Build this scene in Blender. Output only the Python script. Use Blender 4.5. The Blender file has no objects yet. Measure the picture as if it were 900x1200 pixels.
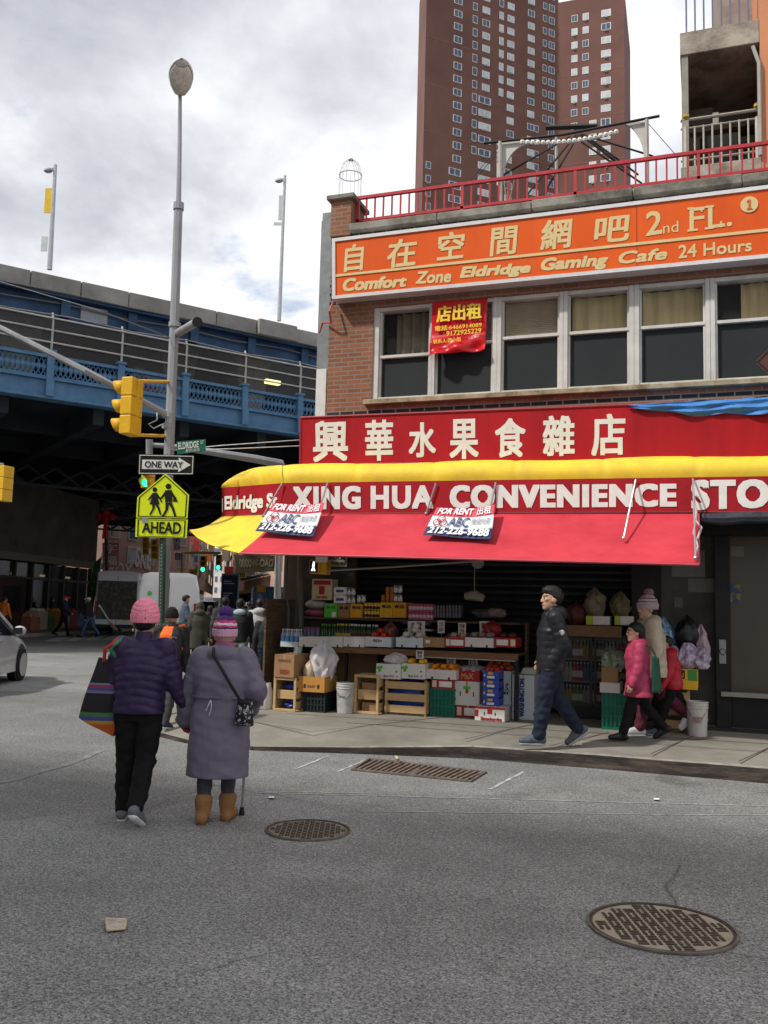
import bpy, bmesh, math, random
import numpy as np
from mathutils import Vector, Matrix
import openvdb
random.seed(7)
S = bpy.context.scene
COL = S.collection
rad = math.radians
# ------------------------------------------------------------------ camera
F_PX = 1060.0; PITCH, ROLL, YAW = rad(6.0), rad(1.5), rad(19.6); EYE = 1.6
cam_d = bpy.data.cameras.new('camera'); cam = bpy.data.objects.new('camera', cam_d); COL.objects.link(cam)
S.camera = cam
cam_d.sensor_fit = 'VERTICAL'; cam_d.sensor_height = 24.0; cam_d.lens = 24.0 * F_PX / 1200.0
cam_d.clip_start = 0.05; cam_d.clip_end = 3000
_f = np.array([-math.sin(YAW) * math.cos(PITCH), math.cos(YAW) * math.cos(PITCH), math.sin(PITCH)])
_r0 = np.array([math.cos(YAW), math.sin(YAW), 0]); _u0 = np.cross(_r0, _f)
_r = math.cos(ROLL) * _r0 + math.sin(ROLL) * _u0; _u = np.cross(_r, _f)
CAMP = np.array([0, 0, EYE])
cam.matrix_world = Matrix(((_r[0], _u[0], -_f[0], 0), (_r[1], _u[1], -_f[1], 0), (_r[2], _u[2], -_f[2], EYE), (0, 0, 0, 1)))
# ------------------------------------------------------------------ world: Nishita sky seen through broken cloud
SUN_AZ = (-0.71, -0.70); SUN_EL = rad(47)
sunv = Vector((SUN_AZ[0], SUN_AZ[1], 0)).normalized() * math.cos(SUN_EL) + Vector((0, 0, math.sin(SUN_EL)))
W = bpy.data.worlds.new("World"); S.world = W; W.use_nodes = True
nt = W.node_tree; nt.nodes.clear()
def wn(t, **k):
    n = nt.nodes.new(t)
    for a, b in k.items(): setattr(n, a, b)
    return n
L_ = nt.links.new
out = wn('ShaderNodeOutputWorld'); sky = wn('ShaderNodeTexSky', sky_type='NISHITA'); sky.sun_disc = False
sky.sun_elevation = SUN_EL; sky.sun_rotation = math.atan2(sunv.x, sunv.y)
bg1 = wn('ShaderNodeBackground'); bg1.inputs['Strength'].default_value = 0.11; L_(sky.outputs[0], bg1.inputs[0])
tc = wn('ShaderNodeTexCoord'); sep = wn('ShaderNodeSeparateXYZ'); L_(tc.outputs['Generated'], sep.inputs[0])
def wm(op, a, b):
    n = wn('ShaderNodeMath', operation=op)
    for i, v in enumerate((a, b)):
        if isinstance(v, (int, float)): n.inputs[i].default_value = v
        else: L_(v, n.inputs[i])
    return n.outputs[0]
den = wm('ADD', wm('MAXIMUM', sep.outputs[2], 0.0), 0.32)
cmb = wn('ShaderNodeCombineXYZ'); L_(wm('DIVIDE', sep.outputs[0], den), cmb.inputs[0]); L_(wm('DIVIDE', sep.outputs[1], den), cmb.inputs[1])
def wnoise(scale, detail, rough, off):
    m = wn('ShaderNodeMapping'); m.inputs['Location'].default_value = off; L_(cmb.outputs[0], m.inputs[0])
    n = wn('ShaderNodeTexNoise'); n.inputs['Scale'].default_value = scale; n.inputs['Detail'].default_value = detail
    n.inputs['Roughness'].default_value = rough; n.inputs['Distortion'].default_value = 0.25; L_(m.outputs[0], n.inputs['Vector']); return n.outputs[0]
def wramp(src, stops):
    r = wn('ShaderNodeValToRGB'); L_(src, r.inputs[0]); e = r.color_ramp.elements
    e[0].position, e[0].color = stops[0][0], (*stops[0][1], 1); e[1].position, e[1].color = stops[-1][0], (*stops[-1][1], 1)
    for p, c in stops[1:-1]:
        k = e.new(p); k.color = (*c, 1)
    return r.outputs[0]
ccol = wramp(wm('ADD', wm('MULTIPLY', wnoise(1.9, 8, .55, (3.1, 1.7, 0)), .72), wm('MULTIPLY', wnoise(4.6, 6, .6, (7, 2, 0)), .28)),
             [(0.34, (.31, .325, .36)), (0.465, (.50, .515, .55)), (0.555, (.68, .69, .715)), (0.67, (.82, .82, .82))])
bg2 = wn('ShaderNodeBackground'); bg2.inputs['Strength'].default_value = 1.0; L_(ccol, bg2.inputs[0])
cmask = wramp(wnoise(2.3, 7, .55, (1.3, 5.2, 0)), [(0.27, (0, 0, 0)), (0.35, (1, 1, 1))])
mixs = wn('ShaderNodeMixShader'); L_(cmask, mixs.inputs[0]); L_(bg1.outputs[0], mixs.inputs[1]); L_(bg2.outputs[0], mixs.inputs[2])
L_(mixs.outputs[0], out.inputs[0])
sd = bpy.data.lights.new('sun', 'SUN'); so = bpy.data.objects.new('sun', sd); COL.objects.link(so)
sd.energy = 2.5; sd.angle = rad(2.5); sd.color = (1, .95, .87)
so.rotation_euler = sunv.to_track_quat('Z', 'Y').to_euler()
S.view_settings.view_transform = 'Standard'; S.view_settings.look = 'None'; S.view_settings.exposure = 0.60; S.view_settings.gamma = 1
S.cycles.use_denoising = True; S.cycles.max_bounces = 6; S.cycles.diffuse_bounces = 3; S.cycles.glossy_bounces = 3
S.cycles.transmission_bounces = 4; S.cycles.transparent_max_bounces = 12

# ------------------------------------------------------------------ pixel <-> world (photograph is 900 x 1200)
def ray(x, y): return _f + _r * (x - 450) / F_PX - _u * (y - 600) / F_PX
def onz(x, y, z=0.0): d = ray(x, y); return CAMP + d * (z - EYE) / d[2]
def ony(x, y, Y): d = ray(x, y); return CAMP + d * Y / d[1]
def ond(x, y, D): return CAMP + ray(x, y) * D
def online(x, y, A, dx, dy):      # vertical plane through A with horizontal direction (dx, dy)
    n = np.array([dy, -dx, 0]); d = ray(x, y); return CAMP + d * (n @ (np.array(A) - CAMP)) / (n @ d)
def walk_z(y): return 0.15 + 0.02 * max(0, y - 9.8)

# ------------------------------------------------------------------ materials
MATS = {}
def M(name, col, rough=.6, metal=0.0, var=.12, scale=6.0, bump=0.0, bscale=None, col2=None, thr=None, spec=None, coat=0.0, stretch=None, bdist=.02):
    if name in MATS: return MATS[name]
    m = bpy.data.materials.new(name); m.use_nodes = True; n = m.node_tree; b = n.nodes['Principled BSDF']; lk = n.links.new
    b.inputs['Roughness'].default_value = rough; b.inputs['Metallic'].default_value = metal
    if spec is None: spec = .28
    if spec is not None: b.inputs['Specular IOR Level'].default_value = spec
    if coat: b.inputs['Coat Weight'].default_value = coat
    t = n.nodes.new('ShaderNodeTexCoord'); src = t.outputs['Object']
    if stretch:
        mp = n.nodes.new('ShaderNodeMapping'); mp.inputs['Scale'].default_value = stretch; lk(src, mp.inputs[0]); src = mp.outputs[0]
    no = n.nodes.new('ShaderNodeTexNoise'); no.inputs['Scale'].default_value = scale; no.inputs['Detail'].default_value = 6; no.inputs['Roughness'].default_value = .65; lk(src, no.inputs['Vector'])
    r = n.nodes.new('ShaderNodeValToRGB'); lk(no.outputs[0], r.inputs[0])
    c2 = col2 if col2 else tuple(min(1, c * (1 + var)) for c in col); c1 = col if col2 else tuple(c * (1 - var) for c in col)
    lo, hi = thr if thr else (.32, .68)
    r.color_ramp.elements[0].position = lo; r.color_ramp.elements[0].color = (*c1, 1)
    r.color_ramp.elements[1].position = hi; r.color_ramp.elements[1].color = (*c2, 1)
    lk(r.outputs[0], b.inputs['Base Color'])
    if bump:
        n2 = n.nodes.new('ShaderNodeTexNoise'); n2.inputs['Scale'].default_value = bscale or scale * 6; n2.inputs['Detail'].default_value = 5; lk(src, n2.inputs['Vector'])
        bp = n.nodes.new('ShaderNodeBump'); bp.inputs['Strength'].default_value = bump; bp.inputs['Distance'].default_value = bdist
        lk(n2.outputs[0], bp.inputs['Height']); lk(bp.outputs[0], b.inputs['Normal'])
    MATS[name] = m; return m
def speck(m, scale, size, dark, seed=0.0, dens=.5):
    """scattered round spots (gum, drips) worn into a surface"""
    n = m.node_tree; b = n.nodes['Principled BSDF']; lk = n.links.new; src = b.inputs['Base Color'].links[0].from_socket
    t = n.nodes.new('ShaderNodeTexCoord'); mp = n.nodes.new('ShaderNodeMapping'); mp.inputs['Location'].default_value = (seed, seed * .7, 0); lk(t.outputs['Object'], mp.inputs[0])
    v = n.nodes.new('ShaderNodeTexVoronoi'); v.inputs['Scale'].default_value = scale; lk(mp.outputs[0], v.inputs['Vector'])
    s_ = n.nodes.new('ShaderNodeSeparateColor'); lk(v.outputs['Color'], s_.inputs[0])
    ma = n.nodes.new('ShaderNodeMath'); ma.operation = 'MULTIPLY_ADD'; lk(s_.outputs[1], ma.inputs[0]); ma.inputs[1].default_value = size * 2; lk(v.outputs['Distance'], ma.inputs[2])
    r = n.nodes.new('ShaderNodeValToRGB'); lk(ma.outputs[0], r.inputs[0]); r.color_ramp.elements[0].position = size * (1 + dens); r.color_ramp.elements[0].color = (dark, dark, dark, 1); r.color_ramp.elements[1].position = size * (1.25 + dens); r.color_ramp.elements[1].color = (1, 1, 1, 1)
    x = n.nodes.new('ShaderNodeMix'); x.data_type = 'RGBA'; x.blend_type = 'MULTIPLY'; x.inputs[0].default_value = 1; lk(src, x.inputs[6]); lk(r.outputs[0], x.inputs[7]); lk(x.outputs[2], b.inputs['Base Color'])
def glow(name, col, s):
    if name in MATS: return MATS[name]
    m = M(name, col, .4); b = m.node_tree.nodes['Principled BSDF']; b.inputs['Emission Color'].default_value = (*col, 1); b.inputs['Emission Strength'].default_value = s; return m
def brickmat(name, c1, c2, mortar, uw=.215, uh=.067, ms=.010, bumpy=.5, axis='xy', base=None):
    if name in MATS: return MATS[name]
    m = bpy.data.materials.new(name); m.use_nodes = True; n = m.node_tree; b = n.nodes['Principled BSDF']; lk = n.links.new
    b.inputs['Roughness'].default_value = .85; b.inputs['Specular IOR Level'].default_value = .2
    g = n.nodes.new('ShaderNodeTexCoord'); sp = n.nodes.new('ShaderNodeSeparateXYZ'); lk(g.outputs['Object'], sp.inputs[0])
    ad = n.nodes.new('ShaderNodeMath'); ad.operation = 'ADD'; lk(sp.outputs[0], ad.inputs[0]); lk(sp.outputs[1], ad.inputs[1])
    cb = n.nodes.new('ShaderNodeCombineXYZ'); lk(ad.outputs[0], cb.inputs[0]); lk(sp.outputs[2], cb.inputs[1])
    br = n.nodes.new('ShaderNodeTexBrick'); lk(cb.outputs[0], br.inputs['Vector'])
    br.inputs['Color1'].default_value = (*c1, 1); br.inputs['Color2'].default_value = (*c2, 1); br.inputs['Mortar'].default_value = (*mortar, 1)
    br.inputs['Scale'].default_value = 1; br.inputs['Mortar Size'].default_value = ms; br.inputs['Brick Width'].default_value = uw; br.inputs['Row Height'].default_value = uh; br.inputs['Bias'].default_value = -.2
    br.inputs['Mortar Smooth'].default_value = .15
    no = n.nodes.new('ShaderNodeTexNoise'); no.inputs['Scale'].default_value = 1.1; no.inputs['Detail'].default_value = 8; lk(g.outputs['Object'], no.inputs['Vector'])
    r = n.nodes.new('ShaderNodeValToRGB'); lk(no.outputs[0], r.inputs[0]); r.color_ramp.elements[0].position = .3; r.color_ramp.elements[0].color = (.62, .60, .58, 1); r.color_ramp.elements[1].position = .7; r.color_ramp.elements[1].color = (1.1, 1.1, 1.1, 1)
    mx = n.nodes.new('ShaderNodeMix'); mx.data_type = 'RGBA'; mx.blend_type = 'MULTIPLY'; mx.inputs[0].default_value = .8; lk(br.outputs[0], mx.inputs[6]); lk(r.outputs[0], mx.inputs[7])
    lk(mx.outputs[2], b.inputs['Base Color'])
    if bumpy:
        bp = n.nodes.new('ShaderNodeBump'); bp.inputs['Strength'].default_value = bumpy; bp.inputs['Distance'].default_value = .01; bp.invert = True; lk(br.outputs['Fac'], bp.inputs['Height']); lk(bp.outputs[0], b.inputs['Normal'])
    MATS[name] = m; return m
def glassmat(name, tint=(.012, .014, .016), rough=.04):
    if name in MATS: return MATS[name]
    m = M(name, tint, rough, spec=.6, var=.3, scale=1.5); return m
def clearmat(name, col, a):
    if name in MATS: return MATS[name]
    m = M(name, col, .12); n = m.node_tree; b = n.nodes['Principled BSDF']; b.inputs['Alpha'].default_value = a; return m
def bands(name, axis, stops, rough=.8, const=True, scale=None, noise=0.0):     # colour bands woven along an object axis (metres)
    if name in MATS: return MATS[name]
    m = bpy.data.materials.new(name); m.use_nodes = True; n = m.node_tree; b = n.nodes['Principled BSDF']; lk = n.links.new
    b.inputs['Roughness'].default_value = rough
    t = n.nodes.new('ShaderNodeTexCoord'); sp = n.nodes.new('ShaderNodeSeparateXYZ'); lk(t.outputs['Object'], sp.inputs[0])
    lo, hi = stops[0][0], stops[-1][0]
    mr = n.nodes.new('ShaderNodeMapRange'); mr.inputs['From Min'].default_value = lo; mr.inputs['From Max'].default_value = hi; 
    src = sp.outputs[axis]
    if noise:
        no = n.nodes.new('ShaderNodeTexNoise'); no.inputs['Scale'].default_value = 30; lk(t.outputs['Object'], no.inputs['Vector'])
        ma = n.nodes.new('ShaderNodeMath'); ma.operation = 'MULTIPLY_ADD'; lk(no.outputs[0], ma.inputs[0]); ma.inputs[1].default_value = noise; lk(src, ma.inputs[2]); src = ma.outputs[0]
    lk(src, mr.inputs['Value'])
    r = n.nodes.new('ShaderNodeValToRGB'); r.color_ramp.interpolation = 'CONSTANT' if const else 'LINEAR'; lk(mr.outputs[0], r.inputs[0])
    e = r.color_ramp.elements
    e[0].position = 0; e[0].color = (*stops[0][1], 1); e[1].position = 1; e[1].color = (*stops[-1][1], 1)
    for z, c in stops[1:-1]:
        k = e.new((z - lo) / (hi - lo)); k.color = (*c, 1)
    lk(r.outputs[0], b.inputs['Base Color']); MATS[name] = m; return m

# ------------------------------------------------------------------ things, parts, mesh builder
WP = {}                                            # world position of each object's origin
def link(o, parent=None):
    COL.objects.link(o)
    if parent is not None: o.parent = parent
    return o
def tag(o, label=None, cat=None, group=None, kind=None):
    if label: o['label'] = label
    if cat: o['category'] = cat
    if group: o['group'] = group
    if kind: o['kind'] = kind
    return o
def thing(name, label, cat, loc=(0, 0, 0), rz=0.0, group=None):
    o = bpy.data.objects.new(name, None); link(o); o.location = tuple(loc); o.rotation_euler.z = rz; o.empty_display_size = .2
    WP[o.name] = Vector(tuple(loc)); return tag(o, label, cat, group)
def copy_tree(o, parent=None):
    c = o.copy(); link(c); c.parent = parent
    for ch in o.children: copy_tree(ch, c)
    return c
class MB:
    def __init__(s, mat=None): s.v = []; s.f = []; s.mi = []; s.cur = 0; s.T = mat
    def add(s, vs, fs):
        o = len(s.v)
        if s.T is not None: vs = [s.T @ Vector(tuple(v)) for v in vs]
        s.v += [tuple(v) for v in vs]; s.f += [tuple(i + o for i in f) for f in fs]; s.mi += [s.cur] * len(fs); return s
    def m(s, i): s.cur = i; return s
    def box(s, x0, x1, y0, y1, z0, z1):
        if x0 > x1: x0, x1 = x1, x0
        if y0 > y1: y0, y1 = y1, y0
        if z0 > z1: z0, z1 = z1, z0
        return s.add([(x0, y0, z0), (x1, y0, z0), (x1, y1, z0), (x0, y1, z0), (x0, y0, z1), (x1, y0, z1), (x1, y1, z1), (x0, y1, z1)],
                     [(0, 3, 2, 1), (4, 5, 6, 7), (0, 1, 5, 4), (1, 2, 6, 5), (2, 3, 7, 6), (3, 0, 4, 7)])
    def hexa(s, p):                                # 8 points: bottom ring then top ring
        return s.add(p, [(0, 3, 2, 1), (4, 5, 6, 7), (0, 1, 5, 4), (1, 2, 6, 5), (2, 3, 7, 6), (3, 0, 4, 7)])
    def slab(s, q, th, dirv):                      # quad q thickened along dirv
        d = Vector(dirv).normalized() * th; q = [Vector(tuple(a)) for a in q]; return s.hexa(q + [a + d for a in q])
    def prism(s, poly, d):                         # polygon of 3d points extruded by vector d
        n = len(poly); p = [Vector(tuple(a)) for a in poly]; d = Vector(tuple(d))
        return s.add(p + [a + d for a in p], [tuple(range(n))[::-1], tuple(range(n, 2 * n))] + [(i, (i + 1) % n, n + (i + 1) % n, n + i) for i in range(n)])
    def tube(s, pts, r, n=8, r2=None, cap=True):
        P = [Vector(tuple(p)) for p in pts]; k = len(P); vs = []; fs = []
        pr = None
        for i, p in enumerate(P):
            t = (P[min(i + 1, k - 1)] - P[max(i - 1, 0)]).normalized()
            if pr is None:
                a = Vector((0, 0, 1)) if abs(t.z) < .9 else Vector((1, 0, 0)); u = t.cross(a).normalized()
            else: u = (pr - t * pr.dot(t)).normalized()
            pr = u; w = t.cross(u)
            rr = r if r2 is None else r + (r2 - r) * i / max(1, k - 1)
            if isinstance(r, (list, tuple)): rr = r[i]
            vs += [p + (u * math.cos(2 * math.pi * j / n) + w * math.sin(2 * math.pi * j / n)) * rr for j in range(n)]
        for i in range(k - 1):
            for j in range(n): fs.append((i * n + j, i * n + (j + 1) % n, (i + 1) * n + (j + 1) % n, (i + 1) * n + j))
        if cap: fs += [tuple(range(n))[::-1], tuple((k - 1) * n + j for j in range(n))]
        return s.add(vs, fs)
    def lathe(s, c, prof, n=16, axis='z', cap=True):         # prof: [(r, h)...]
        vs = []; fs = []; c = Vector(tuple(c)); k = len(prof)
        for r, h in prof:
            for j in range(n):
                a = 2 * math.pi * j / n; q = (r * math.cos(a), r * math.sin(a), h)
                if axis == 'y': q = (q[0], q[2], q[1])
                if axis == 'x': q = (q[2], q[0], q[1])
                vs.append(c + Vector(q))
        for i in range(k - 1):
            for j in range(n): fs.append((i * n + j, i * n + (j + 1) % n, (i + 1) * n + (j + 1) % n, (i + 1) * n + j))
        if cap: fs += [tuple(range(n))[::-1], tuple((k - 1) * n + j for j in range(n))]
        return s.add(vs, fs)
    def ball(s, c, r, n=10, sq=(1, 1, 1)):
        m_ = max(4, n // 2); prof = [(math.sin(math.pi * i / m_) * 1.0 + 1e-4, -math.cos(math.pi * i / m_)) for i in range(m_ + 1)]
        vs = []; o = len(s.v)
        t = MB(); t.lathe((0, 0, 0), prof, n)
        return s.add([(c[0] + v[0] * r * sq[0], c[1] + v[1] * r * sq[1], c[2] + v[2] * r * sq[2]) for v in t.v], t.f)
    def grid(s, fn, nu, nv):                       # fn(u,v)->point
        vs = [fn(i / nu, j / nv) for j in range(nv + 1) for i in range(nu + 1)]
        return s.add(vs, [(j * (nu + 1) + i, j * (nu + 1) + i + 1, (j + 1) * (nu + 1) + i + 1, (j + 1) * (nu + 1) + i) for j in range(nv) for i in range(nu)])
    def build(s, name, mats, parent=None, smooth=False, bevel=0.0, origin=None, solid=0.0, seg=1):
        if not isinstance(mats, (list, tuple)): mats = [mats]
        if parent is not None: L = WP[parent.name]
        elif origin is not None: L = Vector(tuple(origin))
        else:
            a = np.array(s.v); L = Vector(((a[:, 0].min() + a[:, 0].max()) / 2, (a[:, 1].min() + a[:, 1].max()) / 2, a[:, 2].min()))
        me = bpy.data.meshes.new(name); me.from_pydata([(v[0] - L.x, v[1] - L.y, v[2] - L.z) for v in s.v], [], s.f)
        for m_ in mats: me.materials.append(m_)
        if len(mats) > 1: me.polygons.foreach_set('material_index', s.mi)
        bm = bmesh.new(); bm.from_mesh(me); bmesh.ops.recalc_face_normals(bm, faces=bm.faces)
        bm.to_mesh(me); bm.free()
        if smooth:
            me.polygons.foreach_set('use_smooth', [True] * len(me.polygons)); me.set_sharp_from_angle(angle=rad(40))
        o = bpy.data.objects.new(name, me); link(o, parent)
        if parent is None: o.location = L
        WP[o.name] = L.copy()
        if solid: md = o.modifiers.new('solid', 'SOLIDIFY'); md.thickness = solid; md.offset = 0
        if bevel: md = o.modifiers.new('bevel', 'BEVEL'); md.width = bevel; md.segments = seg; md.limit_method = 'ANGLE'; md.angle_limit = rad(50)
        return o
def struct(name, mb, mat, **k): o = mb.build(name, mat, **k); o['kind'] = 'structure'; return o
def solo(name, label, cat, mb, mat, group=None, **k): return tag(mb.build(name, mat, **k), label, cat, group)

# text: fitted into a quad (BL, BR, TR, TL); real flat lettering with a little thickness
_GC = {}
def glyphs(body, bold=0.0, shear=0.0, space=1.0, res=3):
    key = (body, bold, shear, space)
    if key not in _GC: _GC[key] = glyphs_(body, bold, shear, space, res)
    return _GC[key]
def glyphs_(body, bold, shear, space, res):
    c = bpy.data.curves.new('t', 'FONT'); c.body = body; c.offset = bold; c.shear = shear; c.space_character = space; c.resolution_u = res
    o = bpy.data.objects.new('t', c); COL.objects.link(o)
    me = bpy.data.meshes.new_from_object(o.evaluated_get(bpy.context.evaluated_depsgraph_get()))
    v = np.array([x.co[:] for x in me.vertices]); fs = [tuple(p.vertices) for p in me.polygons]
    bpy.data.objects.remove(o); bpy.data.curves.remove(c); bpy.data.meshes.remove(me); return v, fs
def lettering(mb, body, quad, bold=0.0, shear=0.0, th=.002, out=None, mirror=False, space=1.0, lift=.004, fit=None, fat=None):
    if fat:                                        # heavier strokes: the same glyphs laid side by side a hair apart
        qa = [np.array(tuple(a), float) for a in quad]; ux = qa[1] - qa[0]; uz = qa[3] - qa[0]; fx, fz = fat
        shr = [qa[0] + ux * fx + uz * fz, qa[1] - ux * fx + uz * fz, qa[2] - ux * fx - uz * fz, qa[3] + ux * fx - uz * fz]
        for k_, (a, b) in enumerate(((0, 0), (1, 1), (-1, 1), (1, -1), (-1, -1), (1, 0), (-1, 0), (0, 1), (0, -1))):
            lettering(mb, body, [p + ux * fx * a + uz * fz * b for p in shr], bold, shear, th, out, mirror, space, lift + k_ * .00015)
        return mb
    v, fs = glyphs(body, bold, shear, space)
    lo, hi = v.min(0), v.max(0)
    if fit: lo[1], hi[1] = fit
    uv = (v[:, :2] - lo[:2]) / np.maximum(hi[:2] - lo[:2], 1e-6)
    if mirror: uv[:, 0] = 1 - uv[:, 0]
    q = [np.array(tuple(a), float) for a in quad]
    n = np.cross(q[1] - q[0], q[3] - q[0]); n /= np.linalg.norm(n)
    if out is not None and n @ np.array(out) < 0: n = -n
    U, V = uv[:, :1], uv[:, 1:2]
    p = q[0] * (1 - U) * (1 - V) + q[1] * U * (1 - V) + q[2] * U * V + q[3] * (1 - U) * V + n * lift
    k = len(p); top = p + n * th
    # front + back + side walls on boundary edges
    cnt = {}
    for f in fs:
        for a, b in zip(f, f[1:] + f[:1]): cnt[(a, b)] = cnt.get((a, b), 0) + 1
    side = [(a, b, b + k, a + k) for (a, b) in cnt if (b, a) not in cnt]
    mb.add(list(p) + list(top), [tuple(f[::-1]) for f in fs] + [tuple(i + k for i in f) for f in fs] + side); return mb
def subq(q, u0, u1, v0, v1):
    q = [np.array(tuple(a), float) for a in q]
    B = lambda u, v: q[0] * (1 - u) * (1 - v) + q[1] * u * (1 - v) + q[2] * u * v + q[3] * (1 - u) * v
    return [B(u0, v0), B(u1, v0), B(u1, v1), B(u0, v1)]
def pb(x0, y0, x1, y1, Y):                          # pixel box on the plane y=Y -> X0,X1,Z0,Z1
    a = ony(x0, (y0 + y1) / 2, Y); b = ony(x1, (y0 + y1) / 2, Y); t = ony((x0 + x1) / 2, y0, Y); c = ony((x0 + x1) / 2, y1, Y)
    return a[0], b[0], c[2], t[2]
def n3(X, Y, Z, f, seed=0):                        # cheap smooth 3-D noise from warped sines
    r = random.Random(seed); t = 0
    for i in range(5):
        a, b, c, p, q = [r.uniform(-1, 1) for _ in range(3)] + [r.uniform(0, 6), r.uniform(.6, 1.7)]
        t = t + np.sin(f * q * (a * X + b * Y + c * Z) + p + 1.4 * np.sin(f * .6 * (b * X + c * Y + a * Z) + p * 2))
    return t / 3.0
def lerp(a, b, t): return a + (b - a) * t
# ================================================================== SETTING
def asphalt():
    m = bpy.data.materials.new('asphalt'); m.use_nodes = True; n = m.node_tree; b = n.nodes['Principled BSDF']; lk = n.links.new
    b.inputs['Roughness'].default_value = .82; b.inputs['Specular IOR Level'].default_value = .35
    t = n.nodes.new('ShaderNodeTexCoord')
    def noise(sc, det=5, ro=.6, st=None):
        k = n.nodes.new('ShaderNodeTexNoise'); k.inputs['Scale'].default_value = sc; k.inputs['Detail'].default_value = det; k.inputs['Roughness'].default_value = ro
        if st:
            mp = n.nodes.new('ShaderNodeMapping'); mp.inputs['Scale'].default_value = st; lk(t.outputs['Object'], mp.inputs[0]); lk(mp.outputs[0], k.inputs['Vector'])
        else: lk(t.outputs['Object'], k.inputs['Vector'])
        return k.outputs[0]
    def ramp(s, a, ca, b_, cb):
        r = n.nodes.new('ShaderNodeValToRGB'); lk(s, r.inputs[0]); r.color_ramp.elements[0].position = a; r.color_ramp.elements[0].color = (ca,) * 3 + (1,) if not isinstance(ca, tuple) else (*ca, 1)
        r.color_ramp.elements[1].position = b_; r.color_ramp.elements[1].color = (cb,) * 3 + (1,) if not isinstance(cb, tuple) else (*cb, 1); return r.outputs[0]
    def mul(a, c, f=1.0):
        x = n.nodes.new('ShaderNodeMix'); x.data_type = 'RGBA'; x.blend_type = 'MULTIPLY'; x.inputs[0].default_value = f; lk(a, x.inputs[6]); lk(c, x.inputs[7]); return x.outputs[2]
    vo = n.nodes.new('ShaderNodeTexVoronoi'); vo.inputs['Scale'].default_value = 130; lk(t.outputs['Object'], vo.inputs['Vector'])
    sepc = n.nodes.new('ShaderNodeSeparateColor'); lk(vo.outputs['Color'], sepc.inputs[0])
    agg = ramp(sepc.outputs[0], .1, (.135, .137, .135), .95, (.38, .382, .365))
    big = ramp(noise(.35, 6, .6), .35, .78, .68, 1.12)
    mid = ramp(noise(2.2, 6, .65), .34, .89, .62, 1.05)
    streak = ramp(noise(.8, 5, .6, (.25, 2.2, 1)), .36, .92, .6, 1.02)
    blot = ramp(noise(.9, 3, .5), .27, .62, .36, 1.0)
    fine = ramp(noise(38, 4, .7), .36, .76, .62, 1.16)
    dn = n.nodes.new('ShaderNodeTexNoise'); dn.inputs['Scale'].default_value = 1.6; dn.inputs['Detail'].default_value = 6; lk(t.outputs['Object'], dn.inputs['Vector'])
    mxv = n.nodes.new('ShaderNodeMix'); mxv.data_type = 'VECTOR'; mxv.inputs[0].default_value = .16; lk(t.outputs['Object'], mxv.inputs[4]); lk(dn.outputs['Color'], mxv.inputs[5])
    ve = n.nodes.new('ShaderNodeTexVoronoi'); ve.feature = 'DISTANCE_TO_EDGE'; ve.inputs['Scale'].default_value = .42; lk(mxv.outputs[1], ve.inputs['Vector'])
    crk = ramp(ve.outputs['Distance'], .0012, .42, .0042, 1.0); cm = ramp(noise(.31, 3, .5), .50, 0.0, .56, 1.0)
    cmx = n.nodes.new('ShaderNodeMix'); cmx.data_type = 'RGBA'; lk(cm, cmx.inputs[0]); cmx.inputs[6].default_value = (1, 1, 1, 1); lk(crk, cmx.inputs[7])
    vp = n.nodes.new('ShaderNodeTexVoronoi'); vp.inputs['Scale'].default_value = .23; lk(mxv.outputs[1], vp.inputs['Vector']); spc = n.nodes.new('ShaderNodeSeparateColor'); lk(vp.outputs['Color'], spc.inputs[0])
    patch = ramp(spc.outputs[1], .15, .86, .85, 1.06); oil = ramp(noise(.55, 2, .4), .24, .55, .31, 1.0); pale = ramp(noise(7, 7, .75), .60, 1.0, .78, 1.22); pit = ramp(noise(62, 3, .6), .35, .25, .45, 1.0); pale_grain = ramp(noise(88, 2, .5), .64, 1.0, .74, 1.7); pale = mul(mul(pale, pit), pale_grain)  # random paler specks are multiplied into the asphalt colour
    lk(mul(mul(mul(mul(mul(mul(mul(mul(mul(agg, fine), big), mid), streak), blot), cmx.outputs[2]), patch), oil), pale), b.inputs['Base Color'])
    bp = n.nodes.new('ShaderNodeBump'); bp.inputs['Strength'].default_value = .35; bp.inputs['Distance'].default_value = .006
    ad = n.nodes.new('ShaderNodeMath'); ad.operation = 'ADD'; lk(vo.outputs['Distance'], ad.inputs[0]); lk(noise(60, 4, .7), ad.inputs[1])
    lk(ad.outputs[0], bp.inputs['Height']); lk(bp.outputs[0], b.inputs['Normal']); MATS['asphalt'] = m; return m
asphalt()
concrete = M('concrete', (.22, .21, .185), .85, var=.22, scale=1.6, bump=.25, bscale=120, bdist=.004)
walkmat = M('walk_concrete', (.155, .146, .125), .85, col2=(.26, .245, .21), scale=1.3, bump=.25, bscale=140, bdist=.004)
speck(walkmat, 2.6, .035, .55, 1.0, .4); speck(walkmat, 5.5, .05, .72, 4.0, .3)
jointm = M('joint', (.06, .055, .05), .9)
steelcurb = M('curb_steel', (.020, .016, .014), .75, col2=(.105, .082, .064), scale=5, thr=(.45, .72), bump=.3, stretch=(.35, 1, 2.5))
paintm = M('worn_paint', (.27, .27, .265), .8, col2=(.50, .50, .49), scale=9, thr=(.40, .60))
road = MB().box(-420, 420, -60, 560, -.4, 0.0)
struct('road', road, MATS['asphalt'], origin=(0, 0, 0))

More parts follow.
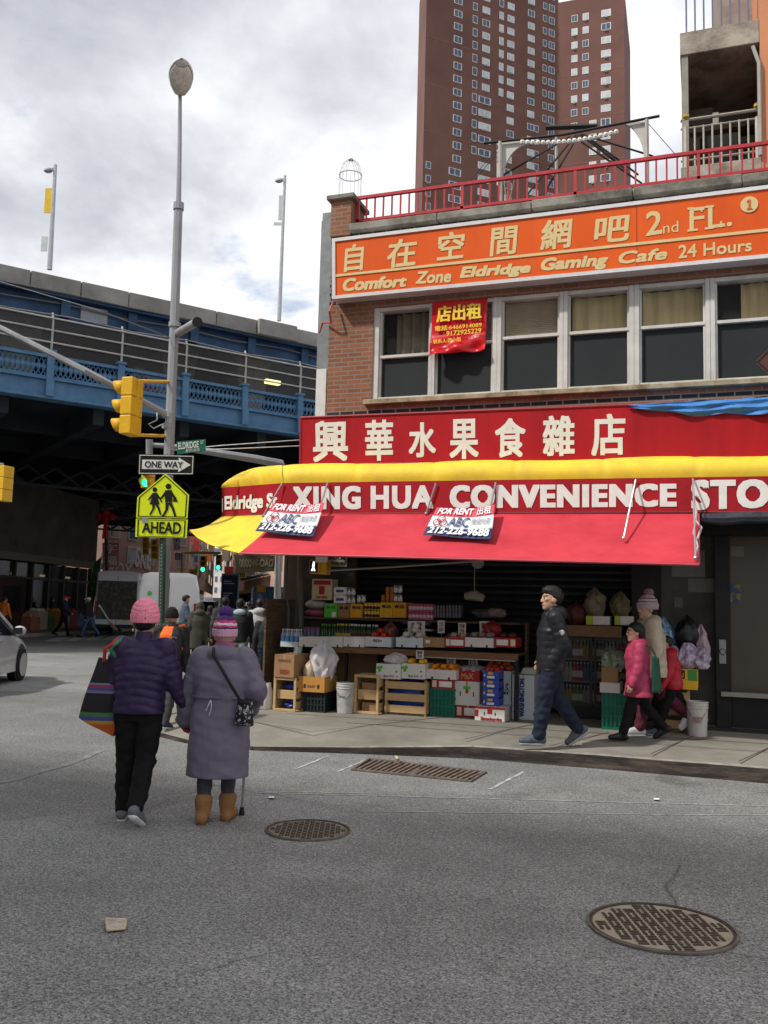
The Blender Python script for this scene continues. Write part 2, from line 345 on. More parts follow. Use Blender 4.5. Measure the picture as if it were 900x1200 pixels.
CURB = [(16, 9.75, .125), (6, 9.75, .125), (.6, 9.75, .125), (-1.1, 9.80, .12), (-2.4, 9.78, .11), (-3.6, 9.47, .055), (-4.7, 9.12, .03), (-5.6, 9.22, .025), (-6.4, 9.65, .03), (-7.3, 10.3, .07), (-8.1, 11.25, .13), (-8.7, 12.3, .15), (-15.4, 24.2, .15)]
INN = [(16, 15), (6, 15), (.6, 15), (-1.1, 15), (-2.4, 14.6), (-3.6, 14), (-4.7, 13.2), (-5.3, 12.6), (-5.5, 12.6), (-5.55, 12.7), (-5.6, 12.8), (-5.9, 13.2), (-12.2, 24.4)]
mb = MB(); k = len(CURB)
vs = []
for (x, y, z), (xi, yi) in zip(CURB, INN):
    for t in (0, .03, .25, 1):
        px_, py_ = lerp(x, xi, t), lerp(y, yi, t); vs.append((px_, py_, lerp(z, walk_z(py_) + .0, min(1, t * 4.0))))
fs = [(i * 4 + j, i * 4 + j + 1, (i + 1) * 4 + j + 1, (i + 1) * 4 + j) for i in range(k - 1) for j in range(3)]
mb.add(vs, fs); o = struct('sidewalk', mb, walkmat, origin=(0, 0, 0))
WALKV, WALKF = vs, fs
mb = MB()
for i in range(k - 1):
    a, b = CURB[i], CURB[i + 1]; d = Vector((b[0] - a[0], b[1] - a[1], 0)).normalized(); nrm = Vector((-d.y, d.x, 0))
    A = Vector(a); B = Vector(b)
    if nrm.y > 0: nrm = -nrm
    mb.hexa([Vector((A.x, A.y, -.05)) + nrm * .05, Vector((B.x, B.y, -.05)) + nrm * .05, Vector((B.x, B.y, -.05)) - nrm * .02, Vector((A.x, A.y, -.05)) - nrm * .02,
             A + nrm * .03 + Vector((0, 0, .002)), B + nrm * .03 + Vector((0, 0, .002)), B - nrm * .02 + Vector((0, 0, .006)), A - nrm * .02 + Vector((0, 0, .006))])
struct('kerb', mb, steelcurb, origin=(0, 0, 0))
mb = MB()
for i in range(k - 1):
    a, b = CURB[i], CURB[i + 1]; d = Vector((b[0] - a[0], b[1] - a[1], 0)).normalized(); nrm = Vector((-d.y, d.x, 0))
    if nrm.y > 0: nrm = -nrm
    A, B = Vector(a), Vector(b); z_ = Vector((0, 0, .0065)); mb.add([A - nrm * .02 + z_, B - nrm * .02 + z_, B - nrm * .15 + z_, A - nrm * .15 + z_], [(0, 1, 2, 3)])
struct('kerb_top', mb, M('kerb_stone', (.20, .185, .16), .8, col2=(.36, .34, .30), scale=7, thr=(.35, .6)), origin=(0, 0, 0))
# far sidewalk on the left, under the bridge and beyond
E2 = np.array([-.492, .870]); N2 = np.array([.870, .492])        # the side street's direction and its right-hand normal
mb = MB()
P0 = ond(-330, 760, 26)[:2]; P1 = ond(116, 734, 52)[:2]
wl = (P1 - P0) / np.linalg.norm(P1 - P0); wn_ = np.array([wl[1], -wl[0]])
q = [P0 + wn_ * 3.4, P1 + wn_ * 3.4 + wl * 60, P1 - wn_ * 1 + wl * 60, P0 - wn_ * 1]
mb.prism([(*p, -.05) for p in q], (0, 0, .19)); struct('pavement', mb, concrete)
mb = MB()                                                       # right-hand pavement of the street beyond the bridge
R0 = ond(322, 735, 44)[:2]
q = [R0, R0 + E2 * 160, R0 + E2 * 160 + N2 * 5, R0 + N2 * 5]
mb.prism([(*p, -.05) for p in q], (0, 0, .18)); struct('pavement', mb, concrete)
# joints in the sidewalk
mb = MB()
def wz(x, y): return walk_z(y) + .003
for xa, ya, xb, yb in [(-4.3, 9.75, -3.1, 11.9), (-2.55, 10.05, -1.9, 12.0), (-.55, 10.0, .05, 12.2), (1.2, 9.95, 1.7, 12.2), (-1.6, 10.02, -1.1, 11.3), (.3, 9.95, .75, 11.3), (-4.2, 10.6, 2.5, 10.75), (-5.2, 11.0, 2.5, 11.35), (-5.9, 10.4, -4.3, 9.75), (-7.4, 11.6, -5.9, 10.4)]:
    d = Vector((xb - xa, yb - ya, 0)).normalized(); p = Vector((-d.y, d.x, 0)) * .009; n_ = 6
    for i in range(n_):
        a = Vector((lerp(xa, xb, i / n_), lerp(ya, yb, i / n_), 0)); b = Vector((lerp(xa, xb, (i + 1) / n_), lerp(ya, yb, (i + 1) / n_), 0))
        za, zb = [max(walk_z(c.y) * min(1, (c.y - 9.1) / .9 + .25 if c.x < -3 else 1), .03) + .003 for c in (a, b)]
        q = [a + p, b + p, b - p, a - p]; zz = [za, zb, zb, za]
        mb.add([(v.x, v.y, z) for v, z in zip(q, zz)], [(0, 1, 2, 3)])
struct('sidewalk_joints', mb, jointm, origin=(0, 0, 0))
# worn lane lines, crosswalk bars, old trench patch lines on the asphalt
mb = MB()
def gline(x0, y0, x1, y1, w, seg=8, wob=.01):
    a, b = onz(x0, y0), onz(x1, y1); d = (b - a) / np.linalg.norm(b - a); p = np.array([-d[1], d[0], 0])
    pts = [a + (b - a) * i / seg + p * random.uniform(-wob, wob) for i in range(seg + 1)]
    for i in range(seg):
        q = [pts[i] + p * w / 2, pts[i + 1] + p * w / 2, pts[i + 1] - p * w / 2, pts[i] - p * w / 2]
        mb.add([(v[0], v[1], .004) for v in q], [(0, 1, 2, 3)])
for a in [(300, 929, 900, 945, .018), (420, 951, 900, 956, .016), (395, 905, 430, 890, .03), (575, 925, 612, 905, .035), (345, 902, 385, 886, .03), (310, 928, 420, 930, .02)]: gline(*a)
for i in range(6): gline(60 + i * 22, 752 - i * .8, 74 + i * 22, 747 - i * .8, .5, 2, 0)
for i in range(5): gline(296, 752 + i * 6, 324, 752 + i * 6, .35, 2, 0)
struct('road_markings', mb, paintm, origin=(0, 0, 0))
mb = MB()
gline(0, 918, 60, 902, .09, 5, .03); gline(60, 902, 122, 880, .09, 5, .03)
struct('road_patch_seam', mb, M('seam', (.15, .15, .148), .9, col2=(.25, .25, .245), scale=8), origin=(0, 0, 0))

# ------------------------------------------------------------------ elevated bridge
BA = np.array([-20.51, 21.88, 0]); baz = rad(36.3); BX = np.array([math.sin(baz), math.cos(baz), 0]); BY = np.array([-BX[1], BX[0], 0])
TB = Matrix(((BX[0], BY[0], 0, BA[0]), (BX[1], BY[1], 0, BA[1]), (0, 0, 1, 0), (0, 0, 0, 1)))
def s_at(px, py): return float((online(px, py, BA, BX[0], BX[1]) - BA) @ BX)
blue = M('bridge_blue', (.062, .155, .285), .6, col2=(.105, .225, .37), scale=2.2, thr=(.3, .7), bump=.1)
speck(blue, 3.2, .05, .55, 2.0, .35)
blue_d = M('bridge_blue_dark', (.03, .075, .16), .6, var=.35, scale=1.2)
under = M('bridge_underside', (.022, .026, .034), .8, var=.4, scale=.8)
conc_b = M('bridge_concrete', (.20, .195, .185), .9, col2=(.34, .33, .31), scale=.9, bump=.2, bscale=30)
rail_w = M('fence_pipe', (.42, .42, .40), .5, var=.15)
br = thing('bridge', 'long blue steel bridge with concrete parapet passing above the side street', 'bridge', (BA[0], BA[1], 0))
S0, S1 = -30, 70
posts = [s_at(x, y) for x, y in [(59, 425), (139, 441), (215, 452), (286, 462), (351, 472)]]
sp = (posts[-1] - posts[0]) / 4
ALLP = [posts[0] + sp * i for i in range(-9, 22)]
mb = MB(TB).box(S0, S1, 0, .35, 7.98, 8.52); mb.box(S0, S1, -.12, .42, 7.90, 7.98); mb.box(S0, S1, -.1, .42, 8.52, 8.58)
mb.build('girder', blue, br, bevel=.01)
mb = MB(TB)
for s in ALLP[3:18]: MB(TB).box(s - .12, s + .12, -.18, .0, 7.98, 8.55).build('stiffener', blue, br)
mb = MB(TB).box(S0, S1, -.05, .12, 9.24, 9.34); mb.box(S0, S1, -.02, .08, 8.60, 8.66)
mb.build('hand_rail', blue, br)
for s in ALLP[5:17]:
    MB(TB).box(s - .11, s + .11, -.1, .1, 8.3, 9.42).box(s - .15, s + .15, -.14, .14, 9.42, 9.50).build('rail_post', blue, br)
for a, b in list(zip(ALLP, ALLP[1:]))[5:16]:
    mb = MB(TB); a += .11; b -= .11; n_ = 13; w = (b - a) / n_
    for i in range(n_):
        for (z0, z1) in ((8.66, 8.95), (8.95, 9.24)):
            x0, x1 = a + i * w, a + (i + 1) * w
            mb.tube([(x0, .03, z0), (x1, .03, z1)], .02, 4, cap=False); mb.tube([(x1, .03, z0), (x0, .03, z1)], .02, 4, cap=False)
        mb.lathe((a + (i + .5) * w, .03, 8.95), [(.06, -.02), (.085, 0), (.06, .02)], 8, 'y')
    mb.box(a, b, .02, .04, 8.93, 8.97)
    mb.build('lattice_panel', blue, br)
mb = MB(TB)                                         # fence above the rail
for z in (9.75, 10.15, 10.55): mb.tube([(S0, -.02, z), (S1, -.02, z)], .03, 5)
for s in ALLP: mb.tube([(s, -.02, 9.3), (s, -.02, 10.45), (s, .1, 10.75)], .035, 6)
mb.build('fence_pipes', rail_w, br)
chain = clearmat('chain_link', (.07, .072, .075), .42)
mb = MB(TB).box(S0, S1, .01, .016, 9.34, 10.6); mb.build('chain_link', chain, br)
mb = MB(TB).box(S0, S1, .9, 1.3, 10.85, 11.5); mb.box(S0, S1, .55, 1.5, 11.5, 11.58)
for s in ALLP: mb.box(s + .4, s + .7, .7, .9, 10.9, 11.5)
mb.box(S0, S1, .82, .9, 10.78, 10.85)
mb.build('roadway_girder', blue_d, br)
mb = MB(TB); s = S0
while s < S1:
    e = s + 1.62; jut = .0 if abs(s - posts[3] - 1) > 1.2 else -.18
    mb.box(s, e - .025, .5 + jut, 1.0, 11.585, 12.15 + (.03 if jut else 0)); s = e
mb.build('parapet', conc_b, br, bevel=.02)
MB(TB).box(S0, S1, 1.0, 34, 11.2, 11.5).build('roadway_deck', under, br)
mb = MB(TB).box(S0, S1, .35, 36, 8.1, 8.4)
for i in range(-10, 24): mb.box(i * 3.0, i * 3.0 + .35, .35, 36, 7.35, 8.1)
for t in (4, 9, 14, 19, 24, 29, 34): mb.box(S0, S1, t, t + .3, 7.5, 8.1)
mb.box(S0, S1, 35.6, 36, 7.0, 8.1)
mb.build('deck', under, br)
mb = MB(TB)                                         # lattice bracing hanging below the deck
for t in (12, 24, 34.5):
    s = -12.0
    while s < 44:
        mb.tube([(s, t, 6.6), (s + 1.2, t, 7.4)], .06, 4, cap=False); mb.tube([(s + 1.2, t, 6.6), (s, t, 7.4)], .06, 4, cap=False); s += 1.2
    mb.box(-12, 44, t - .1, t + .1, 6.5, 6.62)
mb.build('bracing', M('brace', (.05, .055, .065), .6, var=.3), br)
mb = MB(TB)
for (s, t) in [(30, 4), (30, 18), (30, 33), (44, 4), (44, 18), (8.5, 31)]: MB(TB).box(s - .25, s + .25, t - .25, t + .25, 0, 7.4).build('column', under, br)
# inner piers seen through the fence, pale at the top
for px in (40, 238, 328):
    s = s_at(px, 425); MB(TB).hexa([(s - .35, 2.4, 8.4), (s + .35, 2.4, 8.4), (s + .35, 3.2, 8.4), (s - .35, 3.2, 8.4), (s - .75, 2.2, 11.2), (s + .75, 2.2, 11.2), (s + .75, 3.4, 11.2), (s - .75, 3.4, 11.2)]).build('pier', M('tan_pier', (.30, .26, .20), .9, var=.3), br)
MB(TB).box(S0, S1, 5.5, 5.8, 8.4, 11.2).build('inner_wall', M('dark_wall', (.035, .036, .04), .9, var=.4, scale=.7), br)
s0_, s1_ = s_at(160, 420), s_at(228, 432)
mb = MB(TB).hexa([(s0_, 1.9, 8.4), (s1_ + .6, 1.9, 8.4), (s1_ + .6, 2.1, 8.4), (s0_, 2.1, 8.4), (s0_ + .6, 1.9, 9.95), (s1_, 1.9, 9.75), (s1_, 2.1, 9.75), (s0_ + .6, 2.1, 9.95)])
mb.build('graffiti_panel', M('graffiti_base', (.30, .26, .22), .9, var=.3, scale=2), br)
mb = MB()
g0, g1 = s0_ + .7, s1_ - .1
def bpnt(s, t, z): return np.array(TB @ Vector((s, t, z)))
lettering(mb, 'Desre', [bpnt(g0, 1.88, 9.05), bpnt(g1, 1.88, 9.0), bpnt(g1, 1.88, 9.6), bpnt(g0, 1.88, 9.7)], .02, .2, out=-BY)
mb.build('graffiti', M('graffiti_red', (.35, .03, .05), .7), br)
s = s_at(334, 437); mb = MB(TB).box(s - .3, s + .3, .9, 1.1, 9.95, 10.1); mb.build('walkway_lamp', glow('walk_lamp', (1, .85, .35), 3.0), br)
s = s_at(119, 367); MB(TB).box(s - .45, s + .45, .84, .9, 10.95, 11.45).build('service_box', M('service_box', (.30, .33, .36), .5), br)
mb = MB(TB)
for z, t, sg in ((11.35, .78, .06), (10.66, -.1, .05), (11.62, .46, .02)):
    mb.tube([(S0 + i * 2.0, t, z - sg * (i % 2) * 1.5) for i in range(int((S1 - S0) / 2))], .022, 5, cap=False)
mb.build('cable', M('cable_grey', (.20, .20, .20), .6), br)
# lamp posts standing on the bridge parapet
def shading_row():  # unseen building, added and sized to shade the foreground road
    t = thing('shading_building', 'brick row building across the road behind the viewpoint', 'building', (-20, -7, 0)); X0, X1 = -35, -5.5
    MB().box(X0, X1, -17, -7, 0, 21.4).build('wall', brickmat('opposite_brick', (.25, .12, .08), (.2, .09, .06), (.3, .27, .24), bumpy=0), t); MB().box(X0, X1, -7.0, -6.5, 20.6, 21.5).build('cornice', conc_b, t)
    for r in range(5):
        mb = MB()
        for c in range(9): x = X0 + 1.5 + c * 3.05; z = 4.6 + r * 3.15; mb.box(x, x + 1.2, -7.0, -6.96, z, z + 1.8)
        o = mb.build('window', glassmat('opposite_glass', (.03, .035, .04)), t); o['kind'] = 'stuff'
    MB().box(X0, X1, -7.0, -6.95, .4, 3.4).build('shop_front', glassmat('opposite_glass', (.03, .035, .04)), t)
shading_row()
def bridge_lamp(px, ytop, ybot, lbl, head):
    base = online(px[1], ybot, BA + BY * .8, BX[0], BX[1]); top = online(px[0], ytop, BA + BY * .8, BX[0], BX[1])
    t = thing('lamp_post', lbl, 'lamp post', base)
    steel = M('galv_light', (.42, .44, .47), .45, metal=.3)
    MB().tube([base, top], .085, 8, r2=.055).build('pole', steel, t, smooth=True)
    l = top - np.array([_r[0], _r[1], 0]) * .22
    MB().tube([top - (0, 0, .12), top - (0, 0, .12) + (l - top) * .4], .03, 6).ball(l - (0, 0, .20), .15, 10, (1.2, .8, .6)).build('lamp_head', M('lamp_grey', (.45, .46, .47), .5), t, smooth=True)
    for (dx, dz, w, h, c) in head:
        c0 = top - np.array([0, 0, dz]) - np.array([_r[0], _r[1], 0]) * dx
        q = [c0 + _r * a * w / 2 + np.array([0, 0, b * h / 2]) for a, b in ((-1, -1), (1, -1), (1, 1), (-1, 1))]
        MB().slab(q, .03, (_f[0], _f[1], 0)).build('sign_plate', c, t)
yel = M('sign_yellow', (.75, .48, .03), .5, var=.1); pale = M('plate_pale', (.50, .58, .56), .5)
bridge_lamp((65, 58), 193, 316, 'grey bridge lamp post with orange warning sign halfway up', [(.12, 1.25, .32, .85, yel), (.2, 2.75, .2, .5, pale)])
bridge_lamp((334, 327), 206, 376, 'grey bridge lamp post with pale narrow plate, near the store roof', [(.12, 1.3, .16, 1.0, pale), (.22, 1.95, .3, .12, pale)])

# ------------------------------------------------------------------ left abutment with shops under the bridge
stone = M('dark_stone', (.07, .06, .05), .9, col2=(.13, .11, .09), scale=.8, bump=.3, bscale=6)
shopglass = glassmat('shop_glass', (.02, .022, .024), .08)
ab = thing('abutment_wall', 'dark stone abutment wall under the blue bridge at the far left', 'wall', (P1[0], P1[1], 0))
def wp(s, t, z): p = P0 + wl * s - wn_ * t; return (p[0], p[1], z)
WL = float(np.linalg.norm(P1 - P0))
def wbox(mb, s0, s1, t0, t1, z0, z1): return mb.hexa([wp(s0, t0, z0), wp(s1, t0, z0), wp(s1, t1, z0), wp(s0, t1, z0), wp(s0, t0, z1), wp(s1, t0, z1), wp(s1, t1, z1), wp(s0, t1, z1)])
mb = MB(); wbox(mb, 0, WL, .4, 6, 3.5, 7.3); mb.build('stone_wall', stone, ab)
mb = MB(); wbox(mb, 0, WL, -.1, .4, 3.35, 3.7); mb.build('ledge', M('ledge', (.16, .14, .12), .9), ab)
sh = thing('shopfront', 'dark glazed shopfront row under the stone abutment wall', 'shopfront', (P1[0], P1[1], 0))
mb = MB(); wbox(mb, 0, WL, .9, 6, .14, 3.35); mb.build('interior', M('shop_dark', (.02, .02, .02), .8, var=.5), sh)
mb = MB(); wbox(mb, 0, WL, .45, .48, .4, 3.3); mb.build('glazing', clearmat('shop_pane', (.03, .035, .04), .55), sh)
mb = MB(); i = 0
while i * 1.7 < WL: wbox(mb, i * 1.7, i * 1.7 + .14, .3, .5, .14, 3.34); i += 1
wbox(mb, 0, WL, .32, .5, .14, .45); wbox(mb, 0, WL, .33, .49, 2.5, 2.62)
mb.build('mullions', M('mullion_dark', (.05, .045, .04), .5), sh)
mb = MB()
for i in range(9): mb = MB(); wbox(mb, 3 + i * 2.9, 3.4 + i * 2.9, .7, .8, 2.7, 2.8); mb.build('shop_light', glow('shop_light', (1, .8, .45), .5), sh)
dkiosk = thing('shop_booth', 'dark brown booth with a window standing before the shopfronts', 'booth', wp(WL - 12.2, -.8, .14))
mb = MB(); wbox(mb, WL - 13.5, WL - 11, -1.2, .2, .14, 2.5); mb.build('booth_wall', M('booth', (.045, .025, .02), .7), dkiosk)
mb = MB(); wbox(mb, WL - 13.0, WL - 11.5, -1.24, -1.2, 1.0, 2.1); mb.build('window', shopglass, dkiosk)
# ================================================================== BUILDINGS BEHIND
whitef = M('white_frame', (.62, .61, .58), .5, var=.08, scale=3)
winblue = glassmat('window_blue', (.05, .075, .12), .06)
winpale = M('window_blind', (.42, .45, .46), .6, var=.25, scale=.4)
# --- brick apartment tower
tw = thing('apartment_tower', 'tall reddish brown brick apartment tower rising behind the roof railing', 'apartment tower', ond(570, 705, 205) * np.array([1, 1, 0]))
tbrick = M('tower_brick', (.115, .056, .046), .9, col2=(.165, .082, .066), scale=.09, thr=(.3, .7))
def dpt(px, D): p = ond(px, 708, D); return np.array([p[0], p[1]])
TA0, TA1, TA2, TA3, TA4 = dpt(475, 212), dpt(484, 190), dpt(648.5, 205), dpt(733, 200), dpt(737, 212)
ZT = 152
def towerpt(A, B, px, py):
    d = ray(px, py); n = np.array([B[1] - A[1], -(B[0] - A[0]), 0]); t = n @ (np.array([*A, 0]) - CAMP) / (n @ d); return CAMP + d * t
poly = [TA0, TA1, TA2, TA3, TA4, TA4 + (TA4 - TA3) * 2.0, dpt(652, 235), dpt(500, 230)]
mb = MB().prism([(*p, 0) for p in [TA0, TA1, TA2, dpt(657, 232), dpt(500, 236)]], (0, 0, towerpt(TA1, TA2, 652, -14)[2])); mb.prism([(*p, 0) for p in [TA2, TA3, TA4, TA4 + (TA4 - TA3) * .9, dpt(657, 232)]], (0, 0, towerpt(TA2, TA3, 655, 3)[2]))
mb.build('wall', tbrick, tw)
lines = MB()
allw = []
def tower_face(A, B, cols, y0, step, fl=2.8):
    dirv = np.array([*(B - A), 0]); dirv /= np.linalg.norm(dirv); nr = np.array([dirv[1], -dirv[0], 0])
    if nr @ (CAMP - np.array([*A, 0])) < 0: nr = -nr
    zs0 = towerpt(A, B, cols[0][0], y0)[2]; dz = zs0 - towerpt(A, B, cols[0][0], y0 + step)[2]
    for (px, w, h, kind, ya, yb) in cols:
        for i in range(-6, 40):
            zc = zs0 - i * dz
            c = towerpt(A, B, px, 100); c[2] = zc
            p = proj_(c)
            if p[1] < ya or p[1] > yb or p[1] < -90 or p[1] > 262: continue
            c = towerpt(A, B, px + (100 - p[1]) * (.0125 * (1 - (px - 490) / 330)), p[1]); allw.append((c, dirv, nr, w, h, kind, p[1]))
def proj_(p):
    q = np.array(p) - CAMP; w = q @ _f; return (450 + F_PX * (q @ _r) / w, 600 - F_PX * (q @ _u) / w, w)
tower_face(TA1, TA2, [(503, 1.1, 1.5, 'b', 180, 400), (536, 1.9, 1.5, 'b', -99, 190), (534, 2.8, 1.5, 'b', 190, 400), (556, 1.1, 1.7, 'b', -99, 190), (569, 1.8, 1.5, 'p', -99, 112), (568, 2.9, 1.5, 'p', 112, 400),
                      (587, 1.1, 1.7, 'p', -99, 114), (598, 1.7, 1.5, 'p', -99, 165), (596, 1.7, 1.5, 'p', 165, 400), (622, 1.7, 1.5, 'p', -99, 400), (629, 1.0, 1.5, 'p', 140, 400), (638, 1.0, 1.5, 'b', -99, 140), (646, 1.5, 1.6, 'b', -99, 240)], 20, 15.6)
tower_face(TA2, TA3, [(673, 1.3, 1.6, 'p', 12, 150), (686, 1.3, 1.6, 'p', 12, 140), (695, 1.5, 1.6, 'p', 140, 400), (710, 2.0, 1.6, 'p', 2, 400)], 22, 15.6)
allw.sort(key=lambda a: (a[3] < 1.2, abs(a[6] - 90)))
rest = MB(); nW = 0
for (c, dv, nr, w, h, kind, yy) in allw:
    g = MB() if nW < 96 else rest
    def qd(mb, u0, u1, v0, v1, o0, o1):
        P = lambda u, v, o: c + dv * u * w / 2 + np.array([0, 0, v * h / 2]) + nr * o
        mb.hexa([P(u0, v0, o0), P(u1, v0, o0), P(u1, v0, o1), P(u0, v0, o1), P(u0, v1, o0), P(u1, v1, o0), P(u1, v1, o1), P(u0, v1, o1)])
    g.m(0); qd(g, -1.12, 1.12, -1.1, 1.1, .02, .10)
    g.m(1 if kind == 'b' else (2 if random.random() < .72 else 1)); n_ = 2 if w > 1.2 else 1
    for k_ in range(n_):
        a = -1 + 2 * k_ / n_; qd(g, a + .03, a + 2 / n_ - .08, -.95, .95, .05, .115)
    if random.random() < .4: g.m(3); qd(g, -.35, .35, -1.55, -1.1, .0, .35)
    if nW < 96: g.build('window', [whitef, winblue, winpale, M('ac_box', (.25, .25, .25), .6)], tw)
    nW += 1
if rest.v: o = rest.build('window', [whitef, winblue, winpale, MATS['ac_box']], tw); o['kind'] = 'stuff'
# faint floor lines
mb = MB()
for z in np.arange(40, 136, 11.2):
    for A, B in ((TA1, TA2), (TA2, TA3)):
        dv = np.array([*(B - A), 0]); dv /= np.linalg.norm(dv); nr = np.array([dv[1], -dv[0], 0])
        if nr @ (CAMP - np.array([*A, 0])) < 0: nr = -nr
        a = np.array([*A, z]); b = np.array([*B, z]); mb.hexa([a, b, b + nr * .03, a + nr * .03, a + (0, 0, .16), b + (0, 0, .16), b + nr * .03 + (0, 0, .16), a + nr * .03 + (0, 0, .16)])
o = mb.build('floor_line', M('floor_line', (.19, .10, .08), .9), tw); o['kind'] = 'stuff'

# --- salmon building with balconies at the upper right
sal = M('salmon_stucco', (.56, .24, .125), .85, var=.08, scale=.8, bump=.15, bscale=40)
oldc = M('old_balcony_concrete', (.17, .14, .11), .9, col2=(.42, .37, .31), scale=1.5, thr=(.4, .62), bump=.3, bscale=20)
oldp = M('balcony_plaster', (.22, .20, .17), .9, col2=(.33, .30, .27), scale=2.2, thr=(.35, .65))
beige = M('beige_metal', (.36, .33, .27), .45, metal=.3, var=.15)
YB = 14.2
xw = ony(891, 90, YB)[0]; xl = ony(797, 90, YB)[0]
sb = thing('apartment_building', 'salmon stucco apartment building with old concrete balconies at the right edge', 'building', (xw, YB, 0))
MB().box(xw, xw + 8, YB, YB + 9, 0, 16).build('wall', sal, sb)
MB().box(xl + .6, xw, YB + 1.9, YB + 9, 6.0, 16).build('rear_wall', oldp, sb)
zA1, zA0 = ony(845, 30, YB)[2], ony(845, 57, YB)[2]; zB1, zB0 = ony(845, 190, YB)[2], ony(845, 208, YB)[2] - .5
up = MB().box(xl, xw, YB, YB + 1.9, zA0, zA1).build('balcony_slab', oldc, sb, bevel=.01)
lo_ = MB().box(xl, xw, YB, YB + 1.9, zB0, zB1).build('balcony_slab', oldc, sb, bevel=.01)
mb = MB().box(xl + .02, xl + .12, YB + .03, YB + 1.9, zB1, zA0); mb.box(xl + .02, xl + .5, YB + 1.7, YB + 1.9, zB1, zA0); mb.build('balcony_side', oldp, lo_)
mb = MB(); zb = (zB1 + zA0) / 2 + .1; mb.box(xl + .12, xw, YB + 1.6, YB + 1.9, zb + .05, zb + .16); mb.box(xl + .12, xw, YB + 1.55, YB + 1.9, zA0 - .5, zA0 - .42); mb.build('beam', oldp, lo_)
mb = MB()
for i in range(8): x = lerp(xl + .1, xw - .15, i / 7); mb.box(x - .013, x + .013, YB + .05, YB + .08, zA1, zA1 + 1.1)
mb.box(xl, xw, YB + .03, YB + .09, zA1 + 1.0, zA1 + 1.06); o = mb.build('balcony_railing', M('violet_rail', (.16, .14, .22), .5), up)
zr = ony(845, 133, YB)[2]
mb = MB()
for i in range(9): x = lerp(xl + .08, xw - .05, i / 8); mb.tube([(x, YB + .05, zB1), (x, YB + .05, zr - .12)], .016 if 0 < i < 8 else .04, 6)
mb.tube([(xl, YB + .05, zr), (xw, YB + .05, zr)], .026, 6); mb.tube([(xl, YB + .05, zr - .14), (xw, YB + .05, zr - .14)], .016, 6); mb.tube([(xl, YB + .05, zB1 + .12), (xw, YB + .05, zB1 + .12)], .018, 6)
o = mb.build('balcony_railing', beige, lo_)
gold = M('gold_knob', (.55, .38, .10), .3, metal=.8)
MB().ball((xl + .08, YB + .05, zr + .06), .06, 10).build('knob', gold, lo_); MB().ball((xw - .05, YB + .05, zr + .06), .06, 10).build('knob', gold, lo_)
MB().tube([(xw - .02, YB - .05, zB1), (xw - .02, YB - .05, zr + .7), (xw - .1, YB - .02, zr + 1.0)], .03, 7).build('downpipe', M('pipe_grey', (.35, .34, .32), .5), sb, smooth=True)
solo('window_flower_box', 'black storage bin standing behind the beige balcony railing', 'bin', MB().hexa([(xl + .35, YB + .35, zB1 + .02), (xw - .35, YB + .35, zB1 + .02), (xw - .35, YB + .9, zB1 + .02), (xl + .35, YB + .9, zB1 + .02), (xl + .28, YB + .3, zB1 + .62), (xw - .28, YB + .3, zB1 + .62), (xw - .28, YB + .95, zB1 + .62), (xl + .28, YB + .95, zB1 + .62)]), M('bin_black', (.02, .02, .022), .5), bevel=.03).name = 'storage_bin'

# --- street buildings beyond the bridge
def row_house(px0, px1, d0, d1, ytop, col, name_lbl, ncol, nrow, signs=(), side=None, z0=3.6, brick=True, depth=9):
    A = ond(px0, 705, d0); B = ond(px1, 705, d1); A[2] = B[2] = 0
    h = max(6.0, ond((px0 + px1) / 2, ytop, (d0 + d1) / 2)[2])
    dv = (B - A); L = np.linalg.norm(dv); dv /= L; nr = np.array([dv[1], -dv[0], 0])
    if nr @ (CAMP - A) < 0: nr = -nr
    t = thing('street_building', name_lbl, 'building', tuple(A))
    P = lambda u, o, z: A + dv * u + nr * o + np.array([0, 0, z])
    bx = lambda mb, u0, u1, o0, o1, za, zb: mb.hexa([P(u0, o0, za), P(u1, o0, za), P(u1, o1, za), P(u0, o1, za), P(u0, o0, zb), P(u1, o0, zb), P(u1, o1, zb), P(u0, o1, zb)])
    mat = M('bld_%d' % len(MATS), col, .9, var=.2, scale=.5)
    mb = MB(); bx(mb, 0, L, -depth, 0, 0, h); mb.build('wall', mat, t)
    mb = MB(); bx(mb, -.1, L + .1, -.3, .35, h - .5, h); mb.build('cornice', M('cornice', (.2, .16, .13), .8), t)
    mb = MB(); bx(mb, .2, L - .2, -.2, .06, .3, 3.0); mb.build('shop_window', shopglass, t)
    for r in range(nrow):
        for c in range(ncol):
            u = L * (c + .5) / ncol; z = z0 + .8 + (h - z0 - 1.2) * r / max(1, nrow); hh = min(1.7, (h - z0) / nrow * .6)
            mb = MB(); bx(mb, u - L / ncol * .27, u + L / ncol * .27, .0, .08, z, z + hh); f_ = mb.build('window', M('sash', (.4, .38, .34), .6), t)
            mb = MB(); bx(mb, u - L / ncol * .22, u + L / ncol * .22, .03, .10, z + .1, z + hh - .1); mb.build('pane', winblue if (r + c) % 3 else winpale, f_)
    return t, P, L, h, bx
b1 = row_house(118, 219, 66, 76, 575, (.30, .185, .155), 'red brown brick building beyond the bridge behind the white van', 5, 3)
b2 = row_house(219, 238, 84, 112, 600, (.60, .47, .41), 'grey brown walk-up building beyond the bridge, left side of the far street', 4, 4)
b3 = row_house(238, 249, 114, 175, 622, (.66, .56, .48), 'tan walk-up building far down the street, left side', 4, 4)
b4 = row_house(334, 272, 72, 116, 560, (.52, .33, .25), 'brick walk-up building with fire escape down the street, right side', 5, 4)
b5 = row_house(271, 259, 112, 210, 640, (.60, .36, .25), 'peach coloured building far down the street, right side', 5, 4)
b6 = row_house(262, 236, 260, 262, 642, (.55, .52, .50), 'pale grey building closing the far end of the street', 4, 4)
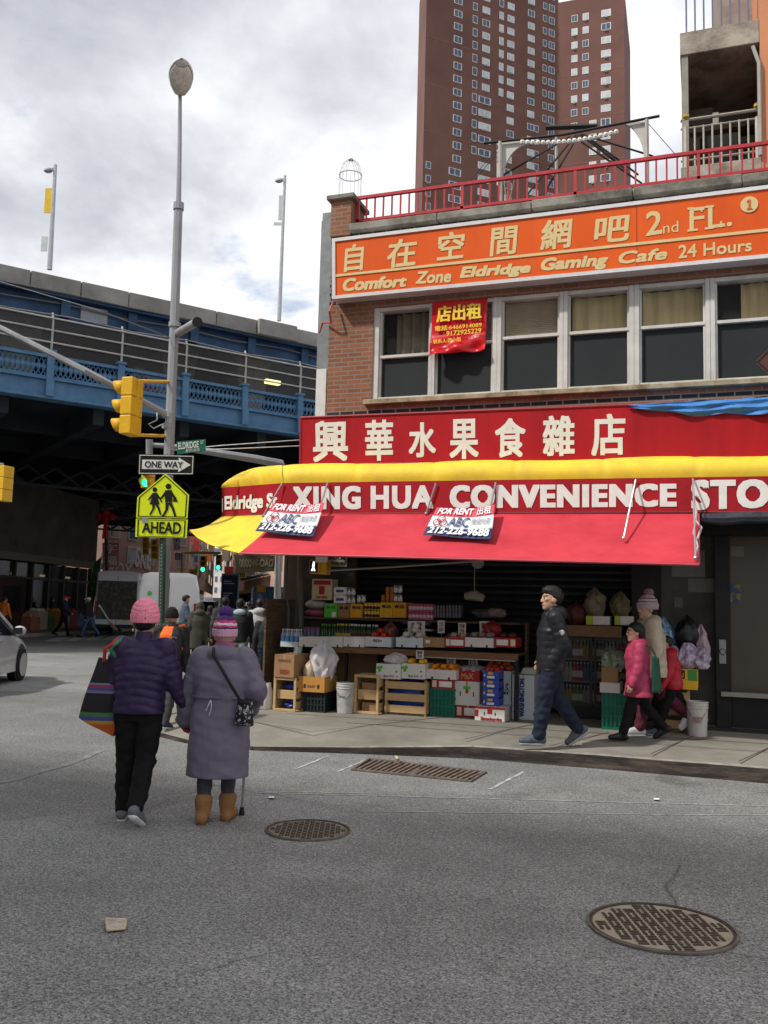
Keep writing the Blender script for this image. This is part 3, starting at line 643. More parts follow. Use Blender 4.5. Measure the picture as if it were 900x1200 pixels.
# fire escape on the right-hand walk-up
t, P, L, h, bx = b4
mb = MB()
for fl in range(4):
    z = 4.2 + fl * 3
    bx(mb, L * .2, L * .7, .1, 1.1, z, z + .08)
    for u in np.linspace(L * .2, L * .7, 14): bx(mb, u, u + .05, 1.05, 1.1, z, z + 1)
    bx(mb, L * .2, L * .7, 1.04, 1.1, z + .95, z + 1.02)
    mb.tube([P(L * .25, .9, z), P(L * .6, .9, z + 3)], .06, 4); mb.tube([P(L * .25, .5, z), P(L * .6, .5, z + 3)], .06, 4)
mb.build('fire_escape', M('fire_iron', (.10, .09, .09), .6), t)
t, P, L, h, bx = b1
mb = MB(); lettering(mb, 'ROX', [P(L * .05, .1, 3.4), P(L * .30, .1, 3.4), P(L * .30, .1, 4.4), P(L * .05, .1, 4.4)], .0, .2); lettering(mb, 'SKE', [P(L * .33, .1, 4.2), P(L * .52, .1, 4.0), P(L * .52, .1, 5.6), P(L * .33, .1, 5.8)], .03, .1)
mb.build('graffiti', M('graffiti_white', (.42, .40, .39), .8), t)
# signs on the far buildings
def hang_sign(px0, py0, px1, py1, D, col, lbl, text=None, tcol=None, name='shop_sign', mirror=False, vert=False, th=.15, edge=None):
    q = [ond(px0, py1, D), ond(px1, py1, D), ond(px1, py0, D), ond(px0, py0, D)]
    c = (q[0] + q[1]) / 2; t = thing(name, lbl, 'sign', c)
    m_ = M('sign_%d' % len(MATS), col, .5, var=.06)
    MB().slab(q, th, (_f[0], _f[1], 0)).build('panel', m_, t)
    if text:
        mb = MB(); tl = text if isinstance(text, list) else [text]
        for i, s_ in enumerate(tl):
            v1 = 1 - i / len(tl) - .08 / len(tl) * 1.2; v0 = 1 - (i + 1) / len(tl) + .10 / len(tl)
            lettering(mb, s_, subq(q, .1, .9, v0 + .02, v1), .012, out=-_f, mirror=mirror, th=.01, lift=.01)
        mb.build('lettering', M('ink_%s' % (tcol,), tcol, .5, var=.02), t)
    return t
hang_sign(120, 636, 139, 664, 58, (.62, .22, .26), 'pink shop sign with white and red characters beyond the bridge', ['字', '福'], (.85, .8, .8))
hang_sign(167, 628, 174, 650, 56, (.80, .42, .02), 'narrow yellow vertical shop sign, left one of the pair behind the pole', ['合', '記', '行'], (.3, .02, .02))
hang_sign(177, 632, 185, 655, 55, (.80, .48, .03), 'narrow yellow vertical shop sign, right one of the pair behind the pole', ['金', '龍', '店'], (.3, .02, .02))
hang_sign(203, 628, 211, 645, 60, (.75, .72, .78), 'white vertical sign with purple characters beside the lamp pole', ['中', '心'], (.18, .05, .3))
hang_sign(205, 648, 211, 656, 60, (.20, .10, .35), 'small purple sign hanging below the white vertical sign', '店', (.8, .8, .8))
hang_sign(221, 667, 231, 674, 62, (.80, .50, .02), 'small yellow square sign above the white van roof', ['小心'], (.1, .05, 0))
hang_sign(278, 670, 288, 677, 66, (.75, .72, .05), 'bright yellow green sign under the brown hanging banner', ['88'], (.1, .12, 0))
hang_sign(147, 590, 160, 597, 64, (.55, .55, .52), 'small white name plate high on the red brick building', 'EAST', (.1, .1, .1))
for i, (px, py, w, h, c, l) in enumerate([(230, 640, 3, 14, (.5, .05, .06), 'thin red vertical sign far down the street, left side'), (243, 652, 4, 12, (.5, .12, .04), 'small orange red sign far down the street'), (264, 650, 4, 14, (.6, .5, .35), 'cream vertical sign far down the street on the walk-up'), (228, 655, 3, 8, (.1, .12, .4), 'tiny blue sign far down the street on the grey brown building'), (268, 668, 5, 8, (.5, .05, .05), 'small red sign far down the street beside the walk-up'), (289, 655, 5, 10, (.55, .55, .5), 'pale sign on the walk-up near the brown banner')]):
    hang_sign(px - w, py - h / 2, px + w, py + h / 2, 80 + 4 * i, c, l)
for i, (px, py, w, h, D, c, l) in enumerate([(226, 630, 3, 9, 80, (.6, .1, .1), 'scarlet'), (233, 648, 4, 5, 84, (.05, .3, .3), 'teal'), (240, 628, 2.5, 10, 92, (.65, .6, .5), 'ivory'), (247, 640, 3, 6, 100, (.7, .45, .05), 'amber'), (252, 650, 3, 4, 108, (.1, .3, .12), 'leaf green'), (272, 640, 3, 7, 96, (.6, .08, .25), 'magenta'), (277, 654, 4, 5, 90, (.7, .68, .6), 'bone white'), (283, 643, 3, 9, 84, (.75, .4, .05), 'tangerine'), (290, 640, 3, 8, 76, (.08, .15, .4), 'royal blue'), (296, 648, 3, 9, 70, (.55, .06, .06), 'crimson'), (260, 640, 2, 6, 118, (.5, .2, .4), 'mauve'), (306, 690, 5, 8, 66, (.72, .42, .05), 'ochre')]):
    hang_sign(px - w, py - h / 2, px + w, py + h / 2, D, c, 'tiny %s shop sign hanging over the far street' % l)
# red lantern ornament on a post
c = ond(124, 606, 50); t = thing('lantern_ornament', 'red knot shaped street ornament hanging on a post under the bridge edge', 'ornament', ond(124, 664, 50))
MB().tube([ond(126, 735, 50), ond(124, 600, 50)], .09, 6).build('post', M('post_dark', (.05, .05, .05), .5), t)
redl = M('lantern_red', (.55, .03, .03), .5)
mb = MB()
for dx, dz in ((0, .25), (-.33, 0), (.33, 0), (0, -.2), (0, 0)): mb.ball(c + _r * dx + np.array([0, 0, dz]), .22, 8)
mb.tube([c - (0, 0, .3), c - (0, 0, 1.2)], .09, 6, .14); mb.build('knot', redl, t)
# ================================================================== CORNER STORE BUILDING
FY = 12.0
fbrick = brickmat('facade_brick', (.32, .135, .075), (.225, .09, .052), (.27, .215, .17))
dkb = brickmat('dark_brick', (.030, .028, .030), (.05, .042, .04), (.26, .23, .20))
coping_m = M('coping_stone', (.10, .09, .075), .9, col2=(.30, .285, .245), scale=2.6, thr=(.36, .66), bump=.35, bscale=25)
sillm = M('sill_stone', (.16, .12, .07), .9, col2=(.40, .33, .22), scale=3.2, thr=(.36, .62), bump=.3, bscale=30)
alu = M('window_aluminium', (.55, .54, .50), .45, var=.16, scale=2.5, metal=.1)
black = M('black_metal', (.012, .012, .013), .5, var=.4)
XL = ony(384, 430, FY)[0]; XR = 3.2
xw0 = ony(437, 412, FY)[0]; zs = ony(660, 457, FY)[2]; zt = ony(660, 340.5, FY)[2]
zc1, zc0 = ony(650, 236.5, FY)[2], ony(650, 246, FY)[2]
xp = ony(413, 250, FY)[0]; zp = ony(402, 231, FY)[2]
bld = thing('corner_store_building', 'two storey red brick corner store building with a strip of white windows', 'building', (XL, FY, 0))
mb = MB().box(XL, xw0, FY, FY + .3, 3.2, zc0).box(xw0, XR, FY, FY + .3, 3.2, zs - .06).box(xw0, XR, FY, FY + .3, zt, zc0)
mb.build('wall', fbrick, bld)
mb = MB()                                            # wall along the side street and back volume
sd_ = np.array([-.33, .944])
a = np.array([XL, FY + .3]); b = a + sd_ * 11
mb.prism([(a[0], a[1], 3.2), (b[0], b[1], 3.2), (b[0] + .3, b[1], 3.2), (a[0] + .3, a[1], 3.2)], (0, 0, zc0 - 3.2))
mb.build('side_wall', fbrick, bld)
mb = MB(); mb.prism([(XL + .32, FY + .32, zc0 - .45), (XR, FY + .32, zc0 - .45), (XR, FY + 9.5, zc0 - .45), (b[0] + .4, b[1], zc0 - .45)], (0, 0, .15)); mb.build('roof', M('roof_felt', (.08, .08, .08), .9), bld)
MB().box(XL - .004, xp, FY - .06, FY + .5, zc0 - .02, zp - .07).build('pier', fbrick, bld)
MB().box(XL - .06, xp + .06, FY - .12, FY + .56, zp - .07, zp).build('pier_cap', coping_m, bld, bevel=.008)
mb = MB(); x = xp
while x < XR:
    e = min(XR, x + 1.35); mb.box(x + .004, e - .004, FY - .13, FY + .36, zc0, zc1 + random.uniform(-.012, .012)); x = e
mb.build('coping', coping_m, bld, bevel=.012)
MB().box(XL - .003, XR, FY - .012, FY + .1, zc0 - .14, zc0 - .002).build('brick_band', dkb, bld)
for z in (zs - .165, zs - .30, zs - .43): MB().box(XL - .003, XR, FY - .004, FY + .1, z - .033, z + .033).build('brick_band', dkb, bld)
MB().box(XL - .003, XR, FY - .004, FY + .1, zt + .10, zt + .5).build('brick_band', dkb, bld)
MB().box(xw0 - .10, XR, FY - .09, FY + .2, zs - .075, zs).build('sill', sillm, bld, bevel=.01)
# windows
glass_up = M('pane_upper', (.05, .045, .035), .06, var=.2, spec=.7)
screen = M('insect_screen', (.020, .024, .026), .6, var=.15, scale=1.2, spec=.2)
curtain = M('curtain_cloth', (.62, .50, .26), .9, var=.12, scale=3, stretch=(6, 1, .4))
blindm = M('slat_blind', (.46, .37, .26), .8, var=.1)
muls = [(437, 443.5), (503, 509.5), (577, 587), (655, 665), (737, 749), (826.5, 838), (922, 934), (1015, 1026)]
for i in range(7):
    a0, a1 = muls[i]; b0, b1 = muls[i + 1]; yy = 400 - i * 8
    x0 = ony(a1, yy, FY)[0]; x1 = ony(b0, yy, FY)[0]; xo0 = ony((a0 + a1) / 2 if i else a0, yy, FY)[0]; xo1 = ony((b0 + b1) / 2, yy, FY)[0]
    zm = ony(720, 387.5, FY + .08)[2]; zlow = 0
    if i == 0: zm = ony(472, 417.5, FY + .08)[2]
    if i == 1: zm = ony(545, 403, FY + .08)[2]
    mb = MB().box(xo0 + .001, x0, FY + .02, FY + .2, zs, zt).box(x1, xo1 - .001, FY + .02, FY + .2, zs, zt).box(x0, x1, FY + .03, FY + .2, zt - .055, zt).box(x0, x1, FY + .03, FY + .2, zs, zs + .045).box(x0, x1, FY + .045, FY + .15, zm - .022, zm + .022)
    for xa, xb in ((x0, x0 + .028), (x1 - .028, x1)): mb.box(xa, xb, FY + .06, FY + .14, zs + .045, zt - .055)
    wf = mb.build('window', alu, bld, bevel=.004)
    MB().box(x0 + .028, x1 - .028, FY + .10, FY + .11, zs + .045, zm - .022).build('lower_screen', screen, wf)
    MB().box(x0 + .028, x1 - .028, FY + .12, FY + .125, zm + .022, zt - .055).build('upper_pane', clearmat('upper_glass', (.10, .10, .09), .10), wf)
    if i in (1, 2):
        mb = MB(); z = zt - .06
        while z > zm + .03: mb.box(x0 + .03, x1 - .03, FY + .17, FY + .19, z - .024, z - .004); z -= .026
        mb.box(x0 + .03, x1 - .03, FY + .192, FY + .196, zm, zt - .05)
        mb.build('blind', blindm, wf)
    elif i >= 3:
        xs = x0 + .03 if i < 5 else lerp(x0, x1, .38)
        mb = MB(); mb.grid(lambda u, v: (lerp(xs, x1 - .03, u), FY + .24 + .016 * math.sin(u * 24 + i) + .012 * math.sin(u * 9 + v * 3 + i * 2), lerp(zm - .1, zt - .05, v)), 90, 2)
        mb.build('curtain', curtain, wf, smooth=True)
    else:
        mb = MB(); mb.grid(lambda u, v: (lerp(lerp(x0, x1, .25), x1 - .03, u), FY + .26 + .03 * math.sin(u * 23), lerp(zm + .05, zt - .05, v)), 60, 2); mb.build('curtain', M('curtain_dim', (.20, .17, .115), .9, var=.2), wf, smooth=True)
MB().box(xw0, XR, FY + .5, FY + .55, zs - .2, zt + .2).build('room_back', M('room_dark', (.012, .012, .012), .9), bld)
# ground floor
shut = M('shutter_steel', (.026, .029, .031), .45, metal=.4, var=.3, scale=3, stretch=(.6, 1, 3))
gz = walk_z(12.8)
xs0, xs1 = ony(418, 690, 12.85)[0], ony(742, 690, 12.85)[0]
mb = MB(); z = gz
P_ = []
while z < 3.15:
    P_ += [(0, z), (.035, z + .025), (.042, z + .055), (.03, z + .085), (0, z + .098)]; z += .1
mb.grid(lambda u, v: (lerp(xs0, xs1, u), 12.85 - P_[min(len(P_) - 1, int(round(v * (len(P_) - 1))))][0], P_[min(len(P_) - 1, int(round(v * (len(P_) - 1))))][1]), 1, len(P_) - 1)
mb.build('roll_shutter', shut, bld)
mb = MB().box(XL - .3, xs0, 12.6, 12.9, 0, 3.25).box(xs1, ony(775, 720, 12.6)[0], 12.55, 12.9, 0, 3.25)
mb.box(XL - .35, XR, 11.7, 12.95, 3.05, 3.22); mb.box(XL - .2, XR, 12.95, 13.1, 0, 3.2)
mb.build('dark_front', M('dark_panel', (.014, .0135, .013), .6, var=.5, scale=1.5), bld)
xq0, xq1 = ony(775, 720, 12.6)[0], ony(838, 720, 12.6)[0]
greyp = M('papered_window', (.045, .043, .038), .7, col2=(.085, .08, .07), scale=1.4, thr=(.4, .6))
MB().box(xq0, xq1, 12.58, 12.62, walk_z(12.6), 3.05).build('papered_window', greyp, bld)
for (u0, v0, u1, v1, c) in [(787, 645, 826, 676, (.17, .165, .15)), (806, 678, 838, 694, (.15, .145, .13)), (790, 700, 800, 712, (.13, .12, .11))]:
    X0, X1, Z0, Z1 = pb(u0, v0, u1, v1, 12.575); MB().box(X0, X1, 12.570, 12.578, Z0, Z1).build('notice_paper', M('notice_%d' % len(MATS), c, .8), bld)
X0, X1, Z0, Z1 = pb(838, 640, 856, 822, 12.5); zd = ony(860, 812, 12.5)[2]
dr = MB().box(X0, X1, 12.4, 12.7, walk_z(12.5), 3.05).box(X1, XR, 12.4, 12.7, 2.75, 3.05).box(X1, XR, 12.45, 12.7, walk_z(12.5), zd).build('door_frame', black, bld, bevel=.006)
MB().box(X1, X1 + .95, 12.55, 12.58, zd, 2.75).build('door_pane', M('brown_paper_pane', (.065, .050, .033), .4, var=.2, scale=1.1, spec=.5), dr)
X0b, X1b, Z0b, Z1b = pb(852, 685, 868, 706, 12.5); MB().box(X0b, X1b, 12.53, 12.548, Z0b, Z1b).build('door_sticker', M('door_sticker', (.25, .19, .08), .6, col2=(.05, .08, .16), scale=14, thr=(.48, .52)), dr)
X0b, X1b, Z0b, Z1b = pb(856, 640, 872, 652, 12.5); MB().box(X0b, X1b, 12.53, 12.548, Z0b, Z1b).build('door_notice', M('door_notice', (.22, .18, .14), .6), dr)
X0b, X1b, Z0b, Z1b = pb(845, 812, 910, 817, 12.38); MB().box(X0b, XR, 12.30, 12.44, Z0b, Z1b).build('threshold', M('threshold', (.30, .29, .26), .6), dr)
mb = MB(); cx = X1 + .1; mb.lathe((X1 - .1, 12.36, 1.15), [(.03, -.03), (.04, 0), (.03, .04)], 10, 'y'); mb.box(X1 - .14, X1 - .06, 12.37, 12.4, 1.0, 1.3); mb.build('lock', M('lock_steel', (.25, .25, .25), .4, metal=.7), dr)
MB().box(xq0, XR, 12.1, 12.39, 2.62, 3.04).build('lintel', black, bld)
MB().box(xs1 + .35, XR, 12.05, 12.35, 0, walk_z(12.2) + .012).build('door_step', M('dark_mat', (.035, .034, .033), .9), bld)
# side piers along the corner, dark with pipes
X0, X1, Z0, Z1 = pb(338, 660, 346, 836, 12.3)
MB().box(ony(346, 720, 12.3)[0], ony(418, 720, 12.6)[0], 12.5, 12.6, 0, 3.1).build('dark_pier', M('pier_paint', (.045, .042, .036), .7, var=.4), bld)
mb = MB().tube([ony(336, 645, 12.2), ony(334, 700, 12.2), ony(338, 712, 12.2), ony(336, 835, 12.2)], .03, 6); mb.tube([ony(352, 645, 12.25), ony(352, 830, 12.25)], .05, 6)
mb.build('downpipe', M('pipe_brownish', (.10, .09, .075), .6), bld)
X0, X1, Z0, Z1 = pb(377, 643, 407, 664, 12.45); nb = MB().box(X0, X1, 12.44, 12.47, Z0, Z1).build('notice_board', M('notice_board', (.27, .24, .20), .7), bld)
mb = MB()
qn = [(X0, 12.44, Z0), (X1, 12.44, Z0), (X1, 12.44, Z1), (X0, 12.44, Z1)]
lettering(mb, 'COMMERCIAL', subq(qn, .05, .95, .38, .6), .02, out=(0, -1, 0)); lettering(mb, 'SPACE AVAILABLE', subq(qn, .05, .95, .1, .28), .02, out=(0, -1, 0)); mb.build('lettering', black, nb)
mb = MB(); lettering(mb, 'OK', subq(qn, .35, .65, .70, .98), .02, out=(0, -1, 0)); mb.build('lettering', M('ink_red', (.45, .03, .03), .6), nb)
# grey ventilation duct and white pipe box on the side wall
q0 = ony(377, 470, FY + .5); 
mb = MB().box(XL - .22, XL - .05, FY + .12, FY + .5, zs + .1, ony(380, 256, FY + .3)[2]); mb.box(XL - .27, XL - .22, FY + .2, FY + .25, zs + .1, ony(380, 262, FY + .3)[2])
mb.build('duct', M('duct_grey', (.21, .225, .24), .5, var=.2, metal=.2), bld)
MB().box(XL - .20, XL - .04, FY + .05, FY + .1, zs - 1.0, ony(376, 433, FY + .08)[2]).build('white_pipe_box', M('white_box', (.62, .62, .60), .5), bld)
MB().tube([ony(390, 355, 11.9), ony(386, 365, 11.8), ony(388, 378, 11.9), ony(378, 378, 12), ony(374, 390, 12)], .018, 6).build('red_wire', M('wire_red', (.4, .1, .08), .5), bld)
# roof railing
redr = M('railing_red', (.42, .035, .045), .45, var=.2, scale=5)
rr = thing('roof_railing', 'red painted metal railing along the store roof edge', 'railing', (xp, FY + .1, zc1))
zr0, zr1 = ony(650, 230, FY + .1)[2], ony(650, 199.5, FY + .1)[2]
MB().box(xp + .03, XR, FY + .075, FY + .125, zr1 - .045, zr1).build('top_rail', redr, rr); MB().box(xp + .03, XR, FY + .08, FY + .12, zr0 - .02, zr0 + .02).build('bottom_rail', redr, rr)
x = xp + .05; i = 0
while x < 1.6:
    w = .02 if i % 12 == 0 else .0115
    MB().box(x - w, x + w, FY + .1 - w, FY + .1 + w, zr0 - (.1 if i % 12 == 0 else 0), zr1 - .044).build('baluster', redr, rr); x += .134; i += 1
# bird cage on the pier
wire = M('cage_wire', (.75, .75, .74), .4, metal=.2)
c = np.array([(XL + xp) / 2 + .02, FY + .22, zp]); bc = thing('bird_cage', 'empty white wire bird cage standing on the brick pier', 'bird cage', c)
hC = ony(405, 188, FY + .22)[2] - zp; rC = .17; hb = hC * .62
mb = MB()
for i in range(16):
    a = i * math.pi / 8; ca, sa = math.cos(a), math.sin(a)
    mb.tube([c + np.array([rC * ca, rC * sa, 0]), c + np.array([rC * ca, rC * sa, hb])] + [c + np.array([rC * ca * math.cos(t), rC * sa * math.cos(t), hb + (hC - hb) * math.sin(t)]) for t in np.linspace(.25, 1.5, 5)], .0035, 4, cap=False)
mb.build('wires', wire, bc)
mb = MB()
for z, r in ((.01, rC), (hb, rC * 1.03), (hb * 1.02, rC * 1.03)): mb.tube([c + np.array([r * math.cos(a), r * math.sin(a), z]) for a in np.linspace(0, 2 * math.pi, 25)], .006, 4, cap=False)
mb.build('hoops', wire, bc); MB().lathe(c + np.array([0, 0, hC - .01]), [(.04, 0), (.03, .02), (.005, .03)], 8).build('cap', M('cage_cap', (.2, .18, .15), .5), bc)
# roof pergola with cloth brackets and a string of bulbs
YP = 15.0
pg = thing('roof_canopy_frame', 'dark metal canopy frame with white cloth brackets and bulbs on the roof terrace', 'canopy frame', ony(670, 225, YP) * np.array([1, 1, 0]) + np.array([0, 0, zc0 - .3]))
iron = M('black_iron', (.025, .025, .027), .5)
mb = MB()
for px, y0 in ((586, 166), (758, 140)): mb.tube([ony(px, y0, YP), ony(px + 1, 265, YP)], .035, 6)
mb.tube([ony(652, 160, YP + 1), ony(652, 262, YP + 1)], .03, 6); mb.build('post', M('post_white', (.42, .40, .37), .6), pg)
mb = MB().tube([ony(567, 168, YP), ony(660, 158, YP), ony(773, 136, YP)], .025, 5); mb.tube([ony(640, 150, YP + .6), ony(700, 148, YP + .6)], .05, 5); mb.build('beam', iron, pg)
mb = MB()
for a, b in [((675, 158), (612, 235)), ((668, 160), (590, 205)), ((672, 160), (752, 215)), ((682, 157), (720, 188)), ((678, 158), (640, 222)), ((685, 158), (748, 205)), ((680, 158), (735, 200)), ((690, 160), (765, 183))]: mb.tube([ony(*a, YP + .3), ony(*b, YP + .3)], .018, 5)
for a, b in [((586, 175), (553, 215)), ((758, 143), (795, 185)), ((586, 170), (540, 225))]: mb.tube([ony(*a, YP), ony(*b, YP)], .006, 4)
mb.build('strut', iron, pg)
clothw = M('canopy_cloth', (.55, .53, .49), .9, var=.1, scale=4)
for P, sgn in (((582, 165), 1), ((760, 140), -1)):
    w_, h_ = (38, 52) if sgn > 0 else (-34, 46); n_ = 10; poly = [ony(P[0], P[1] + (2 if sgn > 0 else 2), YP + .05), ony(P[0], P[1] + h_, YP + .05), ony(P[0] + w_ * .16, P[1] + h_, YP + .05)]
    for i in range(1, n_): a = i / n_ * math.pi / 2; poly.append(ony(P[0] + w_ * (1 - .84 * math.cos(a)), P[1] + h_ - (h_ - 4) * math.sin(a), YP + .05))
    poly.append(ony(P[0] + w_ * 1.05, P[1] - .1 * w_, YP + .05))
    MB().prism(poly, (0, .04, 0)).build('cloth_bracket', clothw, pg)
bulb = M('bulb_white', (.75, .74, .70), .3)
mb = MB()
pts = [ony(lerp(612, 722, t), lerp(164, 152, t) + 5 * math.sin(t * math.pi), YP - .1) for t in np.linspace(0, 1, 19)]
mb.tube(pts, .006, 4); mb.build('bulb_cord', iron, pg)
for p in pts: MB().ball(p - np.array([0, 0, .04]), .045, 8).build('bulb', bulb, pg, smooth=True)
solo('roof_plant', 'small leafless potted plant on the roof terrace behind the railing', 'plant', (lambda m: [m.tube([ony(595, 245, 14.6), ony(595 + dx, 200 + dy, 14.6)], .02, 4, .006) for dx, dy in ((-5, 8), (3, 0), (8, 10), (0, 14))] and m)(MB()), M('dry_stem', (.30, .26, .17), .9))
c = ony(566, 258, 13.6); mb = MB(); mb.lathe(c - (0, 0, .35), [(.16, 0), (.22, .3), (.2, .31)], 10)
tagp = solo('flower_pot', 'round clay flower pot on the roof terrace near the railing', 'flower pot', mb, M('clay_pot', (.22, .11, .07), .8))

# ------------------------------------------------------------------ orange fascia sign
SY = 11.76
orange = M('sign_orange', (.74, .115, .014), .40, col2=(.62, .082, .010), scale=1.6, stretch=(1, 1, .25), spec=.2)
goldl = M('sign_gold', (.64, .50, .245), .5, var=.05)
framew = M('sign_frame', (.66, .66, .66), .35, metal=.3, var=.08)
TLo, BLo, TRo, BRo = ony(389, 279.5, SY), ony(389, 350.5, SY), ony(900, 216.5, SY), ony(900, 302, SY)
def hor(p, q, X): return p + (q - p) * (X - p[0]) / (q[0] - p[0])
XE = 2.4
qz = [BLo, hor(BLo, BRo, XE), hor(TLo, TRo, XE), TLo]
def fq(px0, py0, px1, py1): pass
os_ = thing('fascia_sign', 'long orange shop sign with gold lettering above the windows', 'shop sign', (BLo[0], SY, BLo[2]))
ins = lambda q, a: [q[0] + np.array([a, 0, a]), q[1] + np.array([-a, 0, a]), q[2] + np.array([-a, 0, -a]), q[3] + np.array([a, 0, -a])]
qi = ins(qz, .05)
MB().slab([p + np.array([0, .02, 0]) for p in qi], .16, (0, 1, 0)).build('panel', orange, os_)
mb = MB()
for i in range(4):
    j = (i + 1) % 4; mb.slab([qz[i], qz[j], qi[j], qi[i]], .22, (0, 1, 0))
mb.build('frame', framew, os_)
mb = MB()
for px in (746,): x = ony(px, 270, SY)[0]; mb.box(x - .003, x + .003, SY + .015, SY + .03, qi[0][2], qi[2][2] - .0)
mb.build('panel_seam', M('seam_dark', (.25, .03, .01), .5), os_)
OPL = SY + .02
def oq(x0, y0, x1, y1, slL=None):        # text quad on the orange panel: left (x0, top y0 / bottom y1 at left), slope follows the sign
    def yy(x, y): # y given at x0 -> follow the vanishing direction
        t = (y - 279.5) / (350.5 - 279.5) if False else 0
        return y
    return [ony(x0, y1[0], OPL), ony(x1, y1[1], OPL), ony(x1, y0[1], OPL), ony(x0, y0[0], OPL)]
mb = MB()
for ch, x0, x1, t, b_ in [('自', 403, 427, 286, 318), ('在', 454, 489, 280, 313), ('空', 512, 545, 272, 304), ('間', 574, 607, 266, 299), ('網', 633, 671, 257, 292), ('吧', 696, 738, 254, 284)]:
    d = -(x1 - x0) * .115; lettering(mb, ch, oq(x0, x1=x1, y0=(t - d / 2, t + d / 2), y1=(b_ - d / 2, b_ + d / 2)), 0, .08, out=(0, -1, 0), fat=(.022, .022))
lettering(mb, '2', oq(757, (249, 246), 776, (277, 274)), 0, out=(0, -1, 0), fat=(.03, .02))
lettering(mb, 'nd', oq(777, (261, 259), 795, (274, 271.5)), .004, out=(0, -1, 0))
FLQ = oq(808, (244, 239), 858, (271, 265)); lettering(mb, 'FL.', FLQ, 0, out=(0, -1, 0), fat=(.006, .01))
for u0, u1, v0, v1 in [(-.05, .20, -.02, .07), (-.05, .09, .93, 1.02), (.36, .58, -.02, .07), (.36, .58, .93, 1.02), (.27, .31, .78, .93), (.72, .77, .0, .26)]:       # serifs
    q_ = subq(FLQ, u0, u1, v0, v1); mb.hexa([q_[0] + (0, -.0085, 0), q_[1] + (0, -.0085, 0), q_[1] + (0, -.001, 0), q_[0] + (0, -.001, 0), q_[3] + (0, -.0085, 0), q_[2] + (0, -.0085, 0), q_[2] + (0, -.001, 0), q_[3] + (0, -.001, 0)])
for txt, x0, x1, t0, t1, b0, b1 in [('Comfort', 402, 477, 326.5, 322.5, 342, 336), ('Zone', 487, 529, 318.5, 316, 333, 331), ('Eldridge', 539, 622, 313, 307.5, 330, 323), ('Gaming', 634, 713, 303, 297, 322, 315), ('Cafe', 725, 782, 295, 290.5, 310, 304)]:
    lettering(mb, txt, oq(x0, (t0, t1), x1, (b0, b1)), .0, .22, out=(0, -1, 0), fat=(.012, .045))
    for k_ in range(2): pass
lettering(mb, '24 Hours', oq(795, (287.5, 280), 881, (303.5, 294.5)), 0, out=(0, -1, 0), fat=(.004, .03))
# underline
mb.hexa([ony(391, 325, OPL) + (0, -.012, 0), hor(ony(391, 325, OPL), ony(900, 271.5, OPL), XE - .05) + (0, -.012, 0), hor(ony(391, 325, OPL), ony(900, 271.5, OPL), XE - .05) + (0, -.001, 0), ony(391, 325, OPL) + (0, -.001, 0),
         ony(391, 322.3, OPL) + (0, -.012, 0), hor(ony(391, 322.3, OPL), ony(900, 268, OPL), XE - .05) + (0, -.012, 0), hor(ony(391, 322.3, OPL), ony(900, 268, OPL), XE - .05) + (0, -.001, 0), ony(391, 322.3, OPL) + (0, -.001, 0)])
mb.build('lettering', goldl, os_)
c = ony(878, 240, OPL); R_ = ony(888.5, 240, OPL)[0] - c[0]
MB().lathe((c[0], SY + .02, c[2]), [(R_, -.012), (R_, 0)], 24, 'y').build('number_disc', goldl, os_)
mb = MB(); mb.prism([(c[0] + x * R_, SY - .002, c[2] + z * R_) for x, z in ((-.28, -.62), (.30, -.62), (.30, -.48), (.12, -.48), (.12, .62), (-.02, .62), (-.28, .42), (-.28, .30), (-.10, .36), (-.10, -.48), (-.28, -.48))], (0, .006, 0)); mb.build('number', M('sign_orange_ink', (.62, .11, .02), .4, var=.02), os_)

# red for-rent banner on the window
rb_m = M('banner_red', (.55, .012, .02), .32, var=.12, scale=2.5)
bn = thing('window_banner', 'red plastic banner with yellow Chinese writing taped over the windows', 'banner', ony(537, 418, FY - .03))
BQ = [(504, 418), (569, 411), (571, 349), (507, 354)]
bq = [ony(x, y, FY - .03) for x, y in BQ]
def wav(u, v):
    B = bq[0] * (1 - u) * (1 - v) + bq[1] * u * (1 - v) + bq[2] * u * v + bq[3] * (1 - u) * v
    k_ = max(0, (.38 - v)) * 2.2
    return B + np.array([0, -.012 * math.sin(u * 5) - k_ * .045 * (math.sin(u * 13 + v * 9) + math.sin(u * 7 - v * 17) + 1.2) - .01 * math.sin(v * 9 + u * 3), k_ * .05 * (u - .25) * -1 * 0])
mb = MB(); mb.grid(wav, 36, 30); mb.build('sheet', rb_m, bn, smooth=True, solid=.003)
yl = M('banner_yellow', (.80, .60, .05), .5, var=.04); mb = MB(); bqf = [p - np.array([0, .035, 0]) for p in bq]
lettering(mb, '店出租', subq(bqf, .10, .92, .60, .90), 0, out=(0, -1, 0), fat=(.012, .022)); lettering(mb, '電話:6466914089', subq(bqf, .08, .93, .44, .535), .012, out=(0, -1, 0))
bqg = [p - np.array([0, .05, 0]) for p in bq]
lettering(mb, '9172925229', subq(bqg, .30, .93, .325, .415), .015, out=(0, -1, 0))
bqh = [p - np.array([0, .085, 0]) for p in bq]; lettering(mb, '联系人:張小姐', subq(bqh, .08, .58, .19, .27), .014, out=(0, -1, 0)); mb.build('lettering', yl, bn)

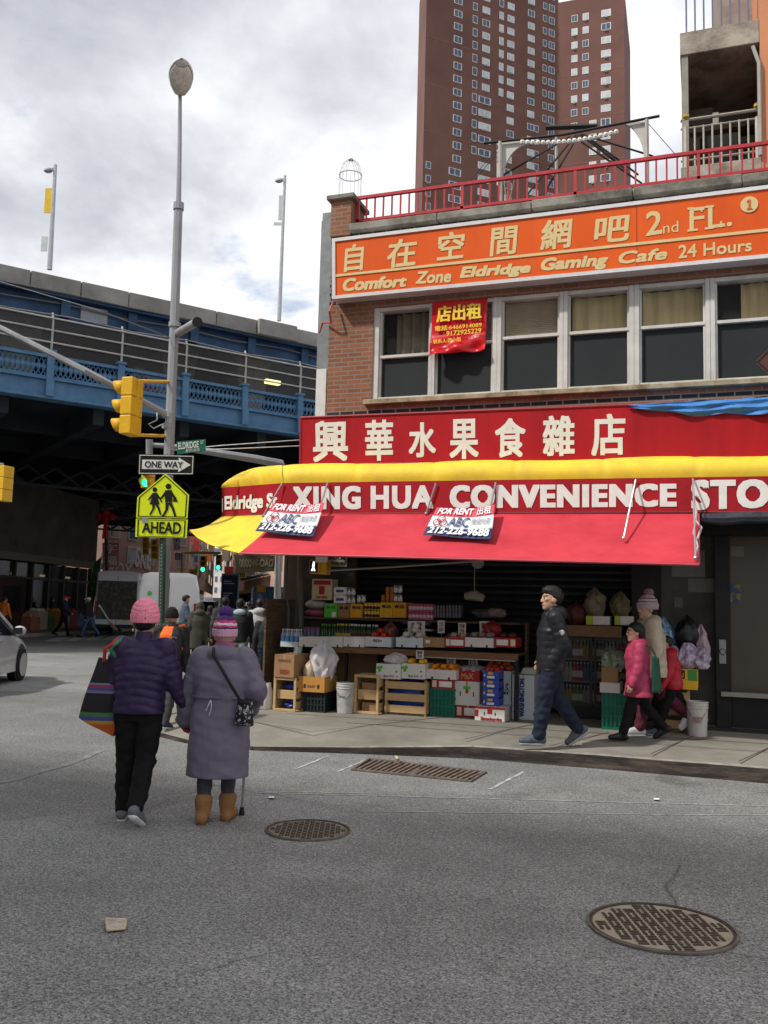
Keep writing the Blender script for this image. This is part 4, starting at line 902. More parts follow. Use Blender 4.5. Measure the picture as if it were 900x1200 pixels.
# ------------------------------------------------------------------ red store sign board
RY = 11.3
redsign = M('sign_red', (.42, .009, .015), .5, spec=.2, col2=(.29, .006, .010), scale=1.8, bump=.03, stretch=(1.4, 1, .3))
ivory = M('sign_ivory', (.70, .67, .58), .6, var=.08, scale=4)
rs = thing('store_sign', 'red sign board with white Chinese characters above the yellow awning', 'shop sign', ony(352, 544, RY))
tl, bl = ony(352.5, 489.6, RY), ony(352, 545, RY); tr, brr = ony(735, 475, RY), ony(640, 541.5, RY)
XE2 = 2.4
rq = [bl, hor(bl, brr, XE2), hor(tl, tr, XE2), tl]
MB().slab(rq, .5, (0, 1, 0)).build('panel', redsign, rs)
mb = MB()
for a, b2, n_ in ((rq[3], rq[2], 1), (rq[0], rq[1], 1)): mb.tube([a, b2], .018, 6)
mb.tube([rq[0], rq[3]], .018, 6); mb.build('edge_trim', M('trim_red', (.30, .02, .03), .4), rs)
mb = MB(); dq = MB()
for ch, x0, x1, t, b_ in [('興', 367, 408, 493, 541), ('華', 428, 461, 492, 540), ('水', 479, 511, 495, 536), ('果', 527, 561, 491, 538), ('食', 580, 616, 490, 536), ('雜', 636, 673.5, 487, 534.5), ('店', 693, 733, 485, 534)]:
    d = -(x1 - x0) * .028; lettering(mb, ch, [ony(x0, b_ - d / 2, RY), ony(x1, b_ + d / 2, RY), ony(x1, t + d / 2, RY), ony(x0, t - d / 2, RY)], 0, out=(0, -1, 0), th=.003, lift=.002, fat=(.03, .022))
mb.build('lettering', ivory, rs)
# ================================================================== AWNING AND ITS BANNERS
AY = 11.0; BYb = 10.3
yelc = M('awning_yellow', (.82, .58, .04), .6, col2=(.62, .42, .05), scale=2.6, thr=(.42, .75), bump=.15, bscale=7, bdist=.02)
redb = M('awning_red', (.40, .012, .022), .6, spec=.15, col2=(.27, .012, .018), scale=2.2, bump=.15, bscale=4, bdist=.02)
canv = M('canopy_red', (.56, .05, .07), .7, spec=.15, col2=(.42, .03, .045), scale=1.5, thr=(.38, .75), bump=.12, bscale=5, bdist=.03, stretch=(1, 2.2, 1))
aw = thing('awning', 'wide shop awning with yellow roll, red lettered band and pinkish red drop canopy', 'awning', ony(332, 602, AY))
XE3 = 2.2
vtl, vbl = ony(332, 566, AY), ony(330, 602.3, AY); vtr, vbr = ony(900, 558, AY), ony(900, 600, AY)
vtr, vbr = hor(vtl, vtr, XE3), hor(vbl, vbr, XE3)
wq = [ond(260, 605, 13.35), vbl, vtl, ond(260, 571.5, 13.35)]     # wing of the band round the corner: BL BR TR TL
MB().slab([vbl, vbr, vtr, vtl], .03, (0, 1, 0)).build('band', redb, aw)
ninw = np.cross(wq[1] - wq[0], wq[3] - wq[0]); ninw /= np.linalg.norm(ninw); ninw = ninw if ninw[1] > 0 else -ninw
MB().slab(wq, .03, ninw).build('band', redb, aw)
mb = MB()
for a, b_ in ((vbl, vbr), (wq[0], wq[1])): mb.tube([a, b_], .012, 6)
mb.build('band_hem', M('hem_dark', (.16, .02, .025), .6), aw)
ytl, ytr = ony(332, 545.5, 11.3), hor(ony(332, 545.5, 11.3), ony(900, 534, 11.3), XE3)
NS = 6.2
def seam(s, p):      # puckered cloth between seams
    f_ = (s % p) / p; return 1 - .5 * (math.exp(-f_ * 22) + math.exp(-(1 - f_) * 30))
def roll(u, v):
    b0 = vtl + (vtr - vtl) * u; t0 = ytl + (ytr - ytl) * u; X = b0[0] - vtl[0]; k_ = seam(X - .02, 1.06); a = v * math.pi / 2
    dy = t0[1] - b0[1]; dz = t0[2] - b0[2]
    return b0 + np.array([(1 - math.cos(a)) * (t0[0] - b0[0]), (1 - math.cos(a)) * dy - .05 * math.sin(2 * a) * k_, math.sin(a) * dz * (.93 + .07 * k_) + .012 * math.sin(X * 2.9) * math.sin(a)])
mb = MB(); mb.grid(roll, 240, 10); mb.build('yellow_roll', yelc, aw, smooth=True)
def rollw(u, v):
    b0 = wq[3] + (wq[2] - wq[3]) * u; h = (ytl[2] - vtl[2]) * math.sqrt(max(0.0, 1 - max(0, (.62 - u) / .62) ** 2.2)); a = v * math.pi / 2; k_ = seam(u * 1.5 + .02, .5)
    dx = (ytl[0] - vtl[0]) ; 
    hz_ = ninw * (1 - u) * .3 + (ytl - vtl) * np.array([1, 1, 0]) * u
    return b0 + hz_ * (1 - math.cos(a)) - ninw * .07 * math.sin(2 * a) * k_ * (1 - u) - np.array([0, 1, 0]) * .07 * math.sin(2 * a) * k_ * u + np.array([0, 0, math.sin(a) * h * (.93 + .07 * k_)])
mb = MB(); mb.grid(rollw, 40, 10); mb.build('yellow_roll', yelc, aw, smooth=True)
c_bl, c_br = ony(281, 648.5, BYb), ony(819, 662, BYb); tbr = ony(819, 602.2, AY)
def can(u, v):
    t0 = vbl + (tbr - vbl) * u; b0 = c_bl + (c_br - c_bl) * u; p = t0 + (b0 - t0) * v
    return p + np.array([0, -.005, -.03 * math.sin(v * math.pi) + .006 * math.sin(u * 40) * v + .008 * math.sin(u * 13 + 1) * v])
mb = MB(); mb.grid(can, 90, 14); mb.build('drop_canopy', canv, aw, smooth=True, solid=.004)
mb = MB().tube([c_bl, c_br], .016, 6); mb.build('front_bar', M('bar_red', (.40, .05, .07), .5), aw)
mb = MB().tube([tbr, c_br], .012, 6); mb.build('side_hem', M('bar_red', (.4, .05, .07), .5), aw)
w0 = float((c_bl - CAMP) @ _f); tip = ond(222, 621, 12.7)
def wing(u, v):      # yellow corner gore
    t0 = wq[0] + (vbl - wq[0]) * u
    arc = [(222, 621, 12.7), (231, 630, 12.55), (244, 637.5, 12.2), (261, 643.5, 11.9), (281, 648.5, w0)]
    x = u * 4; i = min(3, int(x)); f_ = x - i; b0 = ond(*[lerp(arc[i][j], arc[i + 1][j], f_) for j in range(3)])
    return t0 + (b0 - t0) * v + np.array([0, 0, -.05 * math.sin(v * math.pi)])
mb = MB(); mb.grid(wing, 24, 12); mb.build('yellow_corner', yelc, aw, smooth=True, solid=.004)
# lettering on the band
lw = M('letter_white', (.72, .70, .66), .6, var=.08, scale=6); mb = MB()
def vq(x0, x1, yt0, yb0, yt1, yb1): return [ony(x0, yb0, AY - .002), ony(x1, yb1, AY - .002), ony(x1, yt1, AY - .002), ony(x0, yt0, AY - .002)]
for txt, x0, x1 in [('XING', 343, 423), ('HUA', 434.5, 508), ('CONVENIENCE', 527, 793)]:
    f1 = lambda x: lerp(570, 566.5, (x - 343) / 450); f2 = lambda x: lerp(597.5, 594, (x - 343) / 450)
    n_ = len(txt); lettering(mb, txt, vq(x0, x1, f1(x0), f2(x0), f1(x1), f2(x1)), 0, out=(0, -1, 0), fat=(.021 if n_ < 5 else .0085, .045), space=1.14)
f1 = lambda x: 562.5 - (x - 810) * .012; f2 = lambda x: 598 - (x - 810) * .03
lettering(mb, 'STORE', vq(810, 960, f1(810), f2(810), f1(960), f2(960)), 0, out=(0, -1, 0), fat=(.017, .045), space=1.14)
mb.build('lettering', lw, aw)
mb = MB(); wp_ = lambda x, y: online(x, y, wq[0], (wq[1] - wq[0])[0], (wq[1] - wq[0])[1])
lettering(mb, 'l', subq(wq, .01, .025, .15, .62), 0, out=-ninw, lift=.006)
lettering(mb, 'Eldridge St', subq(wq, .055, .93, .08, .70), 0, out=-ninw, fat=(.009, .035), lift=.006)
mb.build('lettering', lw, aw)
# rods holding the canopy
rodm = M('rod_metal', (.42, .42, .43), .35, metal=.7)
def cany(x, y, lift=.02):  # point on the canopy surface seen at pixel
    n = np.cross(tbr - vbl, c_bl - vbl); d = ray(x, y); p = CAMP + d * ((n @ (vbl - CAMP)) / (n @ d)); return p + np.array([0, -lift, lift * .6])
for a, b_ in [((331, 566), (309, 606)), ((384, 565), (371, 612)), ((511, 566), (500, 603)), ((581, 565), (573, 606)), ((745, 562), (731, 632)), ((812, 561), (815, 655))]:
    p, q = ony(*a, AY - .03), cany(*b_); MB().tube([p, q], .011, 6).ball(q, .022, 8).build('rod', rodm, aw)
pl, q = ony(811, 628, 10.7), ony(813, 655, 10.45)
mb = MB().tube([ony(812, 575, 10.95), ony(816, 600, 10.85), ony(813, 625, 10.6), ony(818, 640, 10.5), ony(812, 658, 10.4)], .012, 5); mb.tube([ony(815, 610, 10.75), ony(822, 618, 10.7), ony(817, 632, 10.6)], .014, 5); mb.build('rope', M('rope_pale', (.5, .42, .42), .8), aw)
# fixed bar under the canopy
solo('awning_bar', 'long pale metal bar running under the red canopy', 'bar', MB().tube([ony(382, 669, 11.6), ony(460, 664.5, 11.6), ony(566, 657, 11.6)], .014, 6), M('bar_pale', (.30, .29, .26), .5))

# FOR RENT banners
white_v = M('banner_white', (.74, .75, .78), .5, var=.03); pinkred = M('banner_pinkred', (.70, .07, .11), .5, var=.05); navy = M('banner_navy', (.025, .04, .12), .5, var=.1); inkred = M('ink_ring', (.55, .03, .06), .5); inknavy = M('ink_navy', (.035, .045, .10), .5)
def rent_banner(q_, lbl, sag):
    t = thing('rent_banner', lbl, 'banner', q_[0], 0, 'for rent banners tied to the awning')
    q = [np.array(a) for a in q_]; nb_ = np.cross(q[1] - q[0], q[3] - q[0]); nb_ /= np.linalg.norm(nb_); nb_ = nb_ if nb_[1] < 0 else -nb_
    B = lambda u, v: q[0] * (1 - u) * (1 - v) + q[1] * u * (1 - v) + q[2] * u * v + q[3] * (1 - u) * v + np.array([0, 0, -sag * math.sin(u * math.pi) * v]) + nb_ * .012 * math.sin(u * 5.5 + 1) * (1 - v * .5)
    mb = MB()
    for k_, (v0, v1) in enumerate(((0, .30), (.30, .70), (.70, 1))):
        mb.m(k_); mb.grid(lambda u, v: B(u, v0 + (v1 - v0) * v), 24, 5)
    mb.build('sheet', [navy, white_v, pinkred], t, smooth=True, solid=.002)
    def let(m_, s_, u0, u1, v0, v1, **k):
        N_ = 1; lettering(m_, s_, [B(u0, v0), B(u1, v0), B(u1, v1), B(u0, v1)], out=nb_, lift=.014, **k)
    mb = MB(); let(mb, 'FOR RENT', .06, .66, .74, .96, shear=.15, fat=(.006, .05)); let(mb, '出租', .72, .95, .73, .96, fat=(.006, .02)); let(mb, '212-226-9688', .05, .96, .05, .27, shear=.15, fat=(.006, .05)); mb.build('lettering', white_v, t)
    mb = MB(); let(mb, 'ABC', .30, .63, .345, .655, shear=.12, fat=(.003, .008)); mb.build('lettering', M('ink_slate', (.06, .09, .19), .5), t); mb = MB(); let(mb, '萬國地產', .66, .96, .42, .62); mb.build('lettering', M('ink_faded', (.33, .35, .40), .6), t)
    mb = MB(); 
    for (cu, cv) in ((.13, .44), (.22, .44), (.175, .57)):
        mb.tube([B(cu + .058 * math.cos(a), cv + .105 * math.sin(a)) + nb_ * .02 for a in np.linspace(0, 2 * math.pi, 17)], .006, 4, cap=False)
    mb.build('ring_logo', inkred, t)
rent_banner([ony(299.5, 623, 10.55), ony(367.5, 629, 10.5), ony(380.5, 589, 10.86), ony(321, 589.5, 10.86)], 'white for rent banner on the canopy under the word XING, beside the yellow corner', .03)
rent_banner([ony(496, 627.5, 10.55), ony(576, 632, 10.5), ony(580, 591, 10.86), ony(512, 595, 10.86)], 'white for rent banner on the canopy between the words HUA and CONVENIENCE', .035)
# blue tarp over the sign's upper edge
tarpm = M('tarp_blue', (.035, .15, .42), .5, col2=(.07, .25, .56), scale=3.5, bump=.3, bscale=14, stretch=(1, 1, 2.4))
def tarpf(u, v):
    px = lerp(735, 960, u); yt = lerp(474.5, 462, u); yb = 475.5 + 12 * min(1, u * 3.2) ** .8 - u * 3.5 + 1.2 * math.sin(u * 21)
    p = ony(px, lerp(yt, yb, v), 11.27)
    return p + np.array([0, -.03 * math.sin(v * math.pi) - .02 * math.sin(u * 30 + v * 6) * v - .014 * math.sin(v * 14 + u * 9) * min(1, u * 5), 0])
mb = MB(); mb.grid(tarpf, 70, 14); mb.grid(lambda u, v: tarpf(u, 0) + np.array([0, .03 + .66 * v, .05 * math.sin(v * 3) + .02 * math.sin(u * 20 + v * 4)]), 40, 4)
solo('tarp', 'blue plastic tarp draped over the upper right edge of the red sign', 'tarp', mb, tarpm, smooth=True)
solo('light_tube', 'rolled dark plastic sheet hanging under the red band right of the canopy', 'plastic sheet', (lambda m: m.tube([ony(822, 607, 10.95), ony(845, 608, 10.98), ony(870, 606.5, 10.98), ony(960, 605, 10.98)], [.05, .075, .07, .06], 8) and m)(MB()), M('dark_plastic', (.02, .022, .03), .3, col2=(.06, .065, .08), scale=9)).name = 'plastic_roll'

# ================================================================== STREET FURNITURE
galv = M('galvanised', (.32, .33, .345), .5, metal=.45, var=.2, scale=3, stretch=(1, 1, .3), bump=.05)
signy = M('signal_yellow', (.70, .40, .02), .45, var=.1)
LD = 13.0
pb0 = onz(187, 822, .12); LY = pb0[1]
def lp(x, y): return ony(x, y, LY)
sl = thing('street_lamp', 'tall grey octagonal street lamp pole with cobra head at the corner', 'street lamp', pb0)
MB().tube([pb0, lp(195, 600), lp(204, 390), lp(209.2, 240)], [.085, .082, .074, .068], 8).build('pole', galv, sl)
MB().tube([lp(209.2, 246), lp(209.5, 238)], .085, 10).build('collar', galv, sl)
MB().tube([lp(209.2, 245), lp(210.5, 170), lp(211, 112), lp(211.0, 104)], [.042, .034, .03, .03], 8).build('upper_pole', galv, sl, smooth=True)
MB().lathe(pb0 + np.array([0, 0, -.02]), [(.2, 0), (.2, .08), (.13, .25), (.1, .3)], 8).build('base', galv, sl)
fw = np.array([-_f[0], -_f[1], 0]); fw /= np.linalg.norm(fw)             # towards the viewer
_fw0 = fw
hd = lp(211, 110)
fw = (CAMP - hd) * np.array([1, 1, 0]); fw /= np.linalg.norm(fw); sx_ = np.array([-fw[1], fw[0], 0])
def egg(u, v, k0, k1):
    # u along, v around
    t = u; L = .95; w = .185 * (math.sin(math.pi * min(1, .12 + .88 * t) ** 1.35) ** .55 if t < 1 else 0) ; a = lerp(k0, k1, v)
    return hd + fw * (L * t - .06) + sx_ * w * math.cos(a) + np.array([0, 0, .03 + w * .62 * math.sin(a) + .02 * t])
mb = MB(); mb.grid(lambda u, v: egg(u * .995, v, -.35, math.pi + .35), 24, 16); mb.build('lamp_head', M('lamp_housing', (.68, .68, .67), .55), sl, smooth=True, solid=.01)
mb = MB(); mb.grid(lambda u, v: egg(.30 + u * .62, v, math.pi + .3, 2 * math.pi - .3) - np.array([0, 0, .03]), 18, 12); mb.build('lens', M('lamp_lens', (.88, .87, .83), .12, var=.25, scale=14, spec=.8), sl, smooth=True)
mb = MB(); mb.grid(lambda u, v: egg(.04 + u * .24, v, math.pi + .3, 2 * math.pi - .3), 8, 10); mb.grid(lambda u, v: egg(.90 + u * .095, v, math.pi + .3, 2 * math.pi - .3), 8, 10); mb.build('lamp_underside', M('lamp_housing', (.5, .5, .5), .5), sl, smooth=True)
fw = _fw0
for y in (381, 487, 500): x = 204 - (y - 390) * .065; MB().tube([lp(x + .4, y - 2.5), lp(x, y + 2.5)], .098, 10).build('clamp', galv, sl)
# mast arm
armb = lp(198, 487); arme = ond(-150, 297, 14.0)
mid = ond(0, 384, 13.4)
MB().tube([armb, ond(100, 434.5, 13.1), mid, arme], [.055, .052, .045, .035], 8).build('mast_arm', galv, sl, smooth=True)
MB().tube([lp(203, 397), ond(120, 365, 13.1), ond(0, 330, 13.3), ond(-150, 290, 14)], .008, 5).build('guy_wire', M('cable_grey', (.2, .2, .2), .6), sl)
# traffic signal mounted left of the pole, facing away to the left
tsm = M('signal_black', (.02, .02, .02), .5)
def signal_side(c, w, h, lbl, dirn, out_):
    """three section head seen from the side: c centre of the housing, dirn points where the lenses face"""
    t = thing('traffic_signal', lbl, 'traffic signal', c - np.array([0, 0, h / 2]))
    d = np.array(dirn); d /= np.linalg.norm(d); s = np.array([-d[1], d[0], 0]); hw = w / 2
    for k_ in range(3):
        z = c[2] + h * (1 / 3 - k_ / 3); zz = h / 6 * .97
        P = lambda a, b_, e: np.array([c[0], c[1], z]) + d * a + s * b_ + np.array([0, 0, e])
        hs = MB().hexa([P(-hw * .6, -hw, -zz), P(hw * .6, -hw, -zz), P(hw * .6, hw, -zz), P(-hw * .6, hw, -zz), P(-hw * .6, -hw, zz), P(hw * .6, -hw, zz), P(hw * .6, hw, zz), P(-hw * .6, hw, zz)]).build('signal_section', signy, t, bevel=.012, seg=2)
        mb = MB(); pts = []
        n_ = 14
        ring = lambda r, ext, aa: P(hw * .6 + ext, math.cos(aa) * r, math.sin(aa) * r)
        mb.grid(lambda u, v: ring(zz * .86, (0 if v < .5 else .2 - .06 * (1 - math.sin(lerp(-.9, math.pi + .9, u)))), lerp(-.9, math.pi + .9, u)), n_, 1)
        mb.build('visor', signy, hs, smooth=True, solid=.008)
        out_col = [M('lens_red_off', (.12, .01, .01), .3), M('lens_amber_off', (.2, .09, .01), .3), M('lens_green_off', (.01, .07, .05), .3)][k_]
        lit = glow('lens_green_lit', (.02, .95, .45), 2.2)
        mb = MB(); mb.grid(lambda u, v: P(hw * .6 + .005 + .02 * (1 - v), math.cos(u * 2 * math.pi) * zz * .8 * v, math.sin(u * 2 * math.pi) * zz * .8 * v), 16, 3); mb.build('lens', lit if (k_ == 2 and out_) else out_col, hs, smooth=True)
    return t
left_cam = -np.array([_r[0], _r[1], 0])
sg = signal_side(ond(154, 477, 13.0), .30, .83, 'yellow traffic signal facing left, bracketed to the lamp pole', left_cam * .96 + fw * .28 * -1, False)
mb = MB()
mb.tube([ond(158, 446, 13), ond(160, 446.5, 13), lp(199, 447.5)], .026, 7); mb.tube([ond(155, 509, 13), ond(165, 510, 13), lp(194, 511)], .026, 7); mb.tube([ond(163, 446, 13), ond(158, 510, 13)], .03, 6)
mb.build('bracket', signy, sg)
MB().tube([lp(193, 496), ond(180, 502, 12.95), ond(174, 497, 12.95), ond(184, 492, 12.95), lp(184, 481)], .010, 5).build('loose_cable', M('cable_pale', (.4, .4, .42), .5), sg)
# CCTV camera
cc = thing('security_camera', 'grey tubular security camera clamped high on the lamp pole', 'security camera', lp(207, 386))
a, b_ = lp(209, 390), ond(231, 377.5, 12.75)
MB().tube([a, b_], .062, 12).build('body', galv, cc, smooth=True); dv_ = (b_ - a) / np.linalg.norm(b_ - a)
MB().tube([b_ - dv_ * .01, b_ + dv_ * .03], .072, 12).build('hood', tsm, cc)
MB().tube([lp(203, 384), a], .03, 6).build('mount', galv, cc)
# street name sign
def plate(name, lbl, cat, P, D, mats, th=.006, rim=0, rimmat=None):
    q = [ond(x, y, D) for x, y in P]; t = thing(name, lbl, cat, (q[0] + q[1]) / 2)
    MB().prism(q, np.array([_f[0], _f[1], 0]) * th).build('plate', mats, t); return t, q
green = M('street_green', (.012, .155, .105), .4, var=.05); wht = M('sign_white', (.72, .72, .70), .45, var=.03); blk = M('sign_black', (.015, .015, .015), .45)
t, q = plate('street_name_sign', 'green street name sign reading ELDRIDGE ST on the lamp pole', 'street sign', [(207.5, 532.5), (241, 528.5), (241, 514.5), (207, 517.5)], 12.86, green)
mb = MB(); lettering(mb, 'ELDRIDGE', subq(q, .05, .76, .36, .9), 0, out=-_f, fat=(.004, .03)); lettering(mb, 'ST', subq(q, .82, .94, .62, .9), 0, out=-_f); lettering(mb, '愛烈治街', subq(q, .3, .8, .06, .32), 0, out=-_f); mb.build('lettering', wht, t)
# ONE WAY
t, q = plate('one_way_sign', 'black and white ONE WAY arrow sign pointing right on the lamp pole', 'traffic sign', [(161.5, 556), (227, 556.5), (228, 533.5), (162.5, 532)], 12.84, blk)
mb = MB(); nS = -_f
def strip(q, u0, u1, v0, v1, lift, mb): 
    s_ = [p + nS * lift for p in subq(q, u0, u1, v0, v1)]; mb.slab(s_, .003, nS)
for a in ((.02, .98, .04, .075), (.02, .98, .925, .96), (.02, .032, .075, .925), (.968, .98, .075, .925)): strip(q, *a, .002, mb)
mb.build('border', wht, t)
mb = MB(); B_ = lambda u, v: subq(q, u, u + .001, v, v + .001)[0] + nS * .002
mb.prism([B_(.07, .27), B_(.72, .27), B_(.72, .13), B_(.94, .5), B_(.72, .87), B_(.72, .73), B_(.07, .73)], nS * .003); mb.build('arrow', wht, t)
mb = MB(); lettering(mb, 'ONE WAY', subq(q, .12, .80, .34, .66), 0, out=-_f, fat=(.004, .02), lift=.007); mb.build('lettering', blk, t)
# school crossing sign on its own perforated post
SD = 12.45
fluo = M('sign_fluorescent', (.80, .92, .02), .4, var=.05)
pbase = onz(186.5, 838, .12); pD = float((pbase - CAMP) @ _f)
SD = pD
sc_ = thing('school_crossing_sign', 'fluorescent yellow pentagon crossing sign with AHEAD plaque on a green perforated post', 'traffic sign', pbase)
postg = bands('post_perforated', 2, [(z, c) for i in range(0, 1) for z, c in ((0, (.02, .05, .035)), (9, (.02, .05, .035)))], .6)
ptop = ond(192.5, 572, SD)
MB().hexa([pbase + (-.03, -.03, 0), pbase + (.03, -.03, 0), pbase + (.03, .03, 0), pbase + (-.03, .03, 0), ptop + (-.03, -.03, 0), ptop + (.03, -.03, 0), ptop + (.03, .03, 0), ptop + (-.03, .03, 0)]).build('post', postg, sc_)
mb = MB()
for i in range(66): p = pbase + (ptop - pbase) * (i + .5) / 66; mb.box(p[0] - .008, p[0] + .008, p[1] - .0325, p[1] - .03, p[2] - .008, p[2] + .008)
o = mb.build('post_hole', M('hole_pale', (.20, .22, .20), .7), sc_); o['kind'] = 'stuff'
SDf = SD - .05
pen = [(159.5, 606.5), (219.5, 607.5), (221.5, 580), (194, 555), (161, 582.5)]
pq = [ond(x, y, SDf) for x, y in pen]; th_ = np.array([_f[0], _f[1], 0]) * .006
MB().prism(pq, th_).build('pentagon_plate', fluo, sc_)
pq2 = [ond(158.5, 629, SDf), ond(218.5, 630.5, SDf), ond(220, 609, SDf), ond(159.3, 607.8, SDf)]
MB().prism(pq2, th_).build('plaque', fluo, sc_)
mb = MB()
def outline(poly, ins_, w, mb):
    c = sum(poly) / len(poly); n_ = len(poly); a_ = [p + (c - p) * ins_ for p in poly]; b2 = [p + (c - p) * (ins_ + w) for p in poly]
    for i in range(n_): j = (i + 1) % n_; mb.slab([p + nS * .001 for p in (a_[i], a_[j], b2[j], b2[i])], .002, nS)
outline(pq, .06, .045, mb); outline([np.array(p) for p in pq2], .07, .05, mb)
B2 = lambda x, y: ond(x, y, SDf) + nS * .002
def figure(px, py, h, dress, mb):       # walking figure silhouette: head, body, legs, arm
    r = h * .085; mb.prism([B2(px + r * math.cos(a), py - h * .9 + r * math.sin(a)) for a in np.linspace(0, 2 * math.pi, 14)[:-1]], nS * .002)
    if dress: mb.prism([B2(px + x * h, py - y * h) for x, y in ((-.08, .79), (.08, .79), (.10, .62), (.17, .38), (-.19, .38), (-.10, .62))], nS * .0025)
    else: mb.prism([B2(px + x * h, py - y * h) for x, y in ((-.10, .79), (.10, .79), (.12, .44), (-.10, .44))], nS * .0025)
    for pts in (((.0, .42), (.10, .22), (.17, .02), (.23, .0), (.23, .03), (.17, .25), (.09, .44)), ((-.09, .44), (-.09, .22), (-.20, .02), (-.14, .0), (-.01, .22), (.03, .42)), ((-.09, .77), (-.25, .55), (-.22, .52), (-.06, .66)), ((.09, .77), (.22, .58), (.27, .46), (.23, .44), (.17, .55), (.07, .64))):
        mb.prism([B2(px + x * h, py - y * h) for x, y in pts], nS * .003)
figure(181.5, 603.5, 33, True, mb); figure(197.5, 606, 40, False, mb)
mb.prism([B2(203, 582), B2(206, 582), B2(206, 588), B2(203, 588)], nS * .002)
mb.build('walking_figures', blk, sc_)
mb = MB(); lettering(mb, 'AHEAD', [B2(166.5, 624.5), B2(212, 626), B2(212.5, 612), B2(167, 611)], 0, out=-_f, fat=(.008, .03), lift=.002); mb.build('lettering', blk, sc_)
MB().slab([ond(166.5, 613, SDf - .01), ond(173, 613, SDf - .01), ond(173, 606.5, SDf - .01), ond(166.5, 606.5, SDf - .01)], .003, nS).build('sticker', M('sticker_grey', (.30, .31, .33), .6, var=.3, scale=60), sc_)
# mast arm beyond the corner with a green signal
FD = 27.0; fbse = ond(325, 711, 24.5); fbse[2] = .14; FDp = 24.5
fm = thing('signal_mast', 'grey mast arm reaching left from behind the store awning', 'signal mast', fbse)
MB().tube([fbse, ond(330, 543, FDp)], .10, 8).build('pole', galv, fm)
MB().tube([ond(330, 544, FDp), ond(300, 538, FDp - .5), ond(240, 528.5, FDp - 1), ond(205, 523.5, FDp - 1.2), ond(174, 521, FDp - 1.3)], [.12, .11, .09, .07, .06], 8).build('mast_arm', galv, fm, smooth=True)
MB().tube([ond(175, 515, FDp - 1.3), ond(175, 536, FDp - 1.3)], .09, 8).build('hanger', galv, fm)
g2 = signal_side(ond(174, 554, FDp - 1.3), .30, .80, 'yellow traffic signal showing green behind the ONE WAY sign', fw * .95 + left_cam * .3, True)
signal_side(ond(6, 567, 24), .36, .95, 'yellow traffic signal at the far left edge of the picture', left_cam * .9 - fw * .35, False)
MB().tube([ond(2, 546, 24), ond(0, 500, 24), ond(-2, 470, 24)], .05, 6)
hp = thing('signal_pole', 'grey pole carrying the far left traffic signal', 'pole', onz(-14, 765, 0)); D_ = float((onz(-14, 765, 0) - CAMP) @ _f)
MB().tube([onz(-14, 765, 0), ond(-10, 520, D_)], .09, 8).build('pole', galv, hp); MB().tube([ond(-10, 545, D_), ond(3, 544, 24)], .04, 6).build('bracket', galv, hp)
for (px, py, D, l) in [(238.5, 661, 62, 'left'), (256.5, 659, 64, 'right')]:
    signal_side(ond(px, py, D), .42, 1.1, 'small distant yellow traffic signal showing green, %s one of a pair over the far street' % l, fw, True)
ma = thing('signal_mast', 'yellowish mast arm over the far street carrying two small green signals', 'signal mast', onz(212, 734, 0))
MB().tube([onz(212, 734, 0), ond(213, 648, 60), ond(225, 648, 61), ond(258, 648, 64)], .09, 6).build('mast_arm', M('mast_ochre', (.45, .30, .06), .5), ma)
# wires from the lamp pole to the store
mb = MB().tube([lp(199, 528), ond(260, 522, 12.8), ony(353, 515.5, 11.6)], .007, 5); mb.tube([lp(199, 528), ond(270, 526, 12.8), ony(353, 522.5, 11.6)], .007, 5)
solo('overhead_cable', 'pair of pale overhead cables between the lamp pole and the red sign', 'cable', mb, M('cable_white', (.55, .55, .56), .5))
# pedestrian signal under the canopy
ps = thing('pedestrian_signal', 'yellow pedestrian signal showing a white walking figure under the canopy', 'pedestrian signal', ony(372, 672, 11.75))
X0, X1, Z0, Z1 = pb(361.5, 656, 372, 672, 11.68); MB().box(X0, X1 + .02, 11.70, 11.88, Z0, Z1).build('housing', signy, ps, bevel=.01)
MB().box(X0 + .012, X1 - .005, 11.692, 11.702, Z0 + .012, Z1 - .012).build('display', blk, ps)
X0c, X1c, Z0c, Z1c = pb(372, 656, 383, 673, 11.75); MB().box(X0c + .02, X1c, 11.74, 11.9, Z0c, Z1c).build('back_bracket', signy, ps, bevel=.008)
wf = glow('walk_figure', (.9, .95, 1), 1.6); mb = MB(); c = ony(367.5, 664, 11.69)
mb.ball(c + (0, 0, .055), .016, 8, (1, .3, 1)); mb.tube([c + (0, 0, .035), c + (-.004, 0, -.01)], .016, 5); mb.tube([c + (-.004, 0, -.01), c + (.02, 0, -.06)], .010, 5); mb.tube([c + (-.004, 0, -.01), c + (-.03, 0, -.06)], .010, 5); mb.build('walking_figure', wf, ps)
X0d, X1d, Z0d, Z1d = pb(370, 650, 384, 659, 11.66); MB().box(X0d, X1d, 11.655, 11.66, Z0d, Z1d).build('sticker', wht, ps)
MB().tube([ony(377, 650, 11.85), ony(377, 640, 11.85)], .02, 6).build('hanger', galv, ps)
# brown hanging banner, seen from behind (mirrored)
bq_ = [ond(278, 671.5, 14.0), ond(321.5, 669.5, 14.0), ond(323, 651, 14.0), ond(274, 650, 14.0)]
bb = thing('hanging_banner', 'brown translucent shop banner seen from behind, hanging left of the store', 'banner', bq_[0])
MB().slab(bq_, .004, (_f[0], _f[1], 0)).build('sheet', M('banner_brown', (.10, .085, .055), .7, var=.2, scale=4), bb)
mb = MB(); lettering(mb, 'DAO-W0000', subq(bq_, .1, .95, .3, .78), 0, out=-_f, mirror=True, fat=(.004, .03)); mb.build('lettering', M('banner_brown_ink', (.27, .24, .17), .7), bb)
MB().tube([ond(324, 640, 14), ond(323, 720, 14)], .02, 6).build('pole', M('pole_pale', (.45, .45, .42), .5), bb)
